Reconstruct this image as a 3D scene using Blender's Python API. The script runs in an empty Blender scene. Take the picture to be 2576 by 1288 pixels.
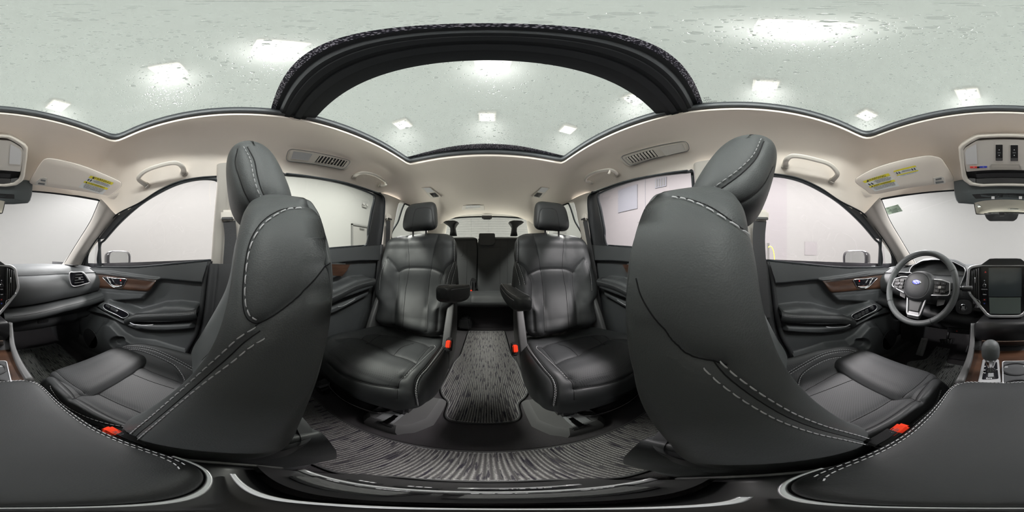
import bpy, bmesh, math, random
import numpy as np
from mathutils import Vector, Matrix
from mathutils.bvhtree import BVHTree
random.seed(7); np.random.seed(7)
PI = math.pi
scene = bpy.context.scene
# ---------------------------------------------------------------- camera, world, lights, exposure
CX, CZ, C0 = -.016, .80, 1228.0          # eye of the 360 degree camera: x, z; C0 = picture column that looks straight back
cam = bpy.data.cameras.new('camera'); cam.type = 'PANO'
cam.panorama_type = 'EQUIRECTANGULAR'
cam.clip_start = .005; cam.clip_end = 60
camo = bpy.data.objects.new('camera', cam); scene.collection.objects.link(camo)
camo.location = (CX, 0, CZ)
camo.rotation_euler = (PI/2, 0, PI-(1288-C0)/2576*2*PI)
scene.camera = camo
world = bpy.data.worlds.new('world'); scene.world = world; world.use_nodes = True
world.node_tree.nodes['Background'].inputs[0].default_value = (.9, .95, 1, 1)
world.node_tree.nodes['Background'].inputs[1].default_value = .3
vs = scene.view_settings
scene.display_settings.display_device = 'sRGB'
vs.view_transform = 'Standard'; vs.look = 'None'; vs.gamma = 1; vs.use_curve_mapping = False
vs.exposure = -1.03
scene.cycles.max_bounces = 10; scene.cycles.diffuse_bounces = 6; scene.cycles.transparent_max_bounces = 16
scene.cycles.glossy_bounces = 4; scene.cycles.sample_clamp_indirect = 6
BOOTH = dict(x0=-5.6, x1=5.6, y0=-7.5, y1=7.5, z0=-.55, z1=4.6)
LAMPS = []          # (x, y, z, power) ceiling lamps of the hall, found from where they glow through the roof glass
def ray(px, py):
    t = (px-C0)/2576*2*PI; e = (644-py)/1288*PI
    return Vector((-math.sin(t)*math.cos(e), -math.cos(t)*math.cos(e), math.sin(e)))
def P(px, py, x=None, y=None, z=None, d=None, pl=None):
    v = ray(px, py)
    if pl is not None:
        n = Vector(pl[0]); k = (pl[1]-n.dot(Vector((CX, 0, CZ))))/n.dot(v)
    elif x is not None: k = (x-CX)/v.x
    elif y is not None: k = y/v.y
    elif z is not None: k = (z-CZ)/v.z
    else: k = d
    return (CX+v.x*k, v.y*k, CZ+v.z*k)
def area(name, loc, size, power, col=(1, 1, 1), rot=(0, 0, 0), spread=PI):
    l = bpy.data.lights.new(name, 'AREA'); l.shape = 'RECTANGLE'; l.size, l.size_y = size; l.energy = power; l.color = col
    o = bpy.data.objects.new(name, l); scene.collection.objects.link(o); o.location = loc; o.rotation_euler = rot
    return o
LAMP_PX = [(145, 268, 1), (425, 178, 1), (1013, 315, 1), (1226, 296, 1), (1428, 328, 1), (1240, 158, 1), (1600, 250, 1),
           (1925, 218, 1), (2180, 292, 1), (2435, 238, 1), (2010, 70, 1), (700, 120, 1)]
LAMP_POWER = 1.0; LANE = 1500
for a, b, k in LAMP_PX:
    p = P(a, b, z=BOOTH['z1']-.12); LAMPS.append(p)
    area('hall_lamp_light', (p[0], p[1], BOOTH['z1']-.18), (.26, .26), LAMP_POWER*k, (1, .99, .97))
# added lights beside the car, bounced off the pale floor to brighten the head lining
for sx in (-1, 1):
    for yy in (-4.5, -1.5, 1.5, 4.5):
        area('added_floor_light', (sx*3.45, yy, 4.45), (.6, 2.2), LANE, (1, .985, .97), (0, 0, 0), math.radians(50))
# ---------------------------------------------------------------- materials
MAT = {}
def newmat(name):
    m = bpy.data.materials.new(name); m.use_nodes = True; MAT[name] = m
    return m, m.node_tree.nodes, m.node_tree.links, m.node_tree.nodes['Principled BSDF']
def rgb(*c):
    c = c if len(c) == 3 else c*3
    return (c[0], c[1], c[2], 1)
def mat(name, col, rough=.5, metal=0, spec=.5, bump=0, scale=400, detail=2, coat=0, sheen=0, emit=None, alpha=None, colvar=0, bdist=.001):
    m, N, L, b = newmat(name)
    b.inputs['Base Color'].default_value = rgb(*col) if not isinstance(col, float) else rgb(col)
    b.inputs['Roughness'].default_value = rough; b.inputs['Metallic'].default_value = metal
    b.inputs['Specular IOR Level'].default_value = spec
    b.inputs['Coat Weight'].default_value = coat; b.inputs['Coat Roughness'].default_value = .08
    b.inputs['Sheen Weight'].default_value = sheen; b.inputs['Sheen Roughness'].default_value = .5
    if emit:
        b.inputs['Emission Color'].default_value = rgb(*emit[0]); b.inputs['Emission Strength'].default_value = emit[1]
    if bump or colvar:
        tc = N.new('ShaderNodeTexCoord'); n = N.new('ShaderNodeTexNoise'); n.inputs['Scale'].default_value = scale; n.inputs['Detail'].default_value = detail
        L.new(tc.outputs['Object'], n.inputs['Vector'])
        if bump:
            bp = N.new('ShaderNodeBump'); bp.inputs['Strength'].default_value = bump; bp.inputs['Distance'].default_value = bdist
            L.new(n.outputs['Fac'], bp.inputs['Height']); L.new(bp.outputs['Normal'], b.inputs['Normal'])
        if colvar:
            mx = N.new('ShaderNodeMix'); mx.data_type = 'RGBA'
            mx.inputs['A'].default_value = rgb(*[c*(1-colvar) for c in col]); mx.inputs['B'].default_value = rgb(*[min(1, c*(1+colvar)) for c in col])
            L.new(n.outputs['Fac'], mx.inputs['Factor']); L.new(mx.outputs['Result'], b.inputs['Base Color'])
    return m
def leather(name, col, rough=.42, perf=False, grain=700, gb=.25):
    m, N, L, b = newmat(name)
    b.inputs['Base Color'].default_value = rgb(*col); b.inputs['Roughness'].default_value = rough; b.inputs['Specular IOR Level'].default_value = .25
    tc = N.new('ShaderNodeTexCoord')
    v = N.new('ShaderNodeTexVoronoi'); v.inputs['Scale'].default_value = grain; v.feature = 'F1'
    n = N.new('ShaderNodeTexNoise'); n.inputs['Scale'].default_value = 14; n.inputs['Detail'].default_value = 3
    L.new(tc.outputs['Object'], v.inputs['Vector']); L.new(tc.outputs['Object'], n.inputs['Vector'])
    b1 = N.new('ShaderNodeBump'); b1.inputs['Strength'].default_value = gb; b1.inputs['Distance'].default_value = .0006
    L.new(v.outputs['Distance'], b1.inputs['Height'])
    b2 = N.new('ShaderNodeBump'); b2.inputs['Strength'].default_value = .25; b2.inputs['Distance'].default_value = .004
    L.new(n.outputs['Fac'], b2.inputs['Height']); L.new(b1.outputs['Normal'], b2.inputs['Normal'])
    last = b2
    if perf:
        sc = N.new('ShaderNodeVectorMath'); sc.operation = 'SCALE'; sc.inputs['Scale'].default_value = 190
        L.new(tc.outputs['Object'], sc.inputs[0])
        sp = N.new('ShaderNodeSeparateXYZ'); L.new(sc.outputs[0], sp.inputs[0])
        outs = []
        def M(op, a, bb=None):
            q = N.new('ShaderNodeMath'); q.operation = op
            for i, s in enumerate((a, bb)):
                if s is None: continue
                if isinstance(s, (int, float)): q.inputs[i].default_value = s
                else: L.new(s, q.inputs[i])
            return q.outputs[0]
        second = M('ADD', sp.outputs['Y'], sp.outputs['Z'])
        u = M('ADD', sp.outputs['X'], second); w = M('SUBTRACT', sp.outputs['X'], second)
        du = M('SUBTRACT', M('FRACT', M('MULTIPLY', u, .7)), .5); dw = M('SUBTRACT', M('FRACT', M('MULTIPLY', w, .7)), .5)
        r2 = M('ADD', M('MULTIPLY', du, du), M('MULTIPLY', dw, dw))
        hole = M('LESS_THAN', r2, .045)
        mx = N.new('ShaderNodeMix'); mx.data_type = 'RGBA'; mx.inputs['A'].default_value = rgb(*col); mx.inputs['B'].default_value = rgb(*[c*.45 for c in col])
        L.new(hole, mx.inputs['Factor']); L.new(mx.outputs['Result'], b.inputs['Base Color'])
    L.new(last.outputs['Normal'], b.inputs['Normal'])
    return m
LC = (.028, .0295, .0305)
leather('leather', LC, .5)
leather('leather_perforated', (.027, .0285, .030), .6, True)
leather('leather_smooth', (.074, .079, .080), .5, False, 500, .35)
mat('stitch', (.42, .42, .43), .7)
mat('seam', (.004, .004, .005), .9)
mat('soft_plastic', (.044, .047, .049), .55, bump=.3, scale=900)
mat('hard_plastic', (.030, .031, .033), .5, bump=.25, scale=700)
mat('hard_plastic_light', (.075, .075, .076), .5, bump=.25, scale=700)
mat('black_plastic', (.012, .012, .013), .4)
mat('gloss_black', (.006, .006, .008), .16, coat=.3)
mat('grey_plastic', (.16, .165, .17), .5)
mat('headliner', (.88, .805, .73), .95, bump=.5, scale=1400, colvar=.04, spec=.2)
mat('beige_plastic', (.66, .62, .565), .6, bump=.15, scale=700)
mat('beige_plastic_light', (.66, .63, .59), .5)
mat('chrome', (.75, .75, .77), .12, 1)
mat('satin_silver', (.66, .66, .68), .34, .75)
mat('dark_chrome', (.12, .115, .12), .22, 1)
mat('rubber', (.012, .014, .016), .75, spec=.2); mat('display_dark', (.02, .022, .024), .6, spec=.2); mat('brushed_metal', (.38, .38, .39), .45, .4)
mat('rubber_grey', (.05, .055, .06), .5)
mat('carpet', (.05, .047, .05), 1, bump=.9, scale=900, detail=4, spec=.1, colvar=.3, bdist=.004)
mat('buckle_red', (.85, .05, .012), .4)
mat('webbing', (.035, .035, .037), .8, bump=.5, scale=900)
mat('mirror', (.82, .84, .84), .02, 1)
mat('yellow_print', (.82, .72, .06), .6)
mat('white_print', (.82, .83, .82), .6)
mat('ink', (.02, .02, .03), .6)
mat('grey_print', (.25, .26, .28), .6)
mat('blue_print', (.03, .05, .45), .5)
mat('icon_white', (.75, .75, .77), .5, emit=((.8, .8, .85), .15))
mat('icon_red', (.7, .05, .04), .5)
mat('icon_blue', (.05, .1, .55), .5)
mat('emblem_blue', (.02, .03, .35), .15, .3, coat=.8)
mat('lamp_lens', (.75, .75, .76), .25)
mat('lamp_lens_grey', (.42, .42, .43), .4)
mat('booth_wall', (.100, .099, .096), .85)
mat('booth_wall_pink', (.094, .089, .0905), .85)
mat('booth_ceiling', (.20, .216, .208), .9)
mat('booth_floor', (.84, .83, .81), .6)
mat('booth_grey', (.072, .074, .084), .8); mat('hall_steel', (.080, .078, .074), .7); mat('hall_dark', (.045, .045, .043), .7); mat('hall_pale', (.115, .113, .108), .7)
mat('pillar', (.39, .365, .335), .65, bump=.15, scale=700)
mat('paint', (.05, .05, .055), .3, .2, coat=1)
mat('frit', (.02, .02, .03), .5)
mat('bulb', (1, 1, 1), .5, emit=((1, .99, .97), 3))
def noise_streak(name, base, hi, dark):
    """woven ribbed mat: pale rows of thread running lengthwise with random dark dashes"""
    m, N, L, b = newmat(name)
    b.inputs['Roughness'].default_value = 1; b.inputs['Specular IOR Level'].default_value = .1
    tc = N.new('ShaderNodeTexCoord'); sp = N.new('ShaderNodeSeparateXYZ'); L.new(tc.outputs['Object'], sp.inputs[0])
    def M(op, a, bb=None, cc=None):
        q = N.new('ShaderNodeMath'); q.operation = op
        for i, s_ in enumerate((a, bb, cc)):
            if s_ is None: continue
            if isinstance(s_, (int, float)): q.inputs[i].default_value = s_
            else: L.new(s_, q.inputs[i])
        return q.outputs[0]
    def noise(scale, detail=2):
        mp = N.new('ShaderNodeMapping'); mp.inputs['Scale'].default_value = scale; L.new(tc.outputs['Object'], mp.inputs[0])
        n = N.new('ShaderNodeTexNoise'); n.inputs['Scale'].default_value = 1; n.inputs['Detail'].default_value = detail; L.new(mp.outputs[0], n.inputs['Vector']); return n.outputs['Fac']
    wob = noise((160, 160, 1), 1)
    ph = M('ADD', M('MULTIPLY', sp.outputs['X'], 2*PI/.0085), M('MULTIPLY', wob, 1.4))
    rib = M('MULTIPLY_ADD', M('SINE', ph), .5, .5)
    grain = noise((330, 330, 1), 1); dashn = noise((150, 14, 1), 2); patch = noise((95, 9, 1), 2)
    dk = N.new('ShaderNodeMapRange'); dk.inputs['From Min'].default_value = .55; dk.inputs['From Max'].default_value = .62; L.new(dashn, dk.inputs[0])
    r1 = N.new('ShaderNodeMix'); r1.data_type = 'RGBA'; r1.inputs['A'].default_value = rgb(*base); r1.inputs['B'].default_value = rgb(*hi)
    f = M('MULTIPLY', M('POWER', rib, 1.6), M('MULTIPLY_ADD', grain, 2.2, -.25)); cl = N.new('ShaderNodeClamp'); L.new(f, cl.inputs[0]); L.new(cl.outputs[0], r1.inputs['Factor'])
    r2 = N.new('ShaderNodeMix'); r2.data_type = 'RGBA'; L.new(r1.outputs['Result'], r2.inputs['A']); r2.inputs['B'].default_value = rgb(*dark)
    L.new(M('MULTIPLY', dk.outputs[0], .85), r2.inputs['Factor']); L.new(r2.outputs['Result'], b.inputs['Base Color'])
    bp = N.new('ShaderNodeBump'); bp.inputs['Strength'].default_value = .8; bp.inputs['Distance'].default_value = .002
    L.new(f, bp.inputs['Height']); L.new(bp.outputs['Normal'], b.inputs['Normal'])
noise_streak('mat_weave', (.045, .043, .044), (.19, .185, .182), (.014, .012, .019))
noise_streak('mat_weave_lifted', (.10, .105, .102), (.32, .33, .32), (.014, .014, .016))  # weave made paler to stand in for light missing in the footwells
def wood():
    m, N, L, b = newmat('wood')
    b.inputs['Roughness'].default_value = .35; b.inputs['Coat Weight'].default_value = .3
    tc = N.new('ShaderNodeTexCoord'); mp = N.new('ShaderNodeMapping'); mp.inputs['Scale'].default_value = (6, 9, 90)
    n = N.new('ShaderNodeTexNoise'); n.inputs['Scale'].default_value = 1.2; n.inputs['Detail'].default_value = 5
    L.new(tc.outputs['Object'], mp.inputs[0]); L.new(mp.outputs[0], n.inputs['Vector'])
    r = N.new('ShaderNodeValToRGB'); e = r.color_ramp.elements
    e[0].position = .3; e[0].color = rgb(.02, .008, .004); e[1].position = .7; e[1].color = rgb(.058, .028, .016)
    L.new(n.outputs['Fac'], r.inputs[0]); L.new(r.outputs[0], b.inputs['Base Color'])
wood()
def glass(name, tint, refl=.06, wet=0, blur=0):
    m = bpy.data.materials.new(name); m.use_nodes = True; MAT[name] = m
    N, L = m.node_tree.nodes, m.node_tree.links; N.clear()
    out = N.new('ShaderNodeOutputMaterial'); t = N.new('ShaderNodeBsdfTransparent'); t.inputs[0].default_value = rgb(*tint)
    g = N.new('ShaderNodeBsdfGlossy'); g.inputs['Roughness'].default_value = .02
    mx = N.new('ShaderNodeMixShader'); fr = N.new('ShaderNodeLayerWeight'); fr.inputs[0].default_value = .12
    mul = N.new('ShaderNodeMath'); mul.operation = 'MULTIPLY_ADD'; mul.inputs[1].default_value = .35; mul.inputs[2].default_value = refl*.4
    L.new(fr.outputs['Fresnel'], mul.inputs[0]); L.new(mul.outputs[0], mx.inputs[0]); L.new(t.outputs[0], mx.inputs[1]); L.new(g.outputs[0], mx.inputs[2])
    last = mx
    if blur:
        rf = N.new('ShaderNodeBsdfRefraction'); rf.inputs['IOR'].default_value = 1.16; rf.inputs['Roughness'].default_value = .7; rf.inputs[0].default_value = rgb(*tint)
        m2 = N.new('ShaderNodeMixShader'); m2.inputs[0].default_value = blur
        L.new(last.outputs[0], m2.inputs[1]); L.new(rf.outputs[0], m2.inputs[2]); last = m2
    if wet:
        # beads and short runs of water: small lenses that bend what is seen through them
        tc = N.new('ShaderNodeTexCoord'); hs = []
        for sc, thr, seed in ((120, .30, 0), (62, .27, 5), (210, .33, 9)):
            mp = N.new('ShaderNodeMapping'); mp.inputs['Location'].default_value = (seed, seed*2, 0); L.new(tc.outputs['Object'], mp.inputs[0])
            nz = N.new('ShaderNodeTexNoise'); nz.inputs['Scale'].default_value = sc*.6; L.new(mp.outputs[0], nz.inputs['Vector'])
            ad = N.new('ShaderNodeMix'); ad.data_type = 'VECTOR'; ad.inputs['Factor'].default_value = .012*95/sc*.5
            L.new(mp.outputs[0], ad.inputs['A']); L.new(nz.outputs['Color'], ad.inputs['B'])
            v = N.new('ShaderNodeTexVoronoi'); v.inputs['Scale'].default_value = sc; L.new(ad.outputs['Result'], v.inputs['Vector'])
            big = N.new('ShaderNodeTexNoise'); big.inputs['Scale'].default_value = 2.6; L.new(mp.outputs[0], big.inputs['Vector'])
            # radius of each bead from its cell colour and the patchiness of the spray
            sep = N.new('ShaderNodeSeparateColor'); L.new(v.outputs['Color'], sep.inputs[0])
            a = N.new('ShaderNodeMath'); a.operation = 'MULTIPLY'; L.new(sep.outputs[0], a.inputs[0]); L.new(sep.outputs[1], a.inputs[1])
            b_ = N.new('ShaderNodeMath'); b_.operation = 'MULTIPLY'; L.new(a.outputs[0], b_.inputs[0]); L.new(big.outputs['Fac'], b_.inputs[1])
            c = N.new('ShaderNodeMath'); c.operation = 'MULTIPLY'; L.new(b_.outputs[0], c.inputs[0]); c.inputs[1].default_value = .92
            d = N.new('ShaderNodeMath'); d.operation = 'SUBTRACT'; L.new(c.outputs[0], d.inputs[0]); L.new(v.outputs['Distance'], d.inputs[1])
            e = N.new('ShaderNodeMath'); e.operation = 'MAXIMUM'; L.new(d.outputs[0], e.inputs[0]); e.inputs[1].default_value = 0
            f = N.new('ShaderNodeMath'); f.operation = 'POWER'; L.new(e.outputs[0], f.inputs[0]); f.inputs[1].default_value = .5
            s = N.new('ShaderNodeMath'); s.operation = 'DIVIDE'; L.new(f.outputs[0], s.inputs[0]); s.inputs[1].default_value = sc*9
            hs.append((s, e))
        h = hs[0][0]; msk = hs[0][1]
        for s, e in hs[1:]:
            q = N.new('ShaderNodeMath'); q.operation = 'MAXIMUM'; L.new(h.outputs[0], q.inputs[0]); L.new(s.outputs[0], q.inputs[1]); h = q
            q = N.new('ShaderNodeMath'); q.operation = 'MAXIMUM'; L.new(msk.outputs[0], q.inputs[0]); L.new(e.outputs[0], q.inputs[1]); msk = q
        bp = N.new('ShaderNodeBump'); bp.inputs['Strength'].default_value = 1; bp.inputs['Distance'].default_value = 1.0; L.new(h.outputs[0], bp.inputs['Height'])
        rf = N.new('ShaderNodeBsdfRefraction'); rf.inputs['IOR'].default_value = 1.33; rf.inputs['Roughness'].default_value = 0; rf.inputs[0].default_value = rgb(*tint)
        gl = N.new('ShaderNodeBsdfGlossy'); gl.inputs['Roughness'].default_value = .05
        L.new(bp.outputs[0], rf.inputs['Normal']); L.new(bp.outputs[0], gl.inputs['Normal'])
        mg = N.new('ShaderNodeMixShader'); mg.inputs[0].default_value = .06; L.new(rf.outputs[0], mg.inputs[1]); L.new(gl.outputs[0], mg.inputs[2])
        on = N.new('ShaderNodeMath'); on.operation = 'GREATER_THAN'; L.new(msk.outputs[0], on.inputs[0]); on.inputs[1].default_value = .0001
        m3 = N.new('ShaderNodeMixShader'); L.new(on.outputs[0], m3.inputs[0]); L.new(last.outputs[0], m3.inputs[1]); L.new(mg.outputs[0], m3.inputs[2]); last = m3
    L.new(last.outputs[0], out.inputs[0])
mat('frit_dots', (.02, .02, .03), .5)
def frit():
    m = MAT['frit_dots']; N, L = m.node_tree.nodes, m.node_tree.links; b = N['Principled BSDF']
    tc = N.new('ShaderNodeTexCoord'); v = N.new('ShaderNodeTexVoronoi'); v.inputs['Scale'].default_value = 260; L.new(tc.outputs['Object'], v.inputs['Vector'])
    r = N.new('ShaderNodeValToRGB'); r.color_ramp.elements[0].position = .26; r.color_ramp.elements[0].color = rgb(.9, .9, 1); r.color_ramp.elements[1].position = .42; r.color_ramp.elements[1].color = rgb(.02, .02, .035)
    L.new(v.outputs['Distance'], r.inputs[0]); L.new(r.outputs[0], b.inputs['Base Color'])
frit()
glass('glass_clear', (.91, .915, .93)); glass('glass_side', (.80, .785, .785)); glass('glass_pink', (.86, .83, .845)); glass('glass_privacy', (.80, .83, .77))
glass('glass_roof', (.86, .90, .88), wet=1, blur=.5)
# ---------------------------------------------------------------- helpers
M0 = [Matrix.Identity(4)]
ORG = {}
def setm(m=None): M0[0] = m if m is not None else Matrix.Identity(4)
def flipx(dx=0, dy=0): return Matrix.Translation((dx, dy, 0)) @ Matrix.Diagonal((-1, 1, 1, 1))
def worg(o): return Vector(ORG.get(o.name, (0, 0, 0))) if o else Vector((0, 0, 0))
def thing(name, label, cat, loc=(0, 0, 0), group=None, kind=None):
    o = bpy.data.objects.new(name, None); scene.collection.objects.link(o); o.empty_display_size = .05
    w = M0[0] @ Vector(loc); o.location = w; ORG[o.name] = tuple(w)
    if kind: o['kind'] = kind
    o['label'] = label; o['category'] = cat
    if group: o['group'] = group
    return o
def tag(o, label=None, cat=None, group=None, kind=None):
    if label: o['label'] = label
    if cat: o['category'] = cat
    if group: o['group'] = group
    if kind: o['kind'] = kind
    return o
def mesh(name, V, F, m, parent=None, smooth=True, sharp=None, mats=None, fmat=None):
    V = np.asarray(V, dtype=float).reshape(-1, 3)
    T = np.array(M0[0]); W = V @ T[:3, :3].T + T[:3, 3]
    if M0[0].determinant() < 0: F = [tuple(reversed(f)) for f in F]
    org = np.array(worg(parent)) if parent else W.mean(0)
    me = bpy.data.meshes.new(name); me.from_pydata((W-org).tolist(), [], [tuple(int(i) for i in f) for f in F]); me.validate(); me.update()
    for q in (mats or [m]): me.materials.append(MAT[q] if isinstance(q, str) else q)
    if fmat is not None:
        for p_, i_ in zip(me.polygons, fmat): p_.material_index = int(i_)
    if smooth: me.polygons.foreach_set('use_smooth', [True]*len(me.polygons))
    o = bpy.data.objects.new(name, me); scene.collection.objects.link(o)
    if parent: o.parent = parent; ORG[o.name] = tuple(org)
    else: o.location = org; ORG[o.name] = tuple(org)
    if smooth and sharp:
        bm = bmesh.new(); bm.from_mesh(me)
        for e in bm.edges:
            if len(e.link_faces) == 2 and e.calc_face_angle(0) > math.radians(sharp): e.smooth = False
        bm.to_mesh(me); bm.free()
    return o
def cr(pts, n, closed=False, dense=None):
    """Catmull-Rom through points, n samples evenly by arc length"""
    A = np.asarray(pts, float); k = len(A)
    if k == 2: return A[0]+(A[1]-A[0])*np.linspace(0, 1, n)[:, None]
    idx = lambda i: A[i % k] if closed else (A[i] if 0 <= i < k else (2*A[0]-A[1] if i < 0 else 2*A[-1]-A[-2]))
    out = []
    for i in range(k if closed else k-1):
        p0, p1, p2, p3 = idx(i-1), idx(i), idx(i+1), idx(i+2)
        t = np.linspace(0, 1, 14, endpoint=False)[:, None]
        out.append(.5*((2*p1)+(-p0+p2)*t+(2*p0-5*p1+4*p2-p3)*t*t+(-p0+3*p1-3*p2+p3)*t**3))
    out = np.vstack(out+[A[:1] if closed else A[-1:]])
    return even(out, n, closed)
def even(out, n, closed=False):
    out = np.asarray(out, float)
    s = np.r_[0, np.cumsum(np.linalg.norm(np.diff(out, axis=0), axis=1))]
    t = np.linspace(0, s[-1], n+1)[:-1] if closed else np.linspace(0, s[-1], n)
    return np.stack([np.interp(t, s, out[:, j]) for j in range(out.shape[1])], 1)
def it(x, xs, ys):
    """smooth interpolation of a table (monotone parameter)"""
    xs = np.asarray(xs, float); ys = np.asarray(ys, float); x = np.asarray(x, float)
    m = np.gradient(ys, xs)
    i = np.clip(np.searchsorted(xs, x)-1, 0, len(xs)-2); h = xs[i+1]-xs[i]; t = np.clip((x-xs[i])/h, 0, 1)
    return (2*t**3-3*t**2+1)*ys[i]+(t**3-2*t**2+t)*h*m[i]+(-2*t**3+3*t**2)*ys[i+1]+(t**3-t**2)*h*m[i+1]
def gridfaces(nu, nv, cu=False, cv=False, flip=False):
    F = []
    for i in range(nu if cu else nu-1):
        for j in range(nv if cv else nv-1):
            a, b, c, d = i*nv+j, i*nv+(j+1) % nv, ((i+1) % nu)*nv+(j+1) % nv, ((i+1) % nu)*nv+j
            F.append((a, d, c, b) if flip else (a, b, c, d))
    return F
def resurf(rows, nu, nv, cu=False, cv=False):
    R = [cr(r, nv, cv) for r in rows]; R = np.array(R)
    return np.stack([cr(R[:, j], nu, cu) for j in range(nv)], 1)
def sheet(name, rows, m, parent=None, nu=20, nv=20, thick=0, dirv=None, flip=False, smooth=True, lin=False, sharp=None, cv=False):
    """smooth sheet through rows of points; thick gives it a back (extruded along dirv)"""
    G = resurf(rows, nu, nv, False, cv) if not lin else np.array([even(r, nv, cv) for r in rows])
    nu, nv = G.shape[:2]
    V = G.reshape(-1, 3); F = gridfaces(nu, nv, False, cv, flip)
    if thick:
        dv = np.array(dirv, float)*thick; n = len(V); V = np.vstack([V, V+dv]); F2 = [tuple(reversed([i+n for i in f])) for f in F]
        loop = [j for j in range(nv)]+[i*nv+nv-1 for i in range(1, nu)]+[(nu-1)*nv+j for j in range(nv-2, -1, -1)]+[i*nv for i in range(nu-2, 0, -1)]
        side = [(loop[k], loop[(k+1) % len(loop)], loop[(k+1) % len(loop)]+n, loop[k]+n) for k in range(len(loop))]
        if not flip: side = [tuple(reversed(s)) for s in side]
        F = F+F2+side
    return mesh(name, V, F, m, parent, smooth, sharp)
def loft(name, loops, m, parent=None, cap=True, smooth=True, closed=False, flip=False, sharp=None):
    G = np.array(loops, float); nu, nv = G.shape[:2]; V = G.reshape(-1, 3); F = gridfaces(nu, nv, closed, True, flip)
    if cap and not closed:
        a = list(range(nv)); b = [(nu-1)*nv+j for j in range(nv)]
        F += [tuple(a) if flip else tuple(reversed(a)), tuple(reversed(b)) if flip else tuple(b)]
    return mesh(name, V, F, m, parent, smooth, sharp)
def frames(pts, up=None, closed=False):
    A = np.asarray(pts, float); n = len(A)
    T = (np.roll(A, -1, 0)-np.roll(A, 1, 0)) if closed else np.gradient(A, axis=0)
    T /= np.linalg.norm(T, axis=1)[:, None]+1e-12
    U = []
    if up is not None:
        up = np.asarray(up, float)
        for i in range(n):
            w = up if up.ndim == 1 else up[i]
            u = w-T[i]*np.dot(w, T[i]); U.append(u/(np.linalg.norm(u)+1e-12))
    else:
        u = np.cross(T[0], (0, 0, 1)); u = u if np.linalg.norm(u) > .1 else np.cross(T[0], (0, 1, 0)); u /= np.linalg.norm(u)
        for i in range(n):
            u = u-T[i]*np.dot(u, T[i]); u /= np.linalg.norm(u)+1e-12; U.append(u.copy())
    U = np.array(U); return A, T, U, np.cross(T, U)
def sweepV(pts, prof, up=None, closed=False, sc=None):
    A, T, U, B = frames(pts, up, closed); prof = np.asarray(prof, float)
    out = []
    for i in range(len(A)):
        k = 1 if sc is None else (sc if np.isscalar(sc) else sc[i])
        out.append(A[i]+k*(prof[:, :1]*B[i]+prof[:, 1:]*U[i]))
    return np.array(out)
def circ(r, n=10, ry=None): return [(r*math.cos(2*PI*i/n), (ry or r)*math.sin(2*PI*i/n)) for i in range(n)]
def rrect(w, h, r, n=4):
    out = []
    for cx, cy, a0 in ((w/2-r, h/2-r, 0), (-w/2+r, h/2-r, 90), (-w/2+r, -h/2+r, 180), (w/2-r, -h/2+r, 270)):
        for i in range(n+1):
            a = math.radians(a0+90*i/n); out.append((cx+r*math.cos(a), cy+r*math.sin(a)))
    return out
def sweep(name, pts, prof, m, parent=None, up=None, closed=False, sc=None, smooth=True, n=None, sharp=None):
    if n: pts = cr(pts, n, closed)
    G = sweepV(pts, prof, up, closed, sc)
    return loft(name, G, m, parent, True, smooth, closed, False, sharp)
def tube(name, pts, r, m, parent=None, n=None, seg=10, closed=False):
    if n: pts = cr(pts, n, closed)
    A = np.asarray(pts, float)
    return sweep(name, A, circ(1, seg), m, parent, None, closed, r if np.isscalar(r) else list(r))
def basis(ux, uy):
    ux = Vector(ux).normalized(); uy = Vector(uy); uy = (uy-ux*uy.dot(ux)).normalized(); return ux, uy, ux.cross(uy)
def plate(name, poly, o, ux, uy, t, m, parent=None, bev=.001, seg=2, smooth=True):
    """bevelled slab: 2D outline poly in plane (o,ux,uy), extruded by t along ux x uy (towards +normal)"""
    ux, uy, un = basis(ux, uy); o = Vector(o)
    bm = bmesh.new(); vs_ = [bm.verts.new(o+ux*a+uy*b) for a, b in poly]
    f = bm.faces.new(vs_); f.normal_update()
    if f.normal.dot(un) > 0: f.normal_flip()
    r = bmesh.ops.extrude_face_region(bm, geom=[f]); top = [g for g in r['geom'] if isinstance(g, bmesh.types.BMVert)]
    bmesh.ops.translate(bm, verts=top, vec=un*t); bmesh.ops.recalc_face_normals(bm, faces=bm.faces)
    if bev:
        ed = [e for e in bm.edges if all((v in top) for v in e.verts)]
        ed += [e for e in bm.edges if not all(v in top for v in e.verts) and any(v in top for v in e.verts) and e.calc_face_angle(0) > .5]
        bmesh.ops.bevel(bm, geom=ed, offset=bev, segments=seg, affect='EDGES', clamp_overlap=True)
    V = [v.co[:] for v in bm.verts]; F = [[v.index for v in f.verts] for f in bm.faces] if not bm.verts.index_update() else 0
    bm.free(); return mesh(name, V, F, m, parent, smooth, 35)
def rbox(name, c, size, m, parent=None, bev=.003, rot=None, seg=2, taper=None):
    bm = bmesh.new(); bmesh.ops.create_cube(bm, size=1)
    for v in bm.verts:
        v.co = Vector((v.co.x*size[0], v.co.y*size[1], v.co.z*size[2]))
        if taper and v.co.z > 0: v.co.x *= taper[0]; v.co.y *= taper[1]
    if bev: bmesh.ops.bevel(bm, geom=bm.edges[:], offset=bev, segments=seg, affect='EDGES', clamp_overlap=True)
    R = rot if rot is not None else Matrix.Identity(3)
    V = [(R @ v.co+Vector(c))[:] for v in bm.verts]; bm.verts.index_update(); F = [[v.index for v in f.verts] for f in bm.faces]
    bm.free(); return mesh(name, V, F, m, parent, True, 35)
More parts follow.
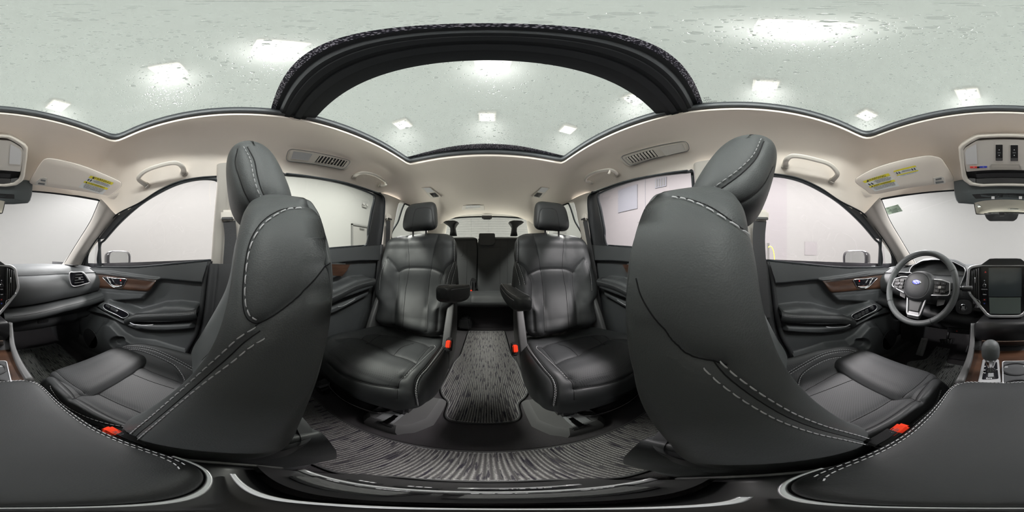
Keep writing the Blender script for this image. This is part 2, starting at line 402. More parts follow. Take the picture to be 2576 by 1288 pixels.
def lathe(name, prof, o, axis, m, parent=None, n=32, cap=True, sharp=35):
    """prof: (radius, height) pairs along axis"""
    ax = Vector(axis).normalized(); ux = ax.orthogonal().normalized(); uy = ax.cross(ux); o = Vector(o)
    L_ = [[(o+ax*h+ux*(r*math.cos(2*PI*i/n))+uy*(r*math.sin(2*PI*i/n)))[:] for i in range(n)] for r, h in prof]
    return loft(name, L_, m, parent, cap, True, False, False, sharp)
def axes(vecx, vecz):
    z = Vector(vecz).normalized(); x = Vector(vecx); x = (x-z*x.dot(z)).normalized(); y = z.cross(x)
    return Matrix((x, y, z)).transposed()
def text(name, s, o, ux, uy, size, m, parent=None, ext=.0002, align='CENTER', sx=1):
    c = bpy.data.curves.new(name, 'FONT'); c.body = s; c.size = size; c.extrude = ext; c.align_x = align; c.align_y = 'CENTER'
    t = bpy.data.objects.new(name, c); scene.collection.objects.link(t)
    me = bpy.data.meshes.new_from_object(t.evaluated_get(bpy.context.evaluated_depsgraph_get()))
    bpy.data.objects.remove(t); bpy.data.curves.remove(c)
    ux, uy, un = basis(ux, uy); o = Vector(o)
    V = [(o+ux*(v.co.x*sx)+uy*v.co.y+un*v.co.z)[:] for v in me.vertices]; F = [list(p.vertices) for p in me.polygons]
    bpy.data.meshes.remove(me)
    return mesh(name, V, F, m, parent, False)
# ----- upholstered pads with real seams
def seg_dist(Vv, pl):
    D = np.full(len(Vv), 9.)
    for a, b in zip(pl[:-1], pl[1:]):
        ab = b-a; l2 = (ab*ab).sum()+1e-15
        t = np.clip(((Vv-a) @ ab)/l2, 0, 1); D = np.minimum(D, np.linalg.norm(Vv-(a+t[:, None]*ab), axis=1))
    return D
def gnormals(G, cu, cv):
    du = (np.roll(G, -1, 0)-np.roll(G, 1, 0)); dv = (np.roll(G, -1, 1)-np.roll(G, 1, 1))
    if not cu: du[0] = G[1]-G[0]; du[-1] = G[-1]-G[-2]
    if not cv: dv[:, 0] = G[:, 1]-G[:, 0]; dv[:, -1] = G[:, -1]-G[:, -2]
    N_ = np.cross(dv, du); return N_/(np.linalg.norm(N_, axis=2)[:, :, None]+1e-12)
class Pad:
    """closed (cv) or open grid surface; seams are pressed in, stitches are laid on"""
    def __init__(s, G, cu=False, cv=True, flip=False, cap=True):
        s.G = np.asarray(G, float); s.cu, s.cv, s.flip, s.cap = cu, cv, flip, cap
        s.N = gnormals(s.G, cu, cv)*(-1 if flip else 1)
        s.F = gridfaces(s.G.shape[0], s.G.shape[1], cu, cv, flip)
        s.V = s.G.reshape(-1, 3).copy(); s.Nf = s.N.reshape(-1, 3)
        s.bvh = BVHTree.FromPolygons([Vector(v) for v in s.V], s.F)
        s.disp = np.zeros(len(s.V)); s.st = []; s.lines = []
    def inv(s): return M0[0].inverted()
    def px(s, pts, n=60, smooth=True):
        """picture points -> points on this surface, seen from the camera"""
        A = cr(pts, n) if smooth and len(pts) > 2 else even(pts, n)
        out = []; I = s.inv(); o = I @ Vector((CX, 0, CZ))
        for a, b in A:
            d = (I.to_3x3() @ ray(a, b)).normalized(); h = s.bvh.ray_cast(o, d)
            if h[0] is not None: out.append(h[0][:])
        best = []; cur = []
        for q in out:
            if cur and math.dist(cur[-1], q) > .07:
                if len(cur) > len(best): best = cur
                cur = []
            cur.append(q)
        return np.array(cur if len(cur) > len(best) else best)
    def proj(s, pts, d, n=60, smooth=True, off=None):
        """points dropped on the surface along direction d"""
        A = cr(pts, n) if smooth and len(pts) > 2 else even(pts, n); d = Vector(d).normalized(); out = []
        for p in A:
            h = s.bvh.ray_cast(Vector(p)-d*1.0, d)
            if h[0] is not None: out.append(h[0][:])
        return np.array(out)
    def seam(s, L, depth=.004, w=.004, ridge=0):
        if len(L) < 2: return s
        D = seg_dist(s.V, L); s.disp -= depth*(.6*np.exp(-(D/w)**2)+.55*np.exp(-(D/(w*3.2))**2))
        s.lines.append((L, depth))
        return s
    def stitch(s, L, off=.006, dash=.0055, gap=.0035, r=.0006):
        if len(L) < 2: return s
        L = np.asarray(L); tot = np.linalg.norm(np.diff(L, axis=0), axis=1).sum(); n = int(tot/(dash+gap))
        if n < 2: return s
        A = even(L, n*2+1)
        Lx = []
        for i in range(len(A)):
            co, no, _, _ = s.bvh.find_nearest(Vector(A[i])); t = Vector(A[min(i+1, len(A)-1)]-A[max(i-1, 0)])
            if t.length < 1e-9: t = Vector((1, 0, 0))
            t.normalize(); side = no.cross(t); q = co+side*off; c2, n2, _, _ = s.bvh.find_nearest(q); Lx.append((c2, n2))
        for k in range(n):
            s.st.append((Lx[2*k], Lx[2*k+1], r, dash/(dash+gap), id(Lx)))
        s.keep = getattr(s, 'keep', [])+[Lx]
        return s
    def build(s, name, m, parent, stname='stitching', mats=None, fmat=None, sr=.0012):
        Vd = s.V+s.Nf*s.disp[:, None]; F = list(s.F); nu, nv = s.G.shape[:2]
        if s.cap and s.cv and not s.cu:
            a = list(range(nv)); b = [(nu-1)*nv+j for j in range(nv)]
            F += [tuple(a) if s.flip else tuple(reversed(a)), tuple(reversed(b)) if s.flip else tuple(b)]
            if fmat is not None: fmat = list(fmat)+[0, 0]
        o = mesh(name, Vd, F, m, parent, True, None, mats, fmat)
        b2 = BVHTree.FromPolygons([Vector(v) for v in Vd], s.F)
        for L, dp in s.lines:
            A = []
            for q in L:
                co, no, fi, _ = s.bvh.find_nearest(Vector(q)); h = b2.ray_cast(co+no*.01, -no, .05); A.append((h[0]+no*.0002)[:] if h[0] is not None else (co-no*dp)[:])
            if len(A) > 3: tube('seam', A, sr, 'seam', o, None, 5)
        for key in dict.fromkeys(x[4] for x in s.st):
            V = []; Fs = []
            for (p, n1), (q, n2), r, fr, k_ in s.st:
                if k_ != key: continue
                d = Vector(q)-Vector(p)
                if d.length < 1e-6 or d.length > .03: continue
                d = d*min(1, fr*1.98); t = d.normalized(); nn = Vector(n1).normalized(); sd = nn.cross(t)
                b0 = len(V); p = Vector(p)
                for kk, (ff, hh, ww) in enumerate(((0, -.2, .6), (.2, 1.2, 1), (.8, 1.2, 1), (1, -.2, .6))):
                    c = p+d*ff*1.5+nn*(r*hh)
                    V += [(c+sd*r*ww-nn*r*.8)[:], (c+nn*r*.5)[:], (c-sd*r*ww-nn*r*.8)[:]]
                for kk in range(3):
                    for j in range(2): Fs.append((b0+kk*3+j, b0+kk*3+j+1, b0+kk*3+3+j+1, b0+kk*3+3+j))
            if V: mesh(stname, V, Fs, 'stitch', o, True)
        return o
def sdf(poly, Q):
    """signed distance (inside positive) of 2D points Q to polygon"""
    A = np.asarray(poly, float); B = np.roll(A, -1, 0); D = np.full(len(Q), 9.); ins = np.zeros(len(Q), bool)
    for a, b in zip(A, B):
        ab = b-a; t = np.clip(((Q-a) @ ab)/((ab*ab).sum()+1e-15), 0, 1); D = np.minimum(D, np.linalg.norm(Q-(a+t[:, None]*ab), axis=1))
        c = ((a[1] > Q[:, 1]) != (b[1] > Q[:, 1])) & (Q[:, 0] < (b[0]-a[0])*(Q[:, 1]-a[1])/((b[1]-a[1]) if abs(b[1]-a[1]) > 1e-12 else 1e-12)+a[0])
        ins ^= c
    return np.where(ins, D, -D)
def sstep(x): x = np.clip(x, 0, 1); return x*x*(3-2*x)
def superpad(cx, zs, w, yf, yr, n=120, m=90, p=.55, front=None, pf=None):
    """horizontal rounded sections stacked in z: half widths w(z), front y yf(z), rear y yr(z) (tables over zs)"""
    z = np.linspace(zs[0], zs[-1], m)
    # denser near ends
    t = .5-.5*np.cos(np.linspace(0, PI, m)); z = zs[0]+(zs[-1]-zs[0])*(.35*t+.65*np.linspace(0, 1, m))
    a = np.linspace(0, 2*PI, n, endpoint=False)
    ca, sa = np.cos(a), np.sin(a); X = np.sign(ca)*np.abs(ca)**p; Y = np.sign(sa)*np.abs(sa)**p
    if pf: X = np.where(sa > 0, np.sign(ca)*np.abs(ca)**pf, X); Y = np.where(sa > 0, np.abs(sa)**pf, Y)
    G = []
    for zz in z:
        W = it(zz, zs, w); f = it(zz, zs, yf); r = it(zz, zs, yr); cy, d = (f+r)/2, (f-r)/2
        x = cx+W*X; y = cy+d*Y; q = np.full(n, float(zz))
        if front is not None: y = y+front(X, Y, zz, W)
        G.append(np.stack([x, y, q], 1))
    return np.array(G)
def grille_mat():
    m = mat('grille_mesh', (.5, .47, .43), .7); N, L = m.node_tree.nodes, m.node_tree.links; b = N['Principled BSDF']
    tc = N.new('ShaderNodeTexCoord'); v = N.new('ShaderNodeTexVoronoi'); v.inputs['Scale'].default_value = 420; v.inputs['Randomness'].default_value = 0; L.new(tc.outputs['Object'], v.inputs['Vector'])
    r = N.new('ShaderNodeValToRGB'); r.color_ramp.elements[0].position = .3; r.color_ramp.elements[0].color = rgb(.12, .11, .10); r.color_ramp.elements[1].position = .42; r.color_ramp.elements[1].color = rgb(.5, .47, .43)
    L.new(v.outputs['Distance'], r.inputs[0]); L.new(r.outputs[0], b.inputs['Base Color'])
grille_mat()
# ================================================================ the hall around the car
def struct(o): o['kind'] = 'structure'; return o
B = BOOTH
def quad(name, pts, m, kind='structure', parent=None):
    o = mesh(name, pts, [(0, 1, 2, 3)], m, parent, False)
    if kind: o['kind'] = kind
    return o
quad('floor.001', [(B['x0'], B['y0'], B['z0']), (B['x1'], B['y0'], B['z0']), (B['x1'], B['y1'], B['z0']), (B['x0'], B['y1'], B['z0'])], 'booth_floor')
quad('ceiling.001', [(B['x0'], B['y0'], B['z1']), (B['x0'], B['y1'], B['z1']), (B['x1'], B['y1'], B['z1']), (B['x1'], B['y0'], B['z1'])], 'booth_ceiling')
quad('wall_right', [(B['x1'], B['y0'], B['z0']), (B['x1'], B['y0'], B['z1']), (B['x1'], 1.5, B['z1']), (B['x1'], 1.5, B['z0'])], 'booth_wall')
quad('wall_left', [(B['x0'], B['y0'], B['z0']), (B['x0'], 1.5, B['z0']), (B['x0'], 1.5, B['z1']), (B['x0'], B['y0'], B['z1'])], 'booth_wall_pink')
quad('wall_back', [(B['x0'], B['y0'], B['z0']), (B['x0'], B['y0'], B['z1']), (B['x1'], B['y0'], B['z1']), (B['x1'], B['y0'], B['z0'])], 'booth_wall')
o = sheet('wall_front', [[(B['x1']*math.copysign(abs(math.cos(a))**.6, math.cos(a)), 1.5+6.0*abs(math.sin(a))**.6, z) for a in np.linspace(0, PI, 60)] for z in (B['z0'], B['z1'])], 'booth_wall', None, 2, 60, lin=True, flip=True); o['kind'] = 'structure'
where = ['small hall lamp glowing beyond the front roof glass at its passenger corner', 'hall lamp glowing broadly beyond the front roof glass above the passenger', 'hall lamp beyond the rear roof glass, left of three small glows',
         'hall lamp beyond the rear roof glass, middle of three small glows', 'hall lamp beyond the rear roof glass, right of three small glows', 'large hall lamp glow beyond the rear roof glass close behind the beam', 'hall lamp at the left tip of the rear roof glass near the beam',
         'hall lamp beyond the front roof glass above the driver seat', 'small hall lamp beyond the front roof glass above the driver visor', 'hall lamp beyond the front roof glass ahead of the driver', 'hall lamp high overhead towards the driver side of the front glass', 'hall lamp high overhead beside the beam on the passenger side']
for i, p in enumerate(LAMPS):
    t = thing('ceiling_lamp', where[i], 'lamp', (p[0], p[1], B['z1']), 'hall ceiling lamps')
    rbox('lamp_housing', (p[0], p[1], B['z1']-.05), (.34, .34, .1), 'beige_plastic_light', t, .01)
    rbox('lamp_diffuser', (p[0], p[1], B['z1']-.11), (.27, .27, .03), 'bulb', t, .005)
# things on the hall walls seen through the windows
o = tag(rbox('wall_panel', P(1578, 500, x=B['x0']+.02), (.03, 1.15, 1.2), 'booth_grey', None, .004), 'grey flat panel high on the pale wall seen through the left rear side window', 'panel')
c = P(1662, 459, x=B['x0']+.02)
t = thing('wall_grille', 'small louvred vent grille near the top of the left rear side window view', 'vent', c)
rbox('frame', c, (.03, .50, .46), 'booth_grey', t, .004)
for k in range(4): rbox('louvre', (c[0]+.02, c[1]-.165+.11*k, c[2]), (.012, .055, .36), 'hall_dark', t, .002)
p0 = P(1623, 520, x=B['x0']+.01)
struct(rbox('trim_1', (B['x0']+.005, p0[1], 2.0), (.012, .02, 5.0), 'booth_grey', None, .003))
struct(rbox('trim_2', (B['x0']+.005, -2.2, P(1600, 560, x=B['x0'])[2]), (.008, 4.2, .012), 'booth_wall', None, .002))
c = P(905, 583, x=B['x1']-.02)
t = thing('hall_door', 'pale steel door with frame and closer seen through the right rear side window', 'door', c)
rbox('door_leaf', (c[0], c[1], c[2]-.75), (.05, .95, 1.95), 'hall_steel', t, .004)
for yy in (-.52, .52): rbox('frame', (c[0]-.01, c[1]+yy, c[2]-.7), (.09, .07, 2.05), 'hall_dark', t, .004)
rbox('frame', (c[0]-.01, c[1], c[2]+.30), (.09, 1.11, .07), 'hall_dark', t, .004)
rbox('closer', (c[0]-.06, c[1]-.1, c[2]+.16), (.06, .3, .06), 'hall_dark', t, .006)
c = P(917, 519, x=B['x1']-.05)
t = thing('emergency_light', 'small two-headed emergency light on the wall above the steel door', 'lamp', c)
rbox('housing', c, (.08, .30, .13), 'hall_steel', t, .01)
for s in (-1, 1): lathe('lamp_head', [(.03, 0), (.065, .05), (.065, .08)], (c[0], c[1]+s*.12, c[2]+.09), (-1, 0, 0), 'hall_pale', t, 20)
c = P(1932, 640, x=-3.4)
t = thing('hose_stand', 'pale post with a yellow coiled cable outside the driver window', 'post', (c[0], c[1], B['z0']))
lathe('post', [(.035, 0), (.035, 1.62)], (c[0], c[1], B['z0']), (0, 0, 1), 'booth_wall', t, 16)
tube('cable', [(c[0]+.04, c[1], .98), (c[0]+.04, c[1]+.06, 1.0), (c[0]+.04, c[1]+.12, .85), (c[0]+.04, c[1]+.13, .5), (c[0]+.04, c[1]+.08, .1)], .009, 'yellow_print', t, 24, 6)
p = P(2040, 625, x=B['x0']+.01)
tag(rbox('access_hatch', p, (.01, .5, .5), 'booth_wall_pink', None, .002), 'faint square access hatch in the wall beyond the driver window', 'hatch')
# ================================================================ car body
SP = ((1, 0, .25), .96)
def S(px, py, off=0): return P(px, py, pl=((1, 0, .25), .96-off))        # right hand (passenger) side glass plane
def mir(p): return (-p[0], p[1], p[2])
ZR = 1.37
inn = [(0, .475), (.25, .472), (.44, .462), (.487, .45), (.50, .415), (.49, .30), (.48, .17), (.473, .05), (.468, -.06), (.462, -.18), (.455, -.32), (.445, -.46), (.432, -.60), (.42, -.74), (.412, -.795), (.385, -.812), (.2, -.812), (0, -.812)]
outp = [(0, .80, 1.150), (.22, .775, 1.147), (.45, .715, 1.137), (.56, .68, 1.128), (.605, .65, 1.12)]
outp += [S(a, b) for a, b in [(292, 541), (350, 510), (400, 478), (450, 456), (500, 446), (560, 441), (640, 436), (720, 436), (800, 446)]]
outp += [S(870, 459), S(960, 488), S(1034, 522)]
outp = outp[:-3]
side_out = [S(860, 457), S(945, 481), S(1000, 503), S(1036, 520), (.66, -1.75, 1.235), (.60, -2.06, 1.21), (.53, -2.13, 1.285), (.30, -2.13, 1.352), (0, -2.13, 1.362)]
# inner loop stations matched with the outer ones
inA = cr([(a, b, 0) for a, b in inn], 60)
outA = cr([list(q) for q in outp[:3]], 3).tolist()
OUT = np.array([list(q) for q in outp+side_out], float)
st = np.array([0, .10, .19, .225, .245, .27, .30, .335, .37, .405, .44, .49, .54, .60, .655, .72, .765, .795, .835, .87, .90, .95, 1.0])
assert len(st) == len(OUT), (len(st), len(OUT))
nn = 140; ts = np.linspace(0, 1, nn)
dense = cr(OUT, 400); so = np.r_[0, np.cumsum(np.linalg.norm(np.diff(dense, axis=0), axis=1))]
key = [so[np.argmin(np.linalg.norm(dense-q, axis=1))] for q in OUT]; key[0] = 0; key[-1] = so[-1]
OO = np.stack([np.interp(np.interp(ts, st, key), so, dense[:, j]) for j in range(3)], 1)
II = even(cr([(a, b, 0) for a, b in inn], 400), nn)
def crown(x, y): return ZR-.045*(abs(x)/.5)**2*0+.0
rings = []
def full(half):
    h = np.array(half); m2 = h[1:-1][::-1].copy(); m2[:, 0] *= -1; return np.vstack([h, m2])
lip = II.copy(); lip[:, 2] = ZR+.022; ctr = np.array([0, -.17, 0]); d = lip-ctr; d[:, 2] = 0; ln = np.linalg.norm(d, axis=1)[:, None]
rings.append(full(lip+d/ln*.006))
lip2 = II.copy(); lip2[:, 2] = ZR+.006; rings.append(full(lip2+d/ln*.001))
for s in (0, .02, .06, .12, .2, .3, .4, .5, .6, .7, .8, .88, .95, 1):
    R = II*(1-s)+OO*s
    zo = OO[:, 2]
    rear = np.clip((-.9-OO[:, 1])/.8, 0, 1)
    k = 2.3*(1-rear)+2.0*rear
    R[:, 2] = ZR+(zo-ZR)*s**k - .006*(s == 0)*0
    rings.append(full(R))
G = np.array(rings)
hl = struct(loft('ceiling', G, 'headliner', None, False, True, False, True))
# the roof skin above the lining keeps the light of the hall out
OL = full(OO); rk = []
for dz, dx in ((.0, 1.0), (.05, 1.02)): rk.append(np.stack([OL[:, 0]*dx, OL[:, 1]*dx, OL[:, 2]+dz], 1))
IL = full(II); dd = IL-ctr; dd[:, 2] = 0; dd /= np.linalg.norm(dd, axis=1)[:, None]
rk.append(np.stack([(IL+dd*.09)[:, 0], (IL+dd*.09)[:, 1], np.full(len(IL), 1.447)], 1)); rk.append(np.stack([(IL+dd*.075)[:, 0], (IL+dd*.075)[:, 1], np.full(len(IL), 1.432)], 1))
struct(loft('trim_3', np.array(rk), 'paint', None, False, True))
# opening: rubber seal, dark frame, frit and two panes, cross beam
def ringat(off, z): R = IL+dd*off; R[:, 2] = z; return R
t = thing('sunroof_frame', 'black sunroof frame with rubber seals and wide cross beam around the wet roof glass', 'sunroof', (0, -.17, 1.37))
loft('rubber_seal', np.array([ringat(.004, 1.392), ringat(-.004, 1.390), ringat(-.010, 1.397), ringat(-.011, 1.408), ringat(-.004, 1.413)]), 'rubber_grey', t, False)
loft('frame', np.array([ringat(-.004, 1.413), ringat(-.006, 1.424), ringat(.03, 1.428), ringat(.09, 1.43)]), 'rubber', t, False)
fr_in = full(even(cr([(0, .51, 0), (.3, .507, 0), (.46, .495, 0), (.497, .46, 0), (.497, .2, 0), (.49, 0, 0), (.478, -.3, 0), (.46, -.6, 0), (.445, -.775, 0), (.41, -.795, 0), (.3, -.788, 0), (.15, -.77, 0), (0, -.763, 0)], 300), nn))
f1 = fr_in.copy(); f1[:, 2] = 1.429; f2 = ringat(.07, 1.4295)
loft('frit_band', np.array([f1, f2]), 'frit_dots' if 'frit_dots' in MAT else 'frit', t, False, False)
prof = [(-.104, 1.4285), (-.116, 1.426), (-.1165, 1.412), (-.122, 1.400), (-.133, 1.399), (-.1345, 1.392), (-.150, 1.390), (-.1515, 1.396), (-.163, 1.397), (-.1645, 1.389), (-.186, 1.386), (-.1875, 1.394), (-.204, 1.396), (-.2055, 1.401), (-.222, 1.403), (-.236, 1.408), (-.240, 1.4285)]
X = np.linspace(-.475, .475, 40)
rows = [[(x, a-.028*(x/.475)**2, b-.006*(x/.475)**2) for a, b in prof] for x in X]
loft('cross_beam', [r+[(r[-1][0], r[-1][1], 1.44), (r[0][0], r[0][1], 1.44)] for r in rows], 'rubber', t, True, True, False, False, 30)
rows = [[(x, -.090-.028*(x/.475)**2, 1.4288), (x, -.106-.028*(x/.475)**2, 1.4288)] for x in X]
sheet('frit_edge', rows, 'frit_dots' if 'frit_dots' in MAT else 'frit', t, lin=True, nu=40, nv=2)
o = quad('window_9', [(-.58, -.12, 1.431), (-.58, .56, 1.431), (.58, .56, 1.431), (.58, -.12, 1.431)], 'glass_roof')
o = quad('window_10', [(-.56, -.86, 1.431), (-.56, -.225, 1.431), (.56, -.225, 1.431), (.56, -.86, 1.431)], 'glass_roof')
# small printed mark in the corner of the front roof pane
p = P(1777, 246, z=1.4295)
for k in range(3): text('glass_mark', ['AS2', 'M402', 'TEMPERED'][k], (p[0]-.012*k, p[1], p[2]), (0, 1, 0), (-1, 0, 0), .010, 'ink', t)
# ---- floor
struct(mesh('floor', [(-.80, -2.4, -.004), (.80, -2.4, -.004), (.80, 1.55, -.004), (-.80, 1.55, -.004)], [(0, 1, 2, 3)], 'carpet', None, False))
# raised carpet step under the second row, and riser under the third
rows = [[(x, -.318, .0), (x, -.335, .012), (x, -.40, .020), (x, -.9, .02), (x, -1.40, .015), (x, -1.56, .02)] for x in np.linspace(-.76, .76, 9)]
struct(sheet('trim_4', rows, 'carpet', None, nu=9, nv=30, lin=False))
rows = [[(x, -1.70, .0), (x, -1.72, .18), (x, -1.73, .27), (x, -2.3, .28)] for x in np.linspace(-.76, .76, 5)]
struct(sheet('trim_5', rows, 'carpet', None, nu=9, nv=20, lin=True))
# firewall and toe board
rows = [[(x, 1.05, .0), (x, 1.28, .03), (x, 1.48, .22), (x, 1.52, .55), (x, 1.50, .72)] for x in np.linspace(-.78, .78, 5)]
struct(sheet('wall_firewall', rows, 'carpet', None, nu=5, nv=24, lin=False)).name = 'wall_toe_board'
# ---- both sides
def side(s, nm, R_):
    setm(None if s > 0 else flipx())
    ids = {1: dict(w=(1, 2, 5, 11), t=(10, 11, 12, 13, 14, 15, 16, 17)), -1: dict(w=(3, 4, 6, 12), t=(20, 21, 22, 23, 24, 25, 26, 27))}[s]
    tn = lambda k: 'trim_%d' % ids['t'][k]
    # A pillar
    we = [P(252, 500, x=.603), P(240, 530, x=.615), P(225, 562, x=.632), P(195, 610, x=.66), P(160, 661, x=.70), P(140, 680, x=.71)]
    de = [S(292, 540, .012), S(278, 558, .012), S(262, 578, .012), S(236, 612, .012), S(211, 650, .012), S(203, 675, .012)]
    rows = []
    for a, b in zip(we, de):
        a, b = np.array(a), np.array(b); m_ = (a+b)/2+np.array([-.022, -.022, -.01])
        rows.append([a+np.array([.03, .05, 0]), a, a*.75+b*.25+np.array([-.016, -.018, -.006]), m_*1.0, a*.25+b*.75+np.array([-.016, -.012, -.006]), b, b+np.array([.03, .0, 0])])
    struct(sheet(tn(0), rows, 'pillar', None, 40, 24, flip=False))
    # dark door frame edge along the pillar
    struct(tube(tn(1), [S(a, b, .012) for a, b in [(203, 676), (205, 668), (216, 645), (240, 607), (262, 576), (292, 541), (350, 511), (400, 479), (450, 457), (500, 447), (545, 444)]], .004, 'rubber', None, 60, 8))
    ap = [(252, 671), (345, 672), (440, 664), (532, 655), (541, 600), (549, 540), (557, 480), (553, 462), (540, 452), (500, 451), (450, 462), (400, 485), (350, 517), (300, 562), (264, 603), (252, 618)]
    A3 = [S(a, b, .004) for a, b in ap]
    gap = cr(A3, 120, True)
    struct(sweep(tn(2), gap, rrect(.012, .016, .004), 'rubber', None, (1, 0, .25), True))
    # solid dark frame between aperture and rail (door header)
    rows = []
    for k in range(9):
        a = [(203, 676), (216, 645), (240, 607), (262, 576), (292, 541), (350, 511), (400, 479), (450, 457), (545, 444)][k]
        b = [(222, 676), (224, 640), (247, 606), (266, 598), (302, 558), (352, 515), (402, 482), (452, 460), (545, 451)][k]
        rows.append([S(*a, -.004), S(*b, -.004)])
    struct(sheet(tn(3), rows, 'hard_plastic', None, 40, 6, flip=True))
    # quarter glass and divider
    q = [(247, 610), (247, 674), (220, 674), (224, 640), (234, 624)]
    o = mesh('window_%d' % ids['w'][3], [S(a, b, -.008) for a, b in q], [tuple(range(5))], 'glass_clear', None, False); struct(o)
    sweep('divider', [S(250, 600, .0), S(251, 640, .0), S(253, 676, .0)], rrect(.014, .02, .004), 'rubber', o, (1, 0, .25), n=8)
    g = [(236, 676), (345, 678), (440, 670), (540, 660), (552, 600), (566, 470), (552, 446), (500, 444), (450, 455), (400, 477), (350, 509), (300, 553), (262, 595), (240, 622)]
    struct(mesh('window_%d' % ids['w'][0], [S(a, b, -.010) for a, b in g], [tuple(range(len(g)))], 'glass_side' if s > 0 else 'glass_pink', None, False))
    # B pillar: beige above the belt, dark below
    zs = np.linspace(.76, 1.215, 12); rows = []
    for z in zs:
        xs_ = .96-.25*z
        yf = it(z, [.76, .9, 1.05, 1.13, 1.215], [.105, .092, .076, .068, .066]); yb = it(z, [.76, .9, 1.1, 1.215], [-.215, -.21, -.205, -.205])
        rows.append([(xs_+.02, yf, z), (xs_-.012, yf-.004, z), (xs_-.026, yf-.018, z), (xs_-.030, yf-.05, z), (xs_-.024, yf-.06, z), (xs_-.034, yf-.075, z), (xs_-.036, (yf+yb)/2, z), (xs_-.03, yb+.03, z), (xs_-.012, yb+.004, z), (xs_+.02, yb, z)])
    struct(sheet(tn(4), rows, 'pillar', None, 30, 50, flip=True))
    zs = np.linspace(.0, .765, 12); rows = []
    for z in zs:
        yf = it(z, [0, .25, .5, .765], [.20, .17, .135, .108]); yb = it(z, [0, .4, .765], [-.30, -.26, -.24])
        x0 = .765
        rows.append([(x0+.02, yf+.01, z), (x0-.02, yf, z), (x0-.045, yf-.012, z), (x0-.04, yf-.045, z), (x0-.06, yf-.06, z), (x0-.07, (yf+yb)/2, z), (x0-.055, yb+.05, z), (x0-.01, yb, z), (x0+.02, yb, z)])
    struct(sheet(tn(5), rows, 'hard_plastic', None, 30, 50, flip=True))
    # rear door aperture
    ap = [(700, 646), (760, 634), (838, 625), (918, 619), (927, 575), (935, 530), (942, 497), (930, 486), (870, 464), (800, 449), (720, 439), (690, 438)]
    A3 = [S(a, b, .004) for a, b in ap]; A3[0] = (A3[0][0], -.195, .80+(-.008)); A3[-1] = (A3[-1][0], -.19, 1.225)
    A6 = cr(A3, 110, True); A6[:, 2] = np.where(A6[:, 1] > -.26, np.minimum(A6[:, 2], A3[-2][2]-.003), A6[:, 2]); A6[:, 1] = np.minimum(A6[:, 1], -.215)
    struct(sweep(tn(6), A6, rrect(.012, .018, .005), 'rubber', None, (1, 0, .25), True))
    g = [(690, 652), (838, 631), (935, 624), (950, 560), (955, 488), (870, 460), (800, 446), (720, 436), (680, 436)]
    struct(mesh('window_%d' % ids['w'][1], [S(a, b, -.010) for a, b in g], [tuple(range(len(g)))], 'glass_privacy' if s > 0 else 'glass_pink', None, False))
    # thick dark rear frame of the rear door
    rows = [[S(a, b, -.02), S(a+1, b, .012), S((a+c)/2, b, .0), S(c-6, b, .004), S(c-2, b, .018), S(c, b, .0)] for a, b, c in [(938, 484, 958), (941, 500, 966), (938, 530, 966), (930, 570, 963), (921, 612, 957), (917, 640, 955), (910, 700, 950)]]
    struct(sheet(tn(7), rows, 'hard_plastic', None, 40, 20, flip=True))
    struct(tube('trim_%d' % (ids['t'][7]+1), [S(a, b, .01) for a, b in [(720, 438), (800, 448), (870, 461), (940, 483), (962, 493), (967, 510), (964, 560), (955, 640), (946, 720)]], .007, 'rubber', None, 60, 8))
    # C pillar
    rows = []
    for a, b in [((960, 486), (1008, 506)), ((965, 500), (1001, 512)), ((967, 520), (997, 525)), ((966, 550), (991, 555)), ((964, 590), (983, 595)), ((962, 615), (980, 618))]:
        A_, B_ = S(*a, .004), S(*b, .004); A_, B_ = np.array(A_), np.array(B_)
        rows.append([A_+(.02, 0, 0), A_, A_*.8+B_*.2-(.012, 0, 0), A_*.4+B_*.6-(.016, 0, 0), B_-(.008, 0, 0), B_+(.03, 0, 0)])
    struct(sheet('trim_%d' % (ids['t'][7]+2), rows, 'beige_plastic', None, 30, 24, flip=True))
    qa = [(.96-.25*z, y, z) for y, z in [(-1.13, .93), (-1.145, 1.10), (-1.17, 1.235), (-1.22, 1.252), (-1.40, 1.255), (-1.70, 1.20), (-1.82, 1.10), (-1.84, .95)]]
    struct(sweep('trim_%d' % (ids['t'][7]+3), cr(qa, 80, True), rrect(.012, .012, .003), 'rubber', None, (1, 0, .25), True))
    g = [(.972-.25*z, y, z) for y, z in [(-1.11, .90), (-1.12, 1.26), (-1.40, 1.28), (-1.86, 1.2), (-1.9, .92)]]
    struct(mesh('window_%d' % ids['w'][2], g, [(0, 1, 2, 3, 4)], 'glass_privacy', None, False))
    # rear side trim: header above, D pillar, lower wall
    rows = [[(.96-.25*zb+.01, y, zb), (.96-.25*zb-.008, y, zb+.012), (.96-.25*zt, y, zt)] for y, zb, zt in [(-1.10, 1.235, 1.28), (-1.22, 1.256, 1.285), (-1.40, 1.262, 1.285), (-1.62, 1.225, 1.265), (-1.76, 1.165, 1.245), (-1.9, 1.1, 1.235)]]
    struct(sheet('trim_%d' % (ids['t'][7]+4) if s < 0 else 'trim_30', rows, 'beige_plastic', None, 24, 8, flip=True))
    rows = []
    for z in np.linspace(.55, 1.30, 10):
        x0 = .96-.25*max(z, .76)-.01
        rows.append([(x0+.01, -1.80, z), (x0-.02, -1.86, z), (x0-.05, -2.00, z), (x0-.09, -2.12, z), (.60-.06*max(0, (z-.9))/.4, -2.2, z), (.60-.06*max(0, z-.9)/.4+.04, -2.23, z)])
    struct(sheet('trim_%d' % (31 if s > 0 else 32), rows, 'beige_plastic', None, 24, 24, flip=True))
    rows = [[(.755, -.95, z), (.75, -1.1, z), (.745, -1.5, z), (.72, -1.8, z), (.66, -2.1, z), (.6, -2.3, z)] for z in (0, .3, .6, .80)]
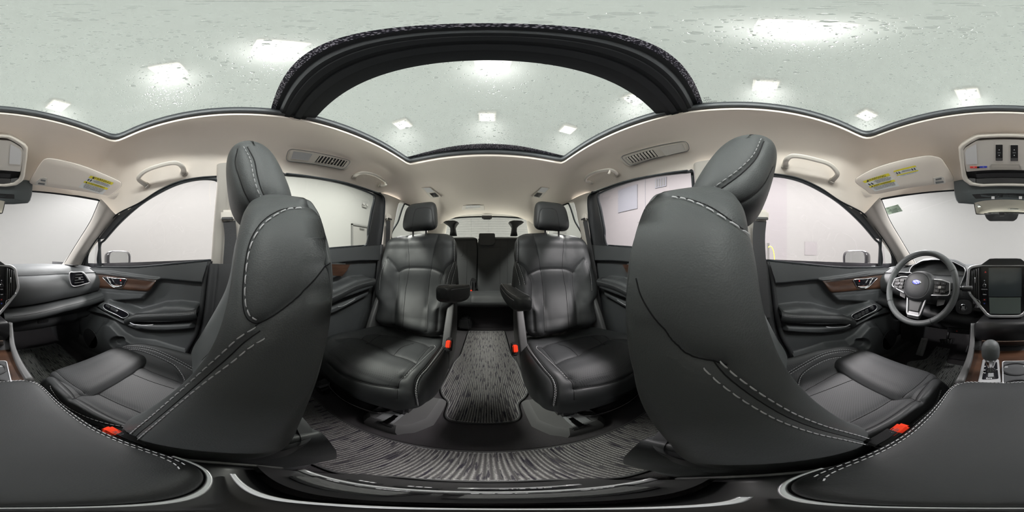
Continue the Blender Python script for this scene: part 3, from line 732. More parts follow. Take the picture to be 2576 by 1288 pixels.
    rows[-1] = [(a+.0, b, .80+(.12 if b < -1.0 else .10)) for a, b, c in rows[-1]]
    struct(sheet('wall_rear_side_%s' % nm, rows, 'hard_plastic', None, 12, 30, flip=True))
    # outer sill so that no light leaks under the doors
    struct(mesh('baseboard_%s' % nm, [(.79, -2.4, -.02), (.79, 1.6, -.02), (.79, 1.6, .74), (.79, .9, .745), (.79, 0, .79), (.79, -1.0, .86), (.79, -2.4, .90)], [tuple(range(7))], 'paint', None, False))
    setm()
side(1, 'right', 0); side(-1, 'left', 0)
struct(mesh('wall_cargo_back', [(-.8, -2.21, -.02), (.8, -2.21, -.02), (.8, -2.21, .93), (-.8, -2.21, .93)], [(3, 2, 1, 0)], 'hard_plastic', None, False))
# ---- windscreen
wt = [(-.66, .56, 1.16), (-.607, .66, 1.127), (-.45, .725, 1.142), (-.22, .785, 1.152), (0, .81, 1.155), (.22, .785, 1.152), (.45, .725, 1.142), (.607, .66, 1.127), (.66, .56, 1.16)]
wb = [(-.80, 1.10, .70), (-.72, 1.20, .72), (-.5, 1.36, .725), (-.25, 1.44, .725), (0, 1.46, .725), (.25, 1.44, .725), (.5, 1.36, .725), (.72, 1.20, .72), (.80, 1.10, .70)]
struct(sheet('window_7', [wt, [tuple((a+b)/2 for a, b in zip(p, q)) for p, q in zip(wt, wb)], wb], 'glass_clear', None, 12, 30, flip=True))
struct(tube('trim_33', [(a, b-.004, c-.006) for a, b, c in wt[1:-1]], .006, 'rubber', None, 50, 8))
for s in (1, -1):
    setm(None if s > 0 else flipx())
    struct(tube('trim_%d' % (34 if s > 0 else 35), [P(252, 500, x=.606), P(240, 530, x=.618), P(225, 562, x=.635), P(195, 610, x=.663), P(163, 661, x=.70)], .004, 'rubber', None, 30, 6))
setm()
# ---- tail gate
hw = [P(a, b, y=-2.24) for a, b in [(1116, 600), (1117, 570), (1126, 554), (1150, 548), (1228, 545), (1306, 548), (1328, 553), (1338, 570), (1339, 600)]]
cx_ = sum(p[0] for p in hw)/len(hw); hw = [(p[0]-cx_, p[1], p[2]) for p in hw]
ap = hw+[(hw[-1][0]-.02, -2.24, .85), (hw[0][0]+.02, -2.24, .85)]
apc = cr(ap, 120, True)
struct(sweep('trim_36', apc, rrect(.02, .03, .006), 'rubber', None, (0, 1, 0), True))
o = struct(mesh('window_8', [(-.66, -2.26, .80), (.66, -2.26, .80), (.66, -2.26, 1.42), (-.66, -2.26, 1.42)], [(3, 2, 1, 0)], 'glass_privacy', None, False))
for k in range(13): rbox('heating_wire', (0, -2.256, .90+.035*k), (1.2, .001, .0018), 'grey_print', o, 0)
for xx in (-.02, .22): rbox('heating_wire', (xx, -2.256, 1.2), (.0015, .001, .4), 'grey_print', o, 0)
outer = np.array([(x*1.0, -2.12, z) for x, z in [(0, 0)]])
R1 = apc.copy(); R2 = apc.copy(); c_ = R1.mean(0)
big = np.array([(max(-.78, min(.78, c_[0]+(p[0]-c_[0])*1.5)), -2.135, max(.5, min(1.40, c_[2]+(p[2]-c_[2])*1.14))) for p in apc])
mid_ = np.array([(max(-.78, min(.78, c_[0]+(p[0]-c_[0])*1.06)), -2.19, c_[2]+(p[2]-c_[2])*1.05) for p in apc])
struct(loft('wall_tail_gate', np.array([R1, mid_, big]), 'beige_plastic', None, False, True))
p = P(1226, 548, y=-2.17)
o = tag(rbox('brake_lamp_housing', (0, -2.17, p[2]+.002), (.115, .05, .055), 'hard_plastic', None, .012, taper=(1.35, 1)), 'small dark housing hanging at the top middle of the tail gate window', 'housing')
# ================================================================ doors
def heightpanel(name, poly, base, feats, m, parent, seams=(), step=.0045, flip=False, stitches=()):
    """door card over (y,z): x = base - sum of relief; feats: (poly, height, blend, roundness)"""
    poly = np.array(poly, float); y0, z0 = poly.min(0); y1, z1 = poly.max(0)
    ys = np.arange(y0-.01, y1+.01, step); zs = np.arange(z0-.01, z1+.01, step)
    Yg, Zg = np.meshgrid(ys, zs, indexing='ij'); Q = np.stack([Yg.ravel(), Zg.ravel()], 1)
    X_ = base(Q[:, 0], Q[:, 1])
    for f in feats:
        pl_, h, w = f[:3]; D = sdf(pl_, Q); hh = h(Q[:, 0], Q[:, 1]) if callable(h) else h
        mode = f[3] if len(f) > 3 else 'add'
        k = sstep((D+w*.5)/w)
        if mode == 'add': X_ = X_-hh*k
        elif mode == 'set': X_ = X_*(1-k)+(base(Q[:, 0], Q[:, 1])-hh)*k
        if len(f) > 4: X_ = X_-f[4]*np.sqrt(np.clip(D/ f[5], 0, 1))*(D > 0)
    for sm, dp, w in seams:
        A = cr(sm, 60) if len(sm) > 2 else even(sm, 30); A3 = np.c_[np.zeros(len(A)), A]
        D = seg_dist(np.c_[np.zeros(len(Q)), Q], A3); X_ = X_+dp*np.exp(-(D/w)**2)
    # snap the border of the grid onto the outline
    Din = sdf(poly, Q); G = np.stack([X_, Q[:, 0], Q[:, 1]], 1)
    keep = Din > -step*.75
    out = (Din < 0) & keep; A = poly; Bp = np.roll(A, -1, 0)
    for i in np.where(out)[0]:
        best = 9
        for a, b in zip(A, Bp):
            ab = b-a; t = np.clip(np.dot(Q[i]-a, ab)/np.dot(ab, ab), 0, 1); c = a+t*ab; dd_ = np.linalg.norm(Q[i]-c)
            if dd_ < best: best = dd_; cc = c
        G[i, 1:] = cc
    nu, nv = Yg.shape; F = []
    idx = keep.reshape(nu, nv)
    for i in range(nu-1):
        for j in range(nv-1):
            if idx[i, j] and idx[i+1, j] and idx[i, j+1] and idx[i+1, j+1]:
                a, b, c, d = i*nv+j, i*nv+j+1, (i+1)*nv+j+1, (i+1)*nv+j
                F.append((a, d, c, b) if flip else (a, b, c, d))
    used = sorted({v for f in F for v in f}); mp = {v: k for k, v in enumerate(used)}
    o = mesh(name, G[used], [[mp[v] for v in f] for f in F], m, parent, True)
    bv = BVHTree.FromPolygons([Vector(G[v]) for v in used], [[mp[v] for v in f] for f in F])
    return o, bv
def yz(px, py, x): p = P(px, py, x=x); return (p[1], p[2])
def on(bv, pts, n=60, lift=.0015, smooth=True):
    """(y,z) polyline -> points on the door card"""
    A = cr(pts, n) if smooth and len(pts) > 2 else even(pts, n); out = []
    for y, z in A:
        h = bv.ray_cast(Vector((0, y, z)), Vector((1, 0, 0)))
        if h[0] is not None: out.append((h[0].x-lift, y, z))
    return out
def dashes(name, pts, parent, r=.0006, dash=.0045, gap=.003):
    pts = np.array(pts); tot = np.linalg.norm(np.diff(pts, axis=0), axis=1).sum(); n = max(2, int(tot/(dash+gap))); A = even(pts, 2*n+1); V = []; F = []
    for k in range(n):
        p, q = Vector(A[2*k]), Vector(A[2*k])+(Vector(A[2*k+1])-Vector(A[2*k]))*1.25
        t = (q-p).normalized(); u = t.orthogonal().normalized()*r; w = t.cross(u); b = len(V)
        for c in (p, q): V += [(c+u)[:], (c+w)[:], (c-u)[:], (c-w)[:]]
        F += [(b+j, b+(j+1) % 4, b+4+(j+1) % 4, b+4+j) for j in range(4)]+[(b+3, b+2, b+1, b), (b+4, b+5, b+6, b+7)]
    return mesh(name, V, F, 'stitch', parent, False)
def front_door(s):
    setm(None if s > 0 else flipx())
    wd = 'passenger' if s > 0 else 'driver'
    d = thing('door_%d' % (1 if s > 0 else 3), 'black front %s door with wood trim, padded armrest and chrome handle' % wd, 'door', (.77, .4, .05)); d['kind'] = 'structure'
    xb = .745
    top = [yz(203, 674, xb), yz(245, 673, xb), yz(345, 674, xb), yz(440, 666, xb), yz(526, 657, xb)]
    poly = top+[yz(512, 700, xb), yz(508, 730, xb), yz(500, 790, xb), yz(487, 840, xb), yz(462, 897, xb), (.16, .10), (.30, .03), (.95, .03), (1.06, .3), (1.05, .6), (1.0, .72)]
    base = lambda y, z: .745+.0*y-.010*np.cos((z-.40)*5)*0+.012*(z < .5)*0
    X1, X2, X3 = .722, .705, .665
    belt = [(a, b+.04) for a, b in top]+[(top[-1][0]-.05, top[-1][1]+.04), (yz(524, 713, X1)[0]-.05, yz(524, 713, X1)[1]), yz(524, 713, X1), yz(508, 712.5, X1), yz(422, 704, X1), yz(398, 702.5, X1), yz(281, 686, X1), yz(200, 681, X1)]
    below = [yz(200, 681, X2), yz(281, 686, X2), yz(398, 703, X2), yz(386, 722, X2), yz(374, 738, X2), yz(357, 754, X2), yz(300, 757, X2), yz(236, 760, X2), yz(205, 762, X2)]
    low = [yz(180, 740, .70), yz(240, 768, .70), yz(262, 780, .70), yz(300, 802, .70), yz(330, 812, .70), yz(400, 814, .70), yz(484, 810, .70), yz(486, 829, .70), yz(398, 834.6, .70), yz(341, 829.6, .70), yz(313, 818, .70), yz(270, 796, .70), yz(230, 786, .70), yz(180, 780, .70)]
    arm = [yz(321, 806, X3), yz(313, 800, X3), yz(333, 789, X3), yz(406, 771, X3), yz(442, 770, X3), yz(488, 775, X3), yz(494, 782, X3), yz(491, 809, X3), yz(402, 815.5, X3), yz(345, 814, X3)]
    swp = [yz(238, 772, .66), yz(246, 764, .66), yz(266.6, 759, .66), yz(300, 774, .66), yz(334, 789, .66), yz(345, 800, .66), yz(321, 812, .66), yz(309, 806, .66), yz(280, 795, .66), yz(256, 784, .66)]
    pocket = [yz(250, 818, .69), yz(262, 815, .69), yz(273, 818, .69), yz(300, 846, .69), yz(325, 862, .69), yz(380, 870, .69), yz(480, 900, .69), (.16, .12), (.9, .05), (.86, .16)]
    cup = [yz(295+19*math.cos(a), 862+14*math.sin(a), .70) for a in np.linspace(0, 2*PI, 24, endpoint=False)]
    feats = [(belt, .030, .012, 'add'), (below, .045, .02, 'add'), (low, .052, .03, 'add'),
             (pocket, .045, .03, 'add'), (cup, -.055, .012, 'add'),
             (arm, lambda y, z: .062+.0*y, .012, 'set', .012, .02), (swp, .075, .016, 'set')]
    dc, bv = heightpanel('door_panel', poly, base, feats, 'soft_plastic', d,
        seams=[([yz(524, 713, X1), yz(422, 704, X1), yz(398, 702.5, X1), yz(281, 686, X1)], .004, .003),
               ([yz(215, 728, .69), yz(290, 737, .69), yz(345, 740, .69), yz(368, 741, .69)], .002, .002),
               ([yz(236, 771, .665), yz(246, 778, .665)], .002, .002)], flip=False)
    # armrest pad
    rows = []
    prof_t = [(313, 803, 801), (325, 797.5, 793), (341, 793, 786), (370, 791, 778), (406, 789.5, 771), (442, 788, 769.5), (470, 786.5, 771), (489, 783.5, 775), (494, 781.5, 780)]
    ctr_ = []
    for px_, lo, hi in prof_t:
        e = P(px_, lo, x=.662); t_ = P(px_+2, hi, x=.722)
        ctr_.append((e, t_))
    rows = []
    for e, t_ in ctr_:
        e, t_ = np.array(e), np.array(t_); y = e[1]
        zt = e[2]+.004
        b = np.array((e[0]+.004, y, e[2]-.046)); 
        rows.append([(.735, t_[1]*.3+y*.7, zt+.004), (.715, y, zt+.005), (.69, y, zt+.004), (.668, y, zt+.001), (e[0]-.004, y, e[2]-.004), (e[0]-.005, y, e[2]-.018), (b[0], y, b[2]+.012), (b[0]+.012, y, b[2])])
    arm_o = sheet('armrest', rows, 'leather', d, 60, 30, flip=True)
    for k, off in ((0, -.003), (1, -.009)):
        dashes('stitching', [(e[0]-.0058+.0005*k, e[1], e[2]+off+.001) for e, _ in ctr_[1:-1]], arm_o, .0005, .004, .003)
    # wood band
    wp = [yz(206, 684, .712), yz(250, 687, .712), yz(281, 690, .712), yz(330, 696, .712), yz(397, 704.5, .712), yz(388, 720, .712), yz(378, 733, .712), yz(300, 727, .712), yz(225, 722, .712), yz(205, 716, .712)]
    A = np.array(wp); rows = []
    tp = cr([wp[0], wp[1], wp[2], wp[3], wp[4]], 40); bt = cr([wp[9], wp[8], wp[7], wp[6], (wp[4][0]+.004, wp[4][1]-.004)], 40)
    bt = even(np.array([wp[9], wp[8], wp[7], wp[6], wp[5], (wp[4][0]+.001, wp[4][1]-.003)]), 40)
    for a, b in zip(tp, bt):
        rows.append([(.706-.004*0, a[0], a[1]), (.698, a[0]*.93+b[0]*.07, a[1]*.93+b[1]*.07), (.696, (a[0]+b[0])/2, (a[1]+b[1])/2), (.692, a[0]*.12+b[0]*.88, a[1]*.12+b[1]*.88), (.700, b[0], b[1])])
    wo = sheet('wood_trim', rows, 'wood', d, 50, 16, flip=True)
    sheet('trim_highlight', [[(.7045, a[0], a[1]+.002), (.694, a[0], a[1]-.006)] for a in tp[10:]], 'dark_chrome', wo, lin=True, nv=3, flip=True)
    # handle
    hx = .693
    loop = [yz(258, 698, hx), yz(266, 697, hx), (yz(288, 700, hx)), yz(317, 702, hx), yz(315, 710, hx), yz(309, 723, hx), yz(300, 724.5, hx), yz(285, 722, hx), yz(275, 715, hx), yz(264, 704, hx)]
    L3 = [(hx, a, b) for a, b in loop]
    hb = mesh('inner_handle', [(hx+.001, a, b) for a, b in cr(loop, 40, True)], [tuple(range(40))], 'gloss_black', d, False)
    tube('chrome_surround', L3, .0022, 'chrome', hb, 60, 8, True)
    lev = [yz(268, 700, hx), yz(275, 700, hx), yz(283, 713, hx), yz(292, 719, hx), yz(303, 720, hx), yz(308, 718, hx)]
    sweep('lever', cr([(hx-.004-.010*math.sin(i/5*PI), a, b) for i, (a, b) in enumerate(lev)], 24), rrect(.006, .012, .002), 'chrome', hb, (1, 0, 0))
    c = yz(306, 712, hx); rbox('lock_knob', (hx-.004, c[0], c[1]), (.008, .016, .010), 'chrome', hb, .002)
    c = yz(304, 705, hx); rbox('lock_mark', (hx-.002, c[0], c[1]), (.004, .007, .009), 'icon_red', hb, .001)
    # switch panel
    sx_ = .6655
    lp = [yz(266, 763.5, sx_), yz(280, 768, sx_), yz(322, 788, sx_), yz(311, 800, sx_), yz(292, 791, sx_), yz(265, 778, sx_), yz(260, 769, sx_)]
    tl = cr([(sx_-.001, a, b) for a, b in lp], 60, True)
    sp = mesh('switch_panel', np.vstack([cr([(sx_-.0, a, b) for a, b in lp], 40, True)]), [tuple(range(40))], 'gloss_black', d, False)
    tube('chrome_surround', tl, .0018, 'satin_silver', sp, 60, 8, True)
    R = axes(P(311, 800, x=sx_)[0:0] or (0, -1, -.28), (-1, 0, 0))
    def sw(px_, py_, w, h, m='hard_plastic', nm='window_switch'):
        c_ = yz(px_, py_, sx_-.004); a_ = np.array(yz(322, 788, sx_))-np.array(yz(280, 768, sx_)); return rbox(nm, (sx_-.005, c_[0], c_[1]), (w, h, .008), m, sp, .002, axes((0, a_[0], a_[1]), (-1, 0, 0)))
    if s > 0:
        sw(272, 770, .034, .016, nm='lock_switch'); o_ = sw(287, 778, .05, .020); sw(294, 780.5, .012, .010, 'icon_white', 'switch_icon')
    else:
        for a_, b_ in ((313, 793), (304, 789), (295, 784), (286, 779.5)):
            sw(a_, b_, .022, .022)
            sw(a_-1, b_-.6, .006, .008, 'chrome', 'switch_lip')
        c_ = yz(274, 771, sx_-.004); lathe('mirror_knob', [(.013, 0), (.013, .006), (.009, .014), (.008, .016)], (sx_-.002, c_[0], c_[1]), (-1, 0, 0), 'hard_plastic', sp, 24)
        c_ = np.array([yz(232, 701, .695), yz(232, 706, .695), yz(232, 711, .695)])
        for a_, b_ in c_: rbox('memory_button', (.694, a_, b_), (.006, .012, .012), 'grey_plastic', d, .002)
    # pull pocket chrome arc
    pc = [P(327, 811.5, x=.656), P(338, 816, x=.655), P(355, 818, x=.655), P(372, 818, x=.656), P(386, 816.5, x=.660)]
    sweep('pull_trim', cr(pc, 30), rrect(.003, .007, .001), 'satin_silver', d, (1, 0, 0))
    # belt line rubber and rear edge of the door
    sweep('window_rubber', [(.748, y, z+.003) for y, z in [yz(245, 672.5, .748), yz(345, 673, .748), yz(440, 665, .748), yz(528, 656, .748)]], rrect(.02, .010, .003), 'rubber', d, (0, 0, 1), n=40)
    rows = []
    for (a_, b_) in [yz(527, 657, .745), yz(513, 700, .745), yz(509, 730, .745), yz(501, 790, .745), yz(488, 840, .745), yz(463, 897, .745), (.16, .10)]:
        rows.append([(.737, a_+.004, b_), (.735, a_-.006, b_), (.745, a_-.016, b_), (.77, a_-.018, b_)])
    sheet('door_edge', rows, 'hard_plastic', d, 40, 10, flip=True)
    # speaker grille low in the door
    c_ = yz(232, 850, .72)
    mesh_c = [(.7, c_[0]+.075*math.cos(a), c_[1]+.085*math.sin(a)) for a in np.linspace(0, 2*PI, 40, endpoint=False)]
    sp_ = mesh('speaker_grille', mesh_c, [tuple(range(40))], 'black_plastic', d, False)
    tube('grille_rim', mesh_c, .002, 'hard_plastic', sp_, None, 8, True)
    setm()
front_door(1); front_door(-1)
def rear_door(s):
    setm(None if s > 0 else flipx())
    wd = 'right' if s > 0 else 'left'
    d = thing('door_%d' % (2 if s > 0 else 4), 'black rear %s door with padded armrest behind the front seat' % wd, 'door', (.77, -.6, .05)); d['kind'] = 'structure'
    xb = .745; q = lambda a, b, x=.745: yz(a, b, x)
    top = [(-.21, .80+.0), q(760, 634), q(838, 626), q(920, 619.5), q(950, 617)]
    poly = top+[q(948, 640), q(942, 700), q(932, 760), q(925, 818), (-.80, .08), (-.72, .03), (-.24, .03)]
    X1 = .722
    belt = [(-.15, .86)]+[(a, b+.04) for a, b in top[1:]]+[(top[-1][0]-.06, top[-1][1]), q(966, 656, X1), q(905, 657, X1), q(860, 661, X1), (-.2, .75)]
    pad = [q(850, 664, .70), q(878, 664, .70), q(868, 680, .70), q(856, 697, .70), q(835, 705, .70), (-.25, .66), (-.25, .75)]
    arm = [q(820, 735, .665), q(850, 724, .665), q(900, 702, .665), q(935, 698, .665), q(944, 704, .665), q(942, 725, .665), q(880, 748, .665), q(850, 758, .665), (-.3, .53), (-.3, .60)]
    low = [q(936, 728, .69), q(880, 756, .69), q(845, 772, .69), (-.3, .50), (-.3, .44), q(845, 792, .69), q(880, 774, .69), q(933, 744, .69)]
    dc, bv = heightpanel('door_panel', poly, lambda y, z: .745+0*y, [(belt, .028, .012), (pad, .038, .02), (low, .04, .03), (arm, .066, .014, 'set', .012, .02)], 'soft_plastic', d,
        seams=[([q(948, 657, X1), q(905, 657, X1), q(860, 661, X1)], .004, .003)], flip=False)
    rows = []
    for px_, lo, hi in [(835, 745, 0), (850, 738, 0), (870, 728, 0), (890, 718, 0), (910, 711, 0), (930, 706, 0), (940, 704, 0), (944, 703, 0)]:
        e = np.array(P(px_, lo, x=.662)); y = e[1]; zt = e[2]+.004; b = (e[0]+.004, y, e[2]-.05)
        rows.append([(.735, y, zt+.010), (.70, y, zt+.008), (.672, y, zt+.003), (e[0]-.004, y, e[2]-.004), (e[0]-.005, y, e[2]-.02), (b[0], y, b[2]+.012), (b[0]+.012, y, b[2])])
    ao = sheet('armrest', rows, 'leather', d, 50, 26, flip=True)
    dashes('stitching', [(r[3][0]-.001, r[3][1], r[3][2]-.003) for r in rows], ao, .0005, .004, .003)
    wp = [q(820, 664, .716), q(878, 665, .716), q(869, 681, .716), q(858, 695, .716), q(820, 690, .716)]
    mesh('wood_trim', [(.705, a, b) for a, b in wp], [tuple(range(5))[::-1]], 'wood', d, False)
    pc = [P(850, 772, x=.656), P(865, 768, x=.655), P(885, 757, x=.656), P(893, 752, x=.66)]
    sweep('pull_trim', cr(pc, 30), rrect(.003, .006, .001), 'satin_silver', d, (1, 0, 0))
    sweep('window_rubber', [(.748, y, z+.003) for y, z in [(-.23, .795), q(760, 634, .748), q(838, 625, .748), q(925, 618, .748)]], rrect(.02, .010, .003), 'rubber', d, (0, 0, 1), n=40)
    rows = []
    for (a_, b_) in [q(951, 616), q(949, 640), q(943, 700), q(933, 760), q(926, 818), (-.80, .08)]:
        rows.append([(.73, a_+.006, b_), (.722, a_-.006, b_), (.715, a_-.02, b_), (.735, a_-.045, b_), (.77, a_-.05, b_)])
    sheet('door_edge', rows, 'hard_plastic', d, 40, 12, flip=True)
    setm()
rear_door(1); rear_door(-1)
# ================================================================ outside mirrors
def side_mirror(s):
    setm(None if s > 0 else flipx())
    wd = 'right' if s > 0 else 'left'
    f = (lambda a, b, x: P(a, b, x=x)) if s > 0 else (lambda a, b, x: mir(P(2456-a+(-6), b, x=-x)))
    c = np.array(f(300, 652, .95))
    t = thing('side_mirror', 'dark %s outside mirror seen through the front %s window' % (wd, 'passenger' if s > 0 else 'driver'), 'mirror', (.86, c[1], .72), 'outside mirrors')
    # local frame: u across the face, w up, v outward normal towards the driver
    n = Vector((-.30, -.95, 0)).normalized(); u = Vector((0, 0, 1)).cross(n).normalized(); w = Vector((0, 0, 1))
    cc = Vector(c)
    def ring(k, off, sx=.098, sz=.062):
        return [(cc+u*(sx*k*a)+w*(sz*k*b)+n*off)[:] for a, b in sh]
    sh = [(math.copysign(abs(math.cos(a))**.55, math.cos(a)), math.copysign(abs(math.sin(a))**.6, math.sin(a))) for a in np.linspace(0, 2*PI, 48, endpoint=False)]
    loft('housing', [ring(.88, .002), ring(.93, .012), ring(1.03, .012), ring(1.08, -.01), ring(1.04, -.05), ring(.9, -.085), ring(.55, -.105), ring(.15, -.11)], 'paint', t, True)
    mesh('mirror_glass', ring(.88, .0035), [tuple(range(48))], 'mirror', t, False)
    sweep('arm', cr([(cc+w*-.04+n*-.05+u*(.06 if u.x < 0 else -.06))[:], (.84, c[1]+.0, c[2]-.05), (.79, c[1]+.05, c[2]-.055)], 12), rrect(.05, .03, .01), 'paint', t, (0, 0, 1))
    setm()
side_mirror(1); side_mirror(-1)
# ================================================================ seats
def headrest(parent, cx, cy, cz, hw, hh, hd, lean=.18, m='leather', seamf=True, taper=.12, n=96, mm=64, kp=.8, ce=.62):
    """padded head restraint; local box half sizes; leans back with height"""
    G = []
    for v in np.linspace(-1, 1, mm):
        v = math.sin(v*PI/2); k = (1-abs(v)**4.5)**(1/2.6) if abs(v) < 1 else 0
        k = max(k, .02)
        W = hw*(1-taper*(v*.5+.5))*(.25+.75*k) if abs(v) > 2 else hw*(1-taper*(v*.5+.5))*k**kp
        D = hd*k*(1.0-.22*v)
        row = []
        for a in np.linspace(0, 2*PI, n, endpoint=False):
            ca, sa = math.cos(a), math.sin(a)
            row.append((cx+W*math.copysign(abs(ca)**ce, ca), cy-lean*v*hh+D*math.copysign(abs(sa)**.75, sa)-.012*(v+.0)**2*(1 if sa > 0 else -.5), cz+hh*v))
        G.append(row)
    return G
def seat_front(s):
    setm(None if s > 0 else flipx(0, 0))
    wd = 'passenger' if s > 0 else 'driver'
    t = thing('front_seat', 'black leather front %s seat with grey stitching' % wd, 'seat', (.355, .2, .02), 'front seats')
    cx = .362
    zs = [.265, .33, .43, .50, .56, .62, .68, .74, .80, .84, .87, .895, .912, .920]
    w = [.205, .222, .227, .227, .226, .225, .222, .217, .206, .192, .172, .142, .095, .03]
    yf = [.155, .158, .150, .120, .092, .062, .034, .016, .006, -.002, -.012, -.030, -.058, -.105]
    yr = [-.110, -.118, -.138, -.165, -.190, -.214, -.232, -.240, -.238, -.231, -.222, -.204, -.178, -.135]
    def frontf(X, Y, z, W):
        # hollow between the side bolsters on the front, rounder shell at the back
        k = np.clip(Y, 0, 1); bol = .075*np.exp(-((z-.56)/.16)**2)+.028
        h = -bol*(1-sstep((np.abs(X)-.45)/.42))*k
        b = .13*it(z, [.265, .42, .52, .66], [.25, .35, .65, 1.0])*np.abs(X)**1.5*np.clip(-Y, 0, 1)
        return h+b
    if s < 0: yf = [a+.015*float(sstep((z-.48)/.24)) for a, z in zip(yf, zs)]; yr = [a-.014*float(sstep((z-.40)/.2)) for a, z in zip(yr, zs)]
    G = superpad(cx, zs, w, yf, yr, 260, 190, .60, frontf, .34)
    pd = Pad(G)
    if s > 0:
        s1 = pd.px([(752, 516), (715, 519), (685, 532), (656, 553), (634, 582), (620, 612), (611, 650), (605, 700), (603, 750), (608, 785), (619, 806), (640, 819), (655, 817)], 90)
        s2 = pd.px([(640, 826), (680, 803), (720, 775), (755, 745), (790, 706), (815, 675), (838, 650)], 70)
        s3 = pd.px([(655, 838), (615, 862), (570, 900), (520, 940), (450, 1000), (390, 1052), (335, 1100), (318, 1130)], 90)
        s4 = pd.px([(835, 690), (836, 760), (822, 840), (800, 900)], 40)
    else:
        s1 = pd.px([(1700, 488), (1740, 495), (1790, 514), (1850, 552), (1885, 578)], 90)
        s2 = pd.px([(1598, 700), (1612, 745), (1640, 795), (1680, 850), (1725, 895), (1790, 918), (1830, 926)], 70)
        s3 = pd.px([(1790, 918), (1830, 955), (1900, 1005), (1980, 1050), (2060, 1080), (2140, 1100), (2210, 1118)], 90)
        s4 = pd.px([(1585, 720), (1580, 800), (1590, 900)], 40)
    pd.seam(s1, .0045, .004, .001); pd.seam(s2, .0045, .0045, .0); pd.seam(s3, .004, .004, .001)
    sg = 1 if s > 0 else -1
    pd.stitch(s1, .007, .0085, .005, .0009); pd.stitch(s3, .008, .0085, .005, .0009); pd.stitch(s3, -.008, .0085, .005, .0009)
    # bolster seams on the front face
    for k in (-1, 1):
        sm = pd.proj([(cx+k*.125, 1, .42), (cx+k*.13, 1, .56), (cx+k*.14, 1, .70), (cx+k*.125, 1, .82), (cx+k*.10, 1, .89)], (0, -1, 0))
        pd.seam(sm, .005, .005)
        sm = pd.proj([(cx+k*.055, 1, .40), (cx+k*.06, 1, .62), (cx+k*.085, 1, .88)], (0, -1, 0)); pd.seam(sm, .004, .004)
    back = pd.build('backrest', 'leather_smooth', t, sr=.0008)
    # head restraint on two posts
    hc = (.366, -.048, .970) if s > 0 else (.366, -.012, .960)
    hg = headrest(t, hc[0], hc[1], hc[2], .128, .102, .060 if s > 0 else .068, -.22 if s > 0 else -.36, taper=.22, n=140, mm=110)
    hp = Pad(hg)
    if s > 0:
        a = hp.px([(622, 366), (640, 400), (648, 440), (660, 480), (680, 515)], 60); b = hp.px([(595, 372), (588, 410), (600, 450), (615, 490), (640, 530)], 60)
        hp.seam(a, .004, .004, .001).seam(b, .003, .003).stitch(a, -.007, .007, .004, .0008)
    else:
        a = hp.px([(1925, 352), (1905, 395), (1870, 430), (1830, 460), (1790, 488)], 60); b = hp.px([(1948, 420), (1925, 465), (1890, 497), (1850, 518)], 60)
        hp.seam(a, .004, .004, .001).seam(b, .003, .003).stitch(a, .007, .007, .004, .0008)
    hr = hp.build('head_restraint', 'leather_smooth', t)
    for k in (-.045, .045): tube('post', [(cx+k, -.085, .85), (cx+k, -.060, .93), (hc[0]+k, hc[1]-.01, hc[2]-.06)], .006, 'chrome', t, 12, 12)
    # cushion
    zc = [.10, .14, .20, .26, .31, .345, .366, .378]
    def cush():
        G = []
        n, m_ = 220, 150
        # sections along y from rear to front, loops in xz
        ys = np.linspace(-.13, .475, m_)
        for y in ys:
            W = it(y, [-.13, 0, .15, .3, .40, .45, .475], [.200, .214, .222, .225, .214, .195, .155])
            zt = it(y, [-.13, .0, .15, .28, .38, .44, .465, .475], [.300, .322, .345, .362, .368, .352, .325, .29])
            zb = it(y, [-.13, .2, .4, .475], [.10, .10, .13, .21])
            a = np.linspace(0, 2*PI, n, endpoint=False); ca, sa = np.cos(a), np.sin(a)
            X = np.sign(ca)*np.abs(ca)**.5; Z = np.sign(sa)*np.abs(sa)**.5
            x = cx-.004+W*X; z = (zt+zb)/2+(zt-zb)/2*Z
            bh = it(y, [-.13, .0, .15, .3, .40, .46, .475], [.07, .08, .085, .075, .045, .010, 0])
            kk = np.clip(Z, 0, 1)**3
            bump = bh*np.exp(-((np.abs(X)-.86)/.17)**2)*np.where(X > 0, 1.55, 1.0)
            z = z+bump*kk
            G.append(np.stack([x, np.full(n, y), z], 1))
        return np.array(G)
    G = cush(); cp = Pad(G, flip=True)
    ft = {}
    def pj(pts): return cp.proj([(a, b, 1) for a, b in pts], (0, 0, -1), 60)
    l1 = pj([(cx-.155, .43), (cx-.165, .30), (cx-.168, .15), (cx-.165, .0)]); cp.seam(l1, .006, .006)
    if s > 0:
        D_ = dict(ins=[[(318, 933), (378, 958), (438, 977)], [(236, 983), (296, 1013), (359, 1039)]], rear=[(176, 1003), (236, 980), (282, 955), (315, 931), (340, 912)], edge=[[(340, 912), (391, 936), (460, 961)]],
                  bol=[[(307, 887), (337, 881), (378, 892), (432, 917), (454, 942), (461, 957)], [(124, 972), (129, 985), (159, 1021), (214, 1051), (269, 1069), (319, 1078)]],
                  dbl=[[(296, 881), (323, 872), (378, 878), (432, 900), (493, 933)], [(90, 962), (118, 1007), (159, 1043), (214, 1070), (252, 1079)]])
    else:
        D_ = dict(ins=[[(2006, 1007), (2096, 974), (2159, 949)], [(2132, 1064), (2204, 1028), (2258, 994)]], rear=[(2114, 929), (2159, 949), (2222, 974), (2321, 1010)], edge=[[(1990, 1000), (2060, 960), (2114, 929)]],
                  bol=[[(2002, 983), (2015, 942), (2060, 911), (2105, 897), (2150, 902)], [(2294, 1066), (2348, 1019), (2366, 978)]],
                  dbl=[[(1955, 958), (2015, 921), (2074, 891), (2128, 882), (2166, 889)], [(2303, 1086), (2357, 1050), (2389, 1005), (2398, 962)]])
    for q in D_['ins']: cp.seam(cp.px(q, 50), .004, .005)
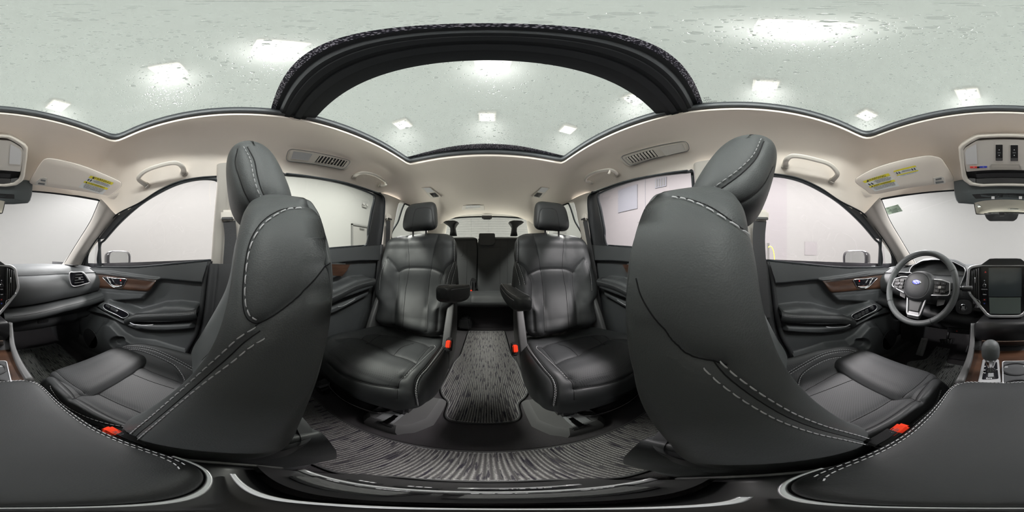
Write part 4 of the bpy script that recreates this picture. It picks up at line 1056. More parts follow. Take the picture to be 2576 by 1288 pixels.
    cp.seam(cp.px(D_['rear'], 50), .006, .007)
    for q in D_['edge']: cp.seam(cp.px(q, 50), .007, .008)
    for q in D_['bol']: e = cp.px(q, 60); cp.seam(e, .0035, .004).stitch(e, .0045, .006, .0035, .0006)
    for q in D_['dbl']: e = cp.px(q, 60); cp.seam(e, .003, .0035).stitch(e, .0045, .006, .0035, .0006).stitch(e, -.0045, .006, .0035, .0006)
    # perforated centre panel is another leather on the same skin
    Vx = cp.V; ctr_f = []
    for f in cp.F:
        c = Vx[list(f)].mean(0); ctr_f.append(1 if (abs(c[0]-cx) < .155 and c[1] < .40 and c[2] > .28) else 0)
    cu = cp.build('seat_cushion', None, t, mats=['leather', 'leather_perforated'], fmat=ctr_f)
    # extending thigh pad
    G = []
    for y in np.linspace(.286, .478, 50):
        W = it(y, [.286, .30, .38, .45, .478], [.150, .156, .160, .158, .140]); zt = it(y, [.286, .30, .34, .40, .45, .478], [.362, .376, .386, .388, .374, .345]); zb = .30
        a = np.linspace(0, 2*PI, 120, endpoint=False); ca, sa = np.cos(a), np.sin(a)
        G.append(np.stack([cx-.002+W*np.sign(ca)*np.abs(ca)**.4, np.full(120, y), (zt+zb)/2+(zt-zb)/2*np.sign(sa)*np.abs(sa)**.45], 1))
    tp = Pad(G, flip=True)
    tp.seam(tp.proj([(cx-.14, .30, 1), (cx-.146, .38, 1), (cx-.142, .46, 1)], (0, 0, -1)), .003, .003)
    tp.build('thigh_pad', 'leather_perforated', t)
    # inboard lower side shell joining cushion and back, base and rails
    G = []
    for z in np.linspace(.06, .33, 20):
        G.append([(cx+a, .13+b, z) for a, b in [(x_*.205, y_*(.26-.05*(z < .12))) for x_, y_ in [(math.copysign(abs(math.cos(q))**.35, math.cos(q)), math.copysign(abs(math.sin(q))**.35, math.sin(q))) for q in np.linspace(0, 2*PI, 60, endpoint=False)]]])
    loft('side_shield', G, 'hard_plastic', t, True)
    for k in (-.17, .17): rbox('seat_rail', (cx+k, .17, .03), (.05, .50, .055), 'black_plastic', t, .006)
    # lower rear skirt with a flared corner
    rows = []
    for z, e in ((.34, 0), (.24, .0), (.17, .004), (.12, .010), (.095, .016)):
        rows.append([(cx-.205, .10, z), (cx-.212, -.0, z), (cx-.198, -.072-e, z), (cx-.15, -.098-e, z), (cx, -.115-e, z), (cx+.18, -.10-e, z), (cx+.215, 0, z)])
    sheet('rear_skirt', rows, 'hard_plastic', t, 24, 60, flip=False)
    # buckle
    bx = .1365 if s > 0 else .1365
    c = P(282, 1085, x=bx) if s > 0 else mir(P(2262, 1078, x=-bx))
    c = np.array(c)
    Rb = Matrix.Rotation(math.radians(28), 3, 'X')
    bk = rbox('belt_buckle', (c[0], c[1]-.012, c[2]-.038), (.024, .052, .08), 'black_plastic', t, .006, Rb)
    rbox('release_button', (c[0]-.001, c[1]-.004, c[2]-.003), (.019, .036, .014), 'buckle_red', bk, .004, Rb)
    text('press_mark', 'PRESS', (c[0]-.001, c[1]-.007, c[2]+.005), (0, -1, 0), (-1, 0, 0) if s > 0 else (1, 0, 0), .009, 'ink', bk)
    tube('buckle_stalk', [(c[0]+.002, c[1]-.02, c[2]-.07), (c[0]+.01, c[1]-.05, c[2]-.15), (c[0]+.02, c[1]-.09, c[2]-.26)], .011, 'black_plastic', bk, 12, 10)
    setm()
seat_front(1); seat_front(-1)
def captain(s):
    setm(None if s > 0 else flipx())
    wd, oth = ('right', 'passenger') if s > 0 else ('left', 'driver')
    t = thing('captain_seat', 'black leather second row seat on the %s behind the %s seat' % (wd, oth), 'seat', (.40, -.62, .02), 'second row captain seats')
    cx = .408
    # backrest: sheared stack of sections
    zs = [.37, .40, .46, .515, .545, .575, .62, .68, .75, .84, .90, .925, .938, .946]
    w = [.190, .204, .208, .212, .246, .262, .264, .257, .248, .238, .222, .196, .150, .06]
    yc = lambda z: -.775-(z-.37)*.30
    yf = [yc(z)+.055-(.0 if z < .9 else (z-.9)*1.0) for z in zs]; yr = [yc(z)-.085 for z in zs]
    yf[0] -= .03; yf[-1] -= .03; yf[-2] -= .012
    def frontf(X, Y, z, W):
        k = np.clip(Y, 0, 1); bol = .040*np.exp(-((z-.60)/.12)**2)+.014
        return -bol*(1-sstep((np.abs(X)-.42)/.38))*k
    G = superpad(cx, zs, w, yf, yr, 260, 200, .5, frontf); pd = Pad(G)
    R = (lambda L: L) if s > 0 else (lambda L: [(2444-a, b+2) for a, b in L])
    # bolster wings cut away below the elbows: seams as the picture shows them
    v1 = pd.px(R([(1025, 588), (1026, 620), (1028, 674), (1018, 740), (1012, 830)]), 70); v2 = pd.px(R([(1103, 586), (1093, 620), (1083, 676), (1076, 740), (1072, 836)]), 70)
    h1 = pd.px(R([(1000, 684), (1014, 677), (1028, 674), (1055, 674), (1083, 676), (1098, 681), (1112, 688)]), 60)
    b1 = pd.px(R([(974, 650), (983, 658), (995, 672), (1001, 690), (1001, 720), (994, 770), (990, 822)]), 70)
    b2 = pd.px(R([(1152, 655), (1140, 660), (1124, 670), (1112, 688), (1104, 712), (1104, 760), (1100, 832)]), 70)
    e1 = pd.px(R([(1142, 588), (1141, 620), (1142, 658)]), 30); e2 = pd.px(R([(1140, 660), (1128, 690), (1122, 714)]), 30); e3 = pd.px(R([(967, 660), (957, 690), (953, 730)]), 30); e4 = pd.px(R([(1148, 662), (1137, 700), (1134, 716)]), 30)
    tp_ = pd.px(R([(972, 602), (990, 592), (1020, 586), (1060, 585), (1103, 585), (1125, 582), (1140, 587)]), 50)
    for L, dpt, ww in ((v1, .006, .007), (v2, .006, .007), (h1, .007, .008), (b1, .009, .009), (b2, .009, .009), (e1, .002, .003), (e2, .002, .003), (e3, .002, .003), (e4, .002, .003)):
        pd.seam(L, dpt, ww, .001)
    for L in (e1, e2, e3, e4): pd.stitch(L, .004, .006, .0035, .0007)
    fm = []
    for f in pd.F:
        c = pd.V[list(f)].mean(0); fm.append(1 if (abs(c[0]-cx) < .115 and c[1] > yc(c[2]) and c[2] < .92) else 0)
    pd.build('backrest', 'leather', t)
    # head restraint
    hp = Pad(headrest(t, .402, -.948, 1.056, .118, .098, .058, .18, taper=.16, n=120, mm=90, kp=.42, ce=.5))
    a = hp.px(R([(1035, 578), (1040, 545), (1046, 527), (1060, 522), (1080, 523), (1088, 535), (1093, 575)]), 80)
    hp.seam(a, .003, .003)
    hp.build('head_restraint', 'leather', t)
    for k in (-.045, .045): tube('post', [(.402+k, -.93, .90), (.402+k, -.935, .99)], .006, 'black_plastic', t, 8, 12)
    # cushion, loops along y
    G = []; n = 240
    for y in np.concatenate([np.linspace(-.83, -.42, 100), np.linspace(-.415, -.335, 60)]):
        W = it(y, [-.83, -.70, -.55, -.42, -.36, -.345, -.335], [.222, .246, .262, .258, .236, .215, .16])
        zt = it(y, [-.83, -.76, -.60, -.48, -.42, -.38, -.35, -.335], [.335, .350, .368, .383, .380, .356, .318, .27])
        zb = it(y, [-.83, -.6, -.45, -.38, -.335], [.16, .17, .19, .215, .235])
        a = np.linspace(0, 2*PI, n, endpoint=False); ca, sa = np.cos(a), np.sin(a); X = np.sign(ca)*np.abs(ca)**.45; Z = np.sign(sa)*np.abs(sa)**.45
        x = cx-.006+W*X; z = (zt+zb)/2+(zt-zb)/2*Z
        bh = it(y, [-.83, -.6, -.45, -.38, -.335], [.018, .026, .022, .006, 0])
        z = z+bh*np.exp(-((np.abs(X)-.84)/.16)**2)*np.clip(Z, 0, 1)**3-.012*np.exp(-((X)/.5)**2)*np.clip(Z, 0, 1)**3
        yy = np.full(n, y)+.012*(1-X*X)*sstep((y+.45)/.1)
        G.append(np.stack([x, yy, z], 1))
    cp = Pad(G, flip=True)
    c1 = cp.px(R([(850, 852), (880, 849), (910, 850), (935, 862), (990, 890), (1020, 900), (1043, 910)]), 80)
    c2 = cp.px(R([(910, 850), (927, 840), (960, 840), (1010, 850), (1060, 862), (1078, 870)]), 60)
    c3 = cp.px(R([(922, 864), (940, 852), (960, 840)]), 30); c4 = cp.px(R([(990, 890), (1012, 872), (1040, 862)]), 30)
    c5 = cp.px(R([(1013, 948), (1045, 918), (1075, 890), (1092, 873), (1082, 868), (1076, 874), (1045, 910), (1010, 950)]), 90)
    c6 = cp.px(R([(825, 915), (860, 945), (920, 965), (970, 973), (998, 976)]), 60)
    c7 = cp.px(R([(998, 976), (1003, 960), (1013, 948)]), 30); c8 = cp.px(R([(998, 976), (998, 1005)]), 20)
    c9 = cp.px(R([(1115, 862), (1105, 880), (1075, 920), (1050, 950), (1043, 980), (1048, 1020)]), 80)
    c9b = cp.px(R([(1122, 866), (1112, 884), (1080, 926), (1057, 954), (1050, 984), (1056, 1020)]), 80)
    for L, dpt, ww in ((c1, .006, .008), (c2, .005, .007), (c3, .004, .006), (c4, .004, .006), (c5, .005, .006), (c6, .005, .006), (c7, .004, .005), (c8, .003, .004), (c9, .003, .003), (c9b, .003, .003)): cp.seam(L, dpt, ww, .0008)
    cp.stitch(c5[:45], -.005, .006, .0035, .0007).stitch(c9, .005 if s > 0 else .005, .006, .0035, .0007).stitch(c9b, -.005, .006, .0035, .0007)
    fm = []
    for f in cp.F:
        c = cp.V[list(f)].mean(0); fm.append(1 if (abs(c[0]-cx+.02) < .15 and -.72 < c[1] < -.36 and c[2] > .30) else 0)
    cp.build('seat_cushion', None, t, mats=['leather', 'leather_perforated'], fmat=fm)
    # anchor flaps at the cushion rear
    for px_, py_ in R([(996, 818), (1106, 840)]):
        c = P(px_, py_, z=.372); c = mir(c) if s < 0 else c
        fl = plate('anchor_flap', rrect(.075, .035, .012), c, (1, 0, 0), (0, 1, .15), .006, 'leather', t, .002)
        lathe('stud', [(.006, 0), (.005, .003)], (c[0]-.01, c[1]+.004, c[2]+.006), (0, 0, 1), 'grey_plastic', fl, 16)
    # armrest
    R2 = (lambda a, b: (a, b))
    if s > 0: st_ = [(-.90, .050, .070, .045, .122), (-.80, .060, .060, .05, .122), (-.68, .676+0, 0, 0, 0)]
    secs = ([(-.93, .560, .635, .088, .160), (-.84, .566, .648, .088, .160), (-.72, .588, .668, .095, .163), (-.62, .612, .685, .104, .166), (-.56, .632, .693, .112, .168), (-.535, .650, .690, .122, .160)] if s > 0 else
            [(-1.0, .565, .628, .090, .160), (-.88, .568, .634, .090, .162), (-.74, .575, .640, .094, .165), (-.62, .588, .650, .100, .167), (-.555, .600, .656, .106, .168), (-.53, .615, .650, .114, .160)])
    G = []
    for y, zb, zt, xi, xo in [tuple(r) for r in cr(secs, 60)]:
        L_ = rrect(xo-xi, zt-zb, .014, 6); G.append([((xi+xo)/2+a, y, (zt+zb)/2+b) for a, b in L_])
    ends = G[0]; apd = Pad(np.array(G), flip=True)
    am = apd.build('armrest', 'leather', t)
    top = [((r[3]+.008, r[0], r[2]+.0005), (r[4]-.008, r[0], r[2]+.0005), (r[3]-.0006, r[0], r[2]-.014)) for r in cr(secs, 30)]
    for k in (0, 1): dashes('stitching', [q[k] for q in top[:-2]], am, .0007, .005, .003)
    dashes('stitching', [q[2] for q in top[:-2]], am, .0007, .005, .003)
    # pivot cover and reclining side cover
    rows = []
    def side_cover(xc, y0, wv, m='hard_plastic_light'):
        G = []
        for z, ya, yb_, th in [(.20, -.80, -.70, .022), (.26, -.83, -.685, .026), (.34, -.87, -.70, .026), (.44, -.89, -.745, .026), (.54, -.90, -.80, .024), (.60, -.915, -.84, .02)]:
            G.append([(xc+a, (ya+yb_)/2+b, z) for a, b in rrect(th*wv, yb_-ya, .010, 5)])
        return loft('recliner_cover', G, m, t, True)
    side_cover(cx-.236, 0, 1.5); side_cover(cx+.222, 0, 1.2)
    # buckle
    c = P(1131, 866, y=-.665) if s > 0 else mir(P(1293, 877, y=-.665))
    bk = rbox('belt_buckle', (c[0]+.004, c[1]-.016, c[2]-.012), (.030, .030, .07), 'black_plastic', t, .006, Matrix.Rotation(math.radians(25), 3, 'X'))
    rbox('release_button', (c[0]+.004, c[1]+.004, c[2]+.002), (.022, .016, .038), 'buckle_red', bk, .004, Matrix.Rotation(math.radians(25), 3, 'X'))
    # base: under-seat shell, rails, front bar, rail end covers
    rbox('seat_base', (cx, -.60, .135), (.40, .38, .07), 'black_plastic', t, .012)
    for k in (-.165, .17):
        rl = rbox('seat_rail', (cx+k, -.66, .05), (.055, .62, .045), 'black_plastic', t, .004)
        rbox('slide_channel', (cx+k, -.66, .075), (.02, .62, .012), 'dark_chrome', rl, .002)
    def foot(px0):
        G = []
        for z, f in ((.0, 1.0), (.035, .98), (.062, .90), (.074, .82)):
            G.append([(px0+a*f+(0.01 if f < 1 else 0), -.455+b*f, z) for a, b in [(-.11, -.15), (-.115, .02), (-.085, .085), (-.05, .115), (.06, .115), (.085, .09), (.09, -.15)]])
        fo = loft('rail_end_cover', G, 'hard_plastic_light', t, True, True, False, False, 30)
        rbox('rail_slot', (px0+.012, -.43, .0752), (.058, .12, .004), 'black_plastic', fo, .001)
        plate('slot_ramp', [(-.03, -.03), (.03, -.03), (.03, .03), (-.03, .03)], (px0+.012, -.395, .0765), (1, 0, 0), (0, 1, -.1), .003, 'grey_plastic', fo, .001)
        return fo
    foot(cx-.165)
    G = [[(cx+.19+a*f, -.46+b*f, z) for a, b in [(-.05, -.10), (-.055, .07), (-.03, .10), (.04, .10), (.055, .06), (.055, -.10)]] for z, f in ((0, 1), (.04, .96), (.07, .8))]
    fo = loft('rail_end_cover', G, 'hard_plastic', t, True, True, False, False, 30)
    bar = [(cx-.155, -.60, .135), (cx-.150, -.46, .108), (cx-.135, -.40, .100), (cx-.10, -.375, .100), (cx, -.362, .102), (cx+.10, -.372, .104), (cx+.15, -.39, .106), (cx+.165, -.44, .115), (cx+.17, -.60, .135)]
    tube('slide_bar', bar, .0055, 'dark_chrome', t, 80, 12)
    setm()
captain(1); captain(-1)
# ---- third row bench
def bench():
    t = thing('bench_seat', 'black leather third row bench seen between the two second row seats', 'seat', (0, -1.7, .28))
    for x0, x1 in ((-.62, .108), (.112, .62)):
        cx, hw = (x0+x1)/2, (x1-x0)/2
        zs = [.36, .42, .55, .75, .90, .98, 1.015, 1.03]
        G = superpad(cx, zs, [hw-.02, hw, hw, hw, hw, hw-.004, hw-.015, hw-.05], [-1.84-(z-.4)*.16 for z in zs][:7]+[-1.97], [-1.98-(z-.4)*.16 for z in zs], 160, 90, .16)
        pd = Pad(G)
        if x0 < 0:
            L = [[(1193, 592), (1193, 640), (1191, 700)], [(1258, 595), (1258, 730)], [(1277, 595), (1277, 725)], [(1205, 592), (1205, 612), (1212, 622), (1236, 623), (1245, 612), (1246, 592)]]
        else: L = [[(1174, 594), (1175, 650), (1173, 720)], [(1158, 652), (1174, 652)], [(1166, 594), (1164, 640), (1158, 646)]]
        for q in L: pd.seam(pd.px(q, 40), .005, .006)
        pd.build('backrest', 'leather', t)
    # centre head restraint folded into the back
    o_ = plate('head_restraint', [(a, b-.0) for a, b in [(-.095, .06), (-.095, -.035), (-.075, -.062), (-.04, -.07), (.04, -.07), (.075, -.062), (.095, -.035), (.095, .06), (.085, .075), (-.085, .075)]], P(1225, 604, y=-1.948), (1, 0, 0), (0, -.16, 1), -.035, 'leather', t, 0)
    o_.data.flip_normals() if False else None
    G = []
    for y in np.linspace(-1.90, -1.55, 50):
        zt = it(y, [-1.90, -1.75, -1.64, -1.58, -1.55], [.395, .405, .405, .385, .34]); zb = .295
        G.append([(a, y, (zt+zb)/2+b) for a, b in rrect(1.24, zt-zb, .03, 6)])
    cp = Pad(np.array([np.array(even(g, 160, True)) for g in G]), flip=True)
    for q in ([(1185, 737), (1184, 776)],): cp.seam(cp.px(q, 30, False), .005, .005)
    cp.build('seat_cushion', 'leather', t)
    # buckles in the gap
    c = P(1190, 716, y=-1.845)
    hol = plate('buckle_pocket', [(-.033, -.10), (.033, -.10), (.033, .03), (.02, .07), (0, .08), (-.02, .07), (-.033, .03)], (c[0], -1.852, c[2]), (-1, 0, 0), (0, 0, 1), .003, 'black_plastic', t, .001)
    for k in (-.014, .012): rbox('belt_buckle', (c[0]+k, -1.84, c[2]-.02), (.014, .02, .11), 'hard_plastic', t, .004)
    p = P(1185.5, 733, y=-1.82); rbox('release_button', p, (.022, .02, .032), 'buckle_red', t, .005)
    # folded outer head restraints seen edge on above the second row shoulders
    for s in (1, -1):
        setm(None if s > 0 else flipx())
        q = (lambda a, b: P(a, b, y=-1.86)) if s > 0 else (lambda a, b: mir(P(a, b, y=-1.86)))
        pts = [(1141, 600), (1140, 578), (1134, 568), (1126, 562)] if s > 0 else [(1292, 600), (1293, 578), (1300, 569), (1310, 563)]
        c = q(*pts[1])
        hs = []
        for z, hx, ox in ((c[2]-.07, .040, 0), (c[2]-.02, .030, 0), (c[2]+.02, .028, .004), (c[2]+.05, .045, .012), (c[2]+.075, .075, .022), (c[2]+.088, .085, .025), (c[2]+.10, .060, .028)):
            hs.append([(c[0]+ox+a, -1.87+b, z) for a, b in rrect(hx*2, .10 if z < c[2]+.04 else .14, min(.03, hx*.8), 6)])
        loft('head_restraint', hs, 'leather', t, True)
    setm()
    p = P(1168, 815, y=-1.52)
    rbox('floor_anchor_cover', (p[0]+.01, -1.655, .085), (.14, .16, .13), 'hard_plastic', t, .02, taper=(.7, .8))
bench()
# ================================================================ dashboard
dash = thing('dashboard', 'black dashboard with silver framed centre screen running below the windscreen', 'dashboard', (0, .95, .3))
def prof(x):
    k = (abs(x)/.6)**2*.035; e = max(0, (abs(x)-.45)/.25); s_ = .0
    r = lambda y: y-.05*e
    return [(1.40, .722), (1.15, .742-.01*e), (.98, .742-.012*e), (.90, .735-.012*e), (.862, .715-.005*e), (r(.846), .694)]
def prof2(x):
    k = (abs(x)/.6)**2*.035; e = max(0, (abs(x)-.45)/.25); r = lambda y: y-.045*e
    return [(r(.848), .692), (r(.832), .684), (r(.808), .655+k*.3), (r(.795), .62+k*.5), (r(.792), .575+k*.8), (r(.800), .545+k), (r(.815), .527+k), (r(.845), .520+k), (.90, .522+k)]
def prof3(x):
    k = (abs(x)/.6)**2*.045; e = max(0, (abs(x)-.45)/.25); r = lambda y: y-.055*e
    return [(.90, .512+k), (r(.83), .508+k), (r(.790), .500+k), (r(.772), .484+k), (r(.770), .465+k), (r(.782), .447+k), (r(.82), .438+k), (.87, .42), (.90, .36), (.98, .31), (1.12, .29), (1.3, .30)]
xs_ = np.linspace(-.735, .735, 41)
sheet('top_pad', [[(x, a-.10*max(0, (abs(x)-.5)/.25)**2*(a > 1.1), b) for a, b in prof(x)] for x in xs_], 'soft_plastic', dash, 80, 40, flip=False)
def between(x0, x1, n=30): return np.linspace(x0, x1, n)
sheet('face_pad', [[(x, a, b) for a, b in prof2(x)] for x in between(.15, .735)], 'soft_plastic', dash, 60, 50, flip=False)
sheet('face_pad', [[(x, a, b) for a, b in prof2(x)] for x in between(-.735, -.15)], 'soft_plastic', dash, 60, 50, flip=False)
sheet('lower_pad', [[(x, a, b) for a, b in prof3(x)] for x in between(.12, .735)], 'soft_plastic', dash, 60, 60, flip=False)
sheet('knee_panel', [[(x, a+.02, b-.02) for a, b in prof3(x)] for x in between(-.735, -.12)], 'hard_plastic', dash, 60, 60, flip=False)
tube('stitching_line', [(x, prof3(x)[3][0]-.001, prof3(x)[3][1]+.004) for x in between(.16, .72, 40)], .0006, 'seam', dash, None, 5)
gb = sheet('glove_box', [[(x, .865, .415), (x, .868, .37), (x, .90, .335), (x, .95, .315)] for x in between(.17, .60, 8)], 'hard_plastic', dash, 16, 20, flip=False)
rbox('latch', (.36, .866, .40), (.07, .012, .022), 'black_plastic', gb, .004)
# outer air vents
def outer_vent(s):
    setm(None if s > 0 else flipx())
    q = lambda a, b, y: P(a, b, y=y)
    lp = [q(175, 688, .775), q(188, 685, .77), q(207, 684.5, .755), q(214, 691, .750), q(225.5, 708, .745), q(215, 714, .752), q(182, 719, .775)]
    v = thing('v', 'x', 'x') if 0 else None
    base = mesh('air_vent', cr(lp, 40, True), [tuple(range(40))], 'gloss_black', dash, False)
    tube('vent_frame', lp, .0030, 'satin_silver', base, 60, 8, True)
    tube('vent_accent', [lp[2], lp[3], lp[4]], .0055, 'satin_silver', base, 20, 8)
    A = np.array(lp)
    for k in range(1, 5):
        f = k/5; a = A[1]*(1-f)+A[6]*f; b = A[2]*(1-f)+A[5]*f; a = a+(b-a)*.1; b = a+(b-a)*.86
        sweep('slat', [a+np.array([0, -.004, 0]), b+np.array([0, -.004, 0])], rrect(.012, .0025, .001), 'hard_plastic_light', base, (0, 0, 1), n=4)
    c = A[[1, 2, 5, 6]].mean(0); rbox('vane_knob', (c[0], c[1]-.008, c[2]), (.014, .012, .010), 'grey_plastic', base, .003)
    dfr = rbox('demister_slot', (.60, .93, .738), (.05, .10, .006), 'black_plastic', dash, .002)
    # end cap shelf curl next to the door
    setm()
outer_vent(1); outer_vent(-1)
# centre unit
nSC = ((0, 1, -.15), .6575)
def SC(a, b, off=0): return P(a, b, pl=((0, 1, -.15), .6575-off))
SX, SY, = (1, 0, 0), (0, .15, 1)
outl = [(2437, 677), (2445, 671.5), (2470, 667), (2528, 666.5), (2585, 667), (2604, 670), (2614, 677), (2622, 724), (2616, 738), (2573, 791), (2564, 795.5), (2528, 796), (2492, 795.5), (2483, 791), (2440, 738), (2434, 722)]
O3 = np.array([SC(a, b) for a, b in outl])
cu = mesh('centre_panel', [tuple(p+np.array([0, .006, 0])) for p in O3], [tuple(range(len(O3)))], 'gloss_black', dash, False)
# silver frame: straight runs with tight corners
def poly_round(Pp, r=.01, n=4):
    out = []; k = len(Pp); Pp = np.array(Pp)
    for i in range(k):
        a, b, c = Pp[i-1], Pp[i], Pp[(i+1) % k]; u = a-b; v = c-b; lu, lv = np.linalg.norm(u), np.linalg.norm(v); rr = min(r, lu*.45, lv*.45)
        p, q = b+u/lu*rr, b+v/lv*rr
        for t in np.linspace(0, 1, n): out.append((1-t)**2*p+2*t*(1-t)*b+t*t*q)
    return np.array(out)
fr = poly_round(O3, .015, 5)
loft('centre_frame', sweepV(even(fr, 160, True), rrect(.014, .012, .004), (0, -1, .15), True), 'satin_silver', cu, False, True, True)
# shroud behind the frame, running back into the dash
sh1 = fr+np.array([0, .006, 0]); c0 = fr.mean(0); sh2 = c0+(fr-c0)*1.06+np.array([0, .03, 0]); sh3 = c0+(fr-c0)*1.04+np.array([0, .16, -.01]); sh0 = c0+(fr-c0)*1.03+np.array([0, .004, 0])
loft('centre_shroud', [even(q, 120, True) for q in (sh1, sh0, sh2, sh3)], 'soft_plastic', dash, False)
# screen
sc_ = [(2472, 671), (2585, 671), (2585, 748), (2566, 790), (2490, 790), (2472, 748)]
S3 = np.array([SC(a, b, .004) for a, b in sc_])
scr = mesh('touch_screen', S3, [tuple(range(6))[::-1]], 'gloss_black', cu, False)
lo = [SC(a, b, .0048) for a, b in [(2488, 748), (2568, 748), (2568, 789), (2490, 789)]]
mat('screen_lower', (.11, .135, .127), .25, coat=.5); mat('screen_upper', (.05, .062, .068), .12, coat=.6)  # screen colours raised to carry the roof light reflected in the glass
mesh('climate_display', lo, [(3, 2, 1, 0)], 'screen_lower', scr, False)
up = [SC(a, b, .0048) for a, b in [(2487, 674), (2570, 674), (2570, 746), (2487, 746)]]
mesh('map_display', up, [(3, 2, 1, 0)], 'screen_upper', scr, False)
ux, uy, un = basis(SX, SY)
for xx in (2476.5, 2580):
    c = Vector(SC(xx, 718, .006)); lathe('volume_knob' if xx < 2500 else 'tuning_knob', [(.0085, 0), (.0085, .004), (.0068, .006)], c, un*-1 if un.y > 0 else un, 'chrome', scr, 28)
    c2 = c+Vector((0, -.007, 0)); lathe('knob_face', [(.0055, 0), (.005, .001)], c2, (0, -1, .15), 'gloss_black', scr, 24)
    text('knob_caption', 'POWER/VOL' if xx < 2500 else 'TUNE', SC(xx, 728, .006), (1, 0, 0), (0, .15, 1), .005, 'icon_white', scr)
    text('knob_caption', '+', SC(xx, 711, .006), (1, 0, 0), (0, .15, 1), .006, 'icon_white', scr)
    rbox('home_mark', SC(xx, 705.5, .006), (.004, .001, .004), 'icon_white', scr, .001)
    text('menu_mark', 'MAP' if xx > 2500 else 'MENU', SC(xx+.5, 741, .006), (1, 0, 0), (0, .15, 1), .006, 'icon_white', scr)
    for py_, mm_ in ((754, 'icon_red'), (763.5, 'icon_blue')):
        rb = rbox('temperature_button', SC(xx, py_, .005), (.019, .003, .018), 'black_plastic', scr, .002)
        c = SC(xx, py_, .008); d_ = 1 if mm_ == 'icon_red' else -1
        plate('temperature_mark', [(-.004, -.002*d_), (.004, -.002*d_), (0, .004*d_)] if d_ > 0 else [(-.004, .002), (0, -.004), (.004, .002)], c, (-1, 0, 0), (0, .15, 1), .0004, mm_, rb, 0)
hz = lathe('hazard_button', [(.0105, 0), (.0105, .001)], SC(2479, 684.5, .006), (0, -1, .15), 'gloss_black', scr, 28)
c = SC(2479, 684, .008); plate('hazard_mark', [(-.005, -.004), (.005, -.004), (0, .005)], c, (-1, 0, 0), (0, .15, 1), .0004, 'icon_red', hz, 0)
# vertical vents either side of the screen
for sg in (0, 1):
    X_ = (lambda a: a) if sg == 0 else (lambda a: 5056-a)
    ps = [(2441, 681), (2466, 671), (2466, 764), (2455, 752), (2440, 733), (2438, 722)]
    V3 = [SC(X_(a), b, .001) for a, b in ps]
    av = mesh('air_vent', V3 if sg else V3[::-1], [tuple(range(6))], 'black_plastic', cu, False)
    for a, b0, b1 in ((2446, 681, 741), (2451, 679, 747), (2456.5, 677, 752), (2461.5, 675, 758)):
        sweep('slat', [SC(X_(a), b0, .006), SC(X_(a), b1, .006)], rrect(.0022, .010, .0008), 'hard_plastic_light', av, (0, -1, 0), n=4)
    sweep('vane_tab', [SC(X_(2453), 698, .012), SC(X_(2453), 712, .012)], rrect(.003, .004, .001), 'satin_silver', av, (0, -1, 0), n=4)
    sweep('lower_accent', [SC(X_(2440), 737, .007), SC(X_(2452), 750, .007), SC(X_(2464), 757, .007), SC(X_(2466), 766, .007)], rrect(.003, .004, .001), 'satin_silver', av, (0, -1, 0), n=16)
# hood above the screen
hb = [P(a, b, y=.80) for a, b in [(2469, 666), (2490, 651), (2504, 650), (2556, 650), (2566, 651), (2587, 666)]]
loft('screen_hood', [[(x, y-.035, z) for x, y, z in hb], [(x, y-.028, z+.001) for x, y, z in hb], [(x*.98, y+.08, z-.004) for x, y, z in hb], [(x*.96, y+.2, z-.03) for x, y, z in hb]], 'soft_plastic', dash, True, True, False, True, 30)
# instrument cluster
cl = [(2288, 712), (2285.5, 690), (2286, 677), (2291, 669), (2314, 656), (2340, 653.5), (2366, 654), (2394, 659), (2422, 673), (2427, 680), (2426.5, 690), (2417, 718), (2405, 738), (2300, 738)]
C3 = poly_round([P(a, b, y=.815) for a, b in cl], .012, 4)
C3[:, 1] += (C3[:, 2]-.68)*.35
cc_ = C3.mean(0)
ci = even(C3, 140, True); inner1 = cc_+(ci-cc_)*.93+np.array([0, .05, 0]); 
loft('cluster_surround', [ci, cc_+(ci-cc_)*.985+np.array([0, .012, 0]), inner1], 'hard_plastic', dash, False, True, False, True)
face = mesh('instrument_cluster', inner1, [tuple(range(140))[::-1]], 'display_dark', dash, False)
for xx in (-.455, -.285):
    tube('gauge_ring', [(xx+.052*math.cos(a), inner1[:, 1].mean()-.003+.35*.052*math.sin(a)*.95, .655+.052*math.sin(a)) for a in np.linspace(0, 2*PI, 36, endpoint=False)], .0012, 'grey_plastic', face, None, 6, True)
mask = [p for p in ci if p[2] > .64]
i0 = max(range(140), key=lambda i: np.linalg.norm(ci[i]-ci[i-1]))
idx = [i for i in range(140) if ci[i][2] > .635]
k0 = next(i for i in idx if (i-1) % 140 not in idx); chain = [ci[(k0+j) % 140] for j in range(len(idx))]
sweep('cluster_frame', chain, rrect(.004, .006, .0015), 'satin_silver', dash, (0, -1, 0))
o1 = cc_+(ci-cc_)*1.0; o2 = cc_+(ci-cc_)*1.05+np.array([0, .004, .003]); o3 = cc_+(ci-cc_)*1.09+np.array([0, .03, .004]); o4 = cc_+(ci-cc_)*1.15+np.array([0, .14, -.02]); o5 = cc_+(ci-cc_)*1.2+np.array([0, .26, -.06])
loft('cluster_hood', [o1, o2, o3, o4, o5], 'soft_plastic', dash, False)
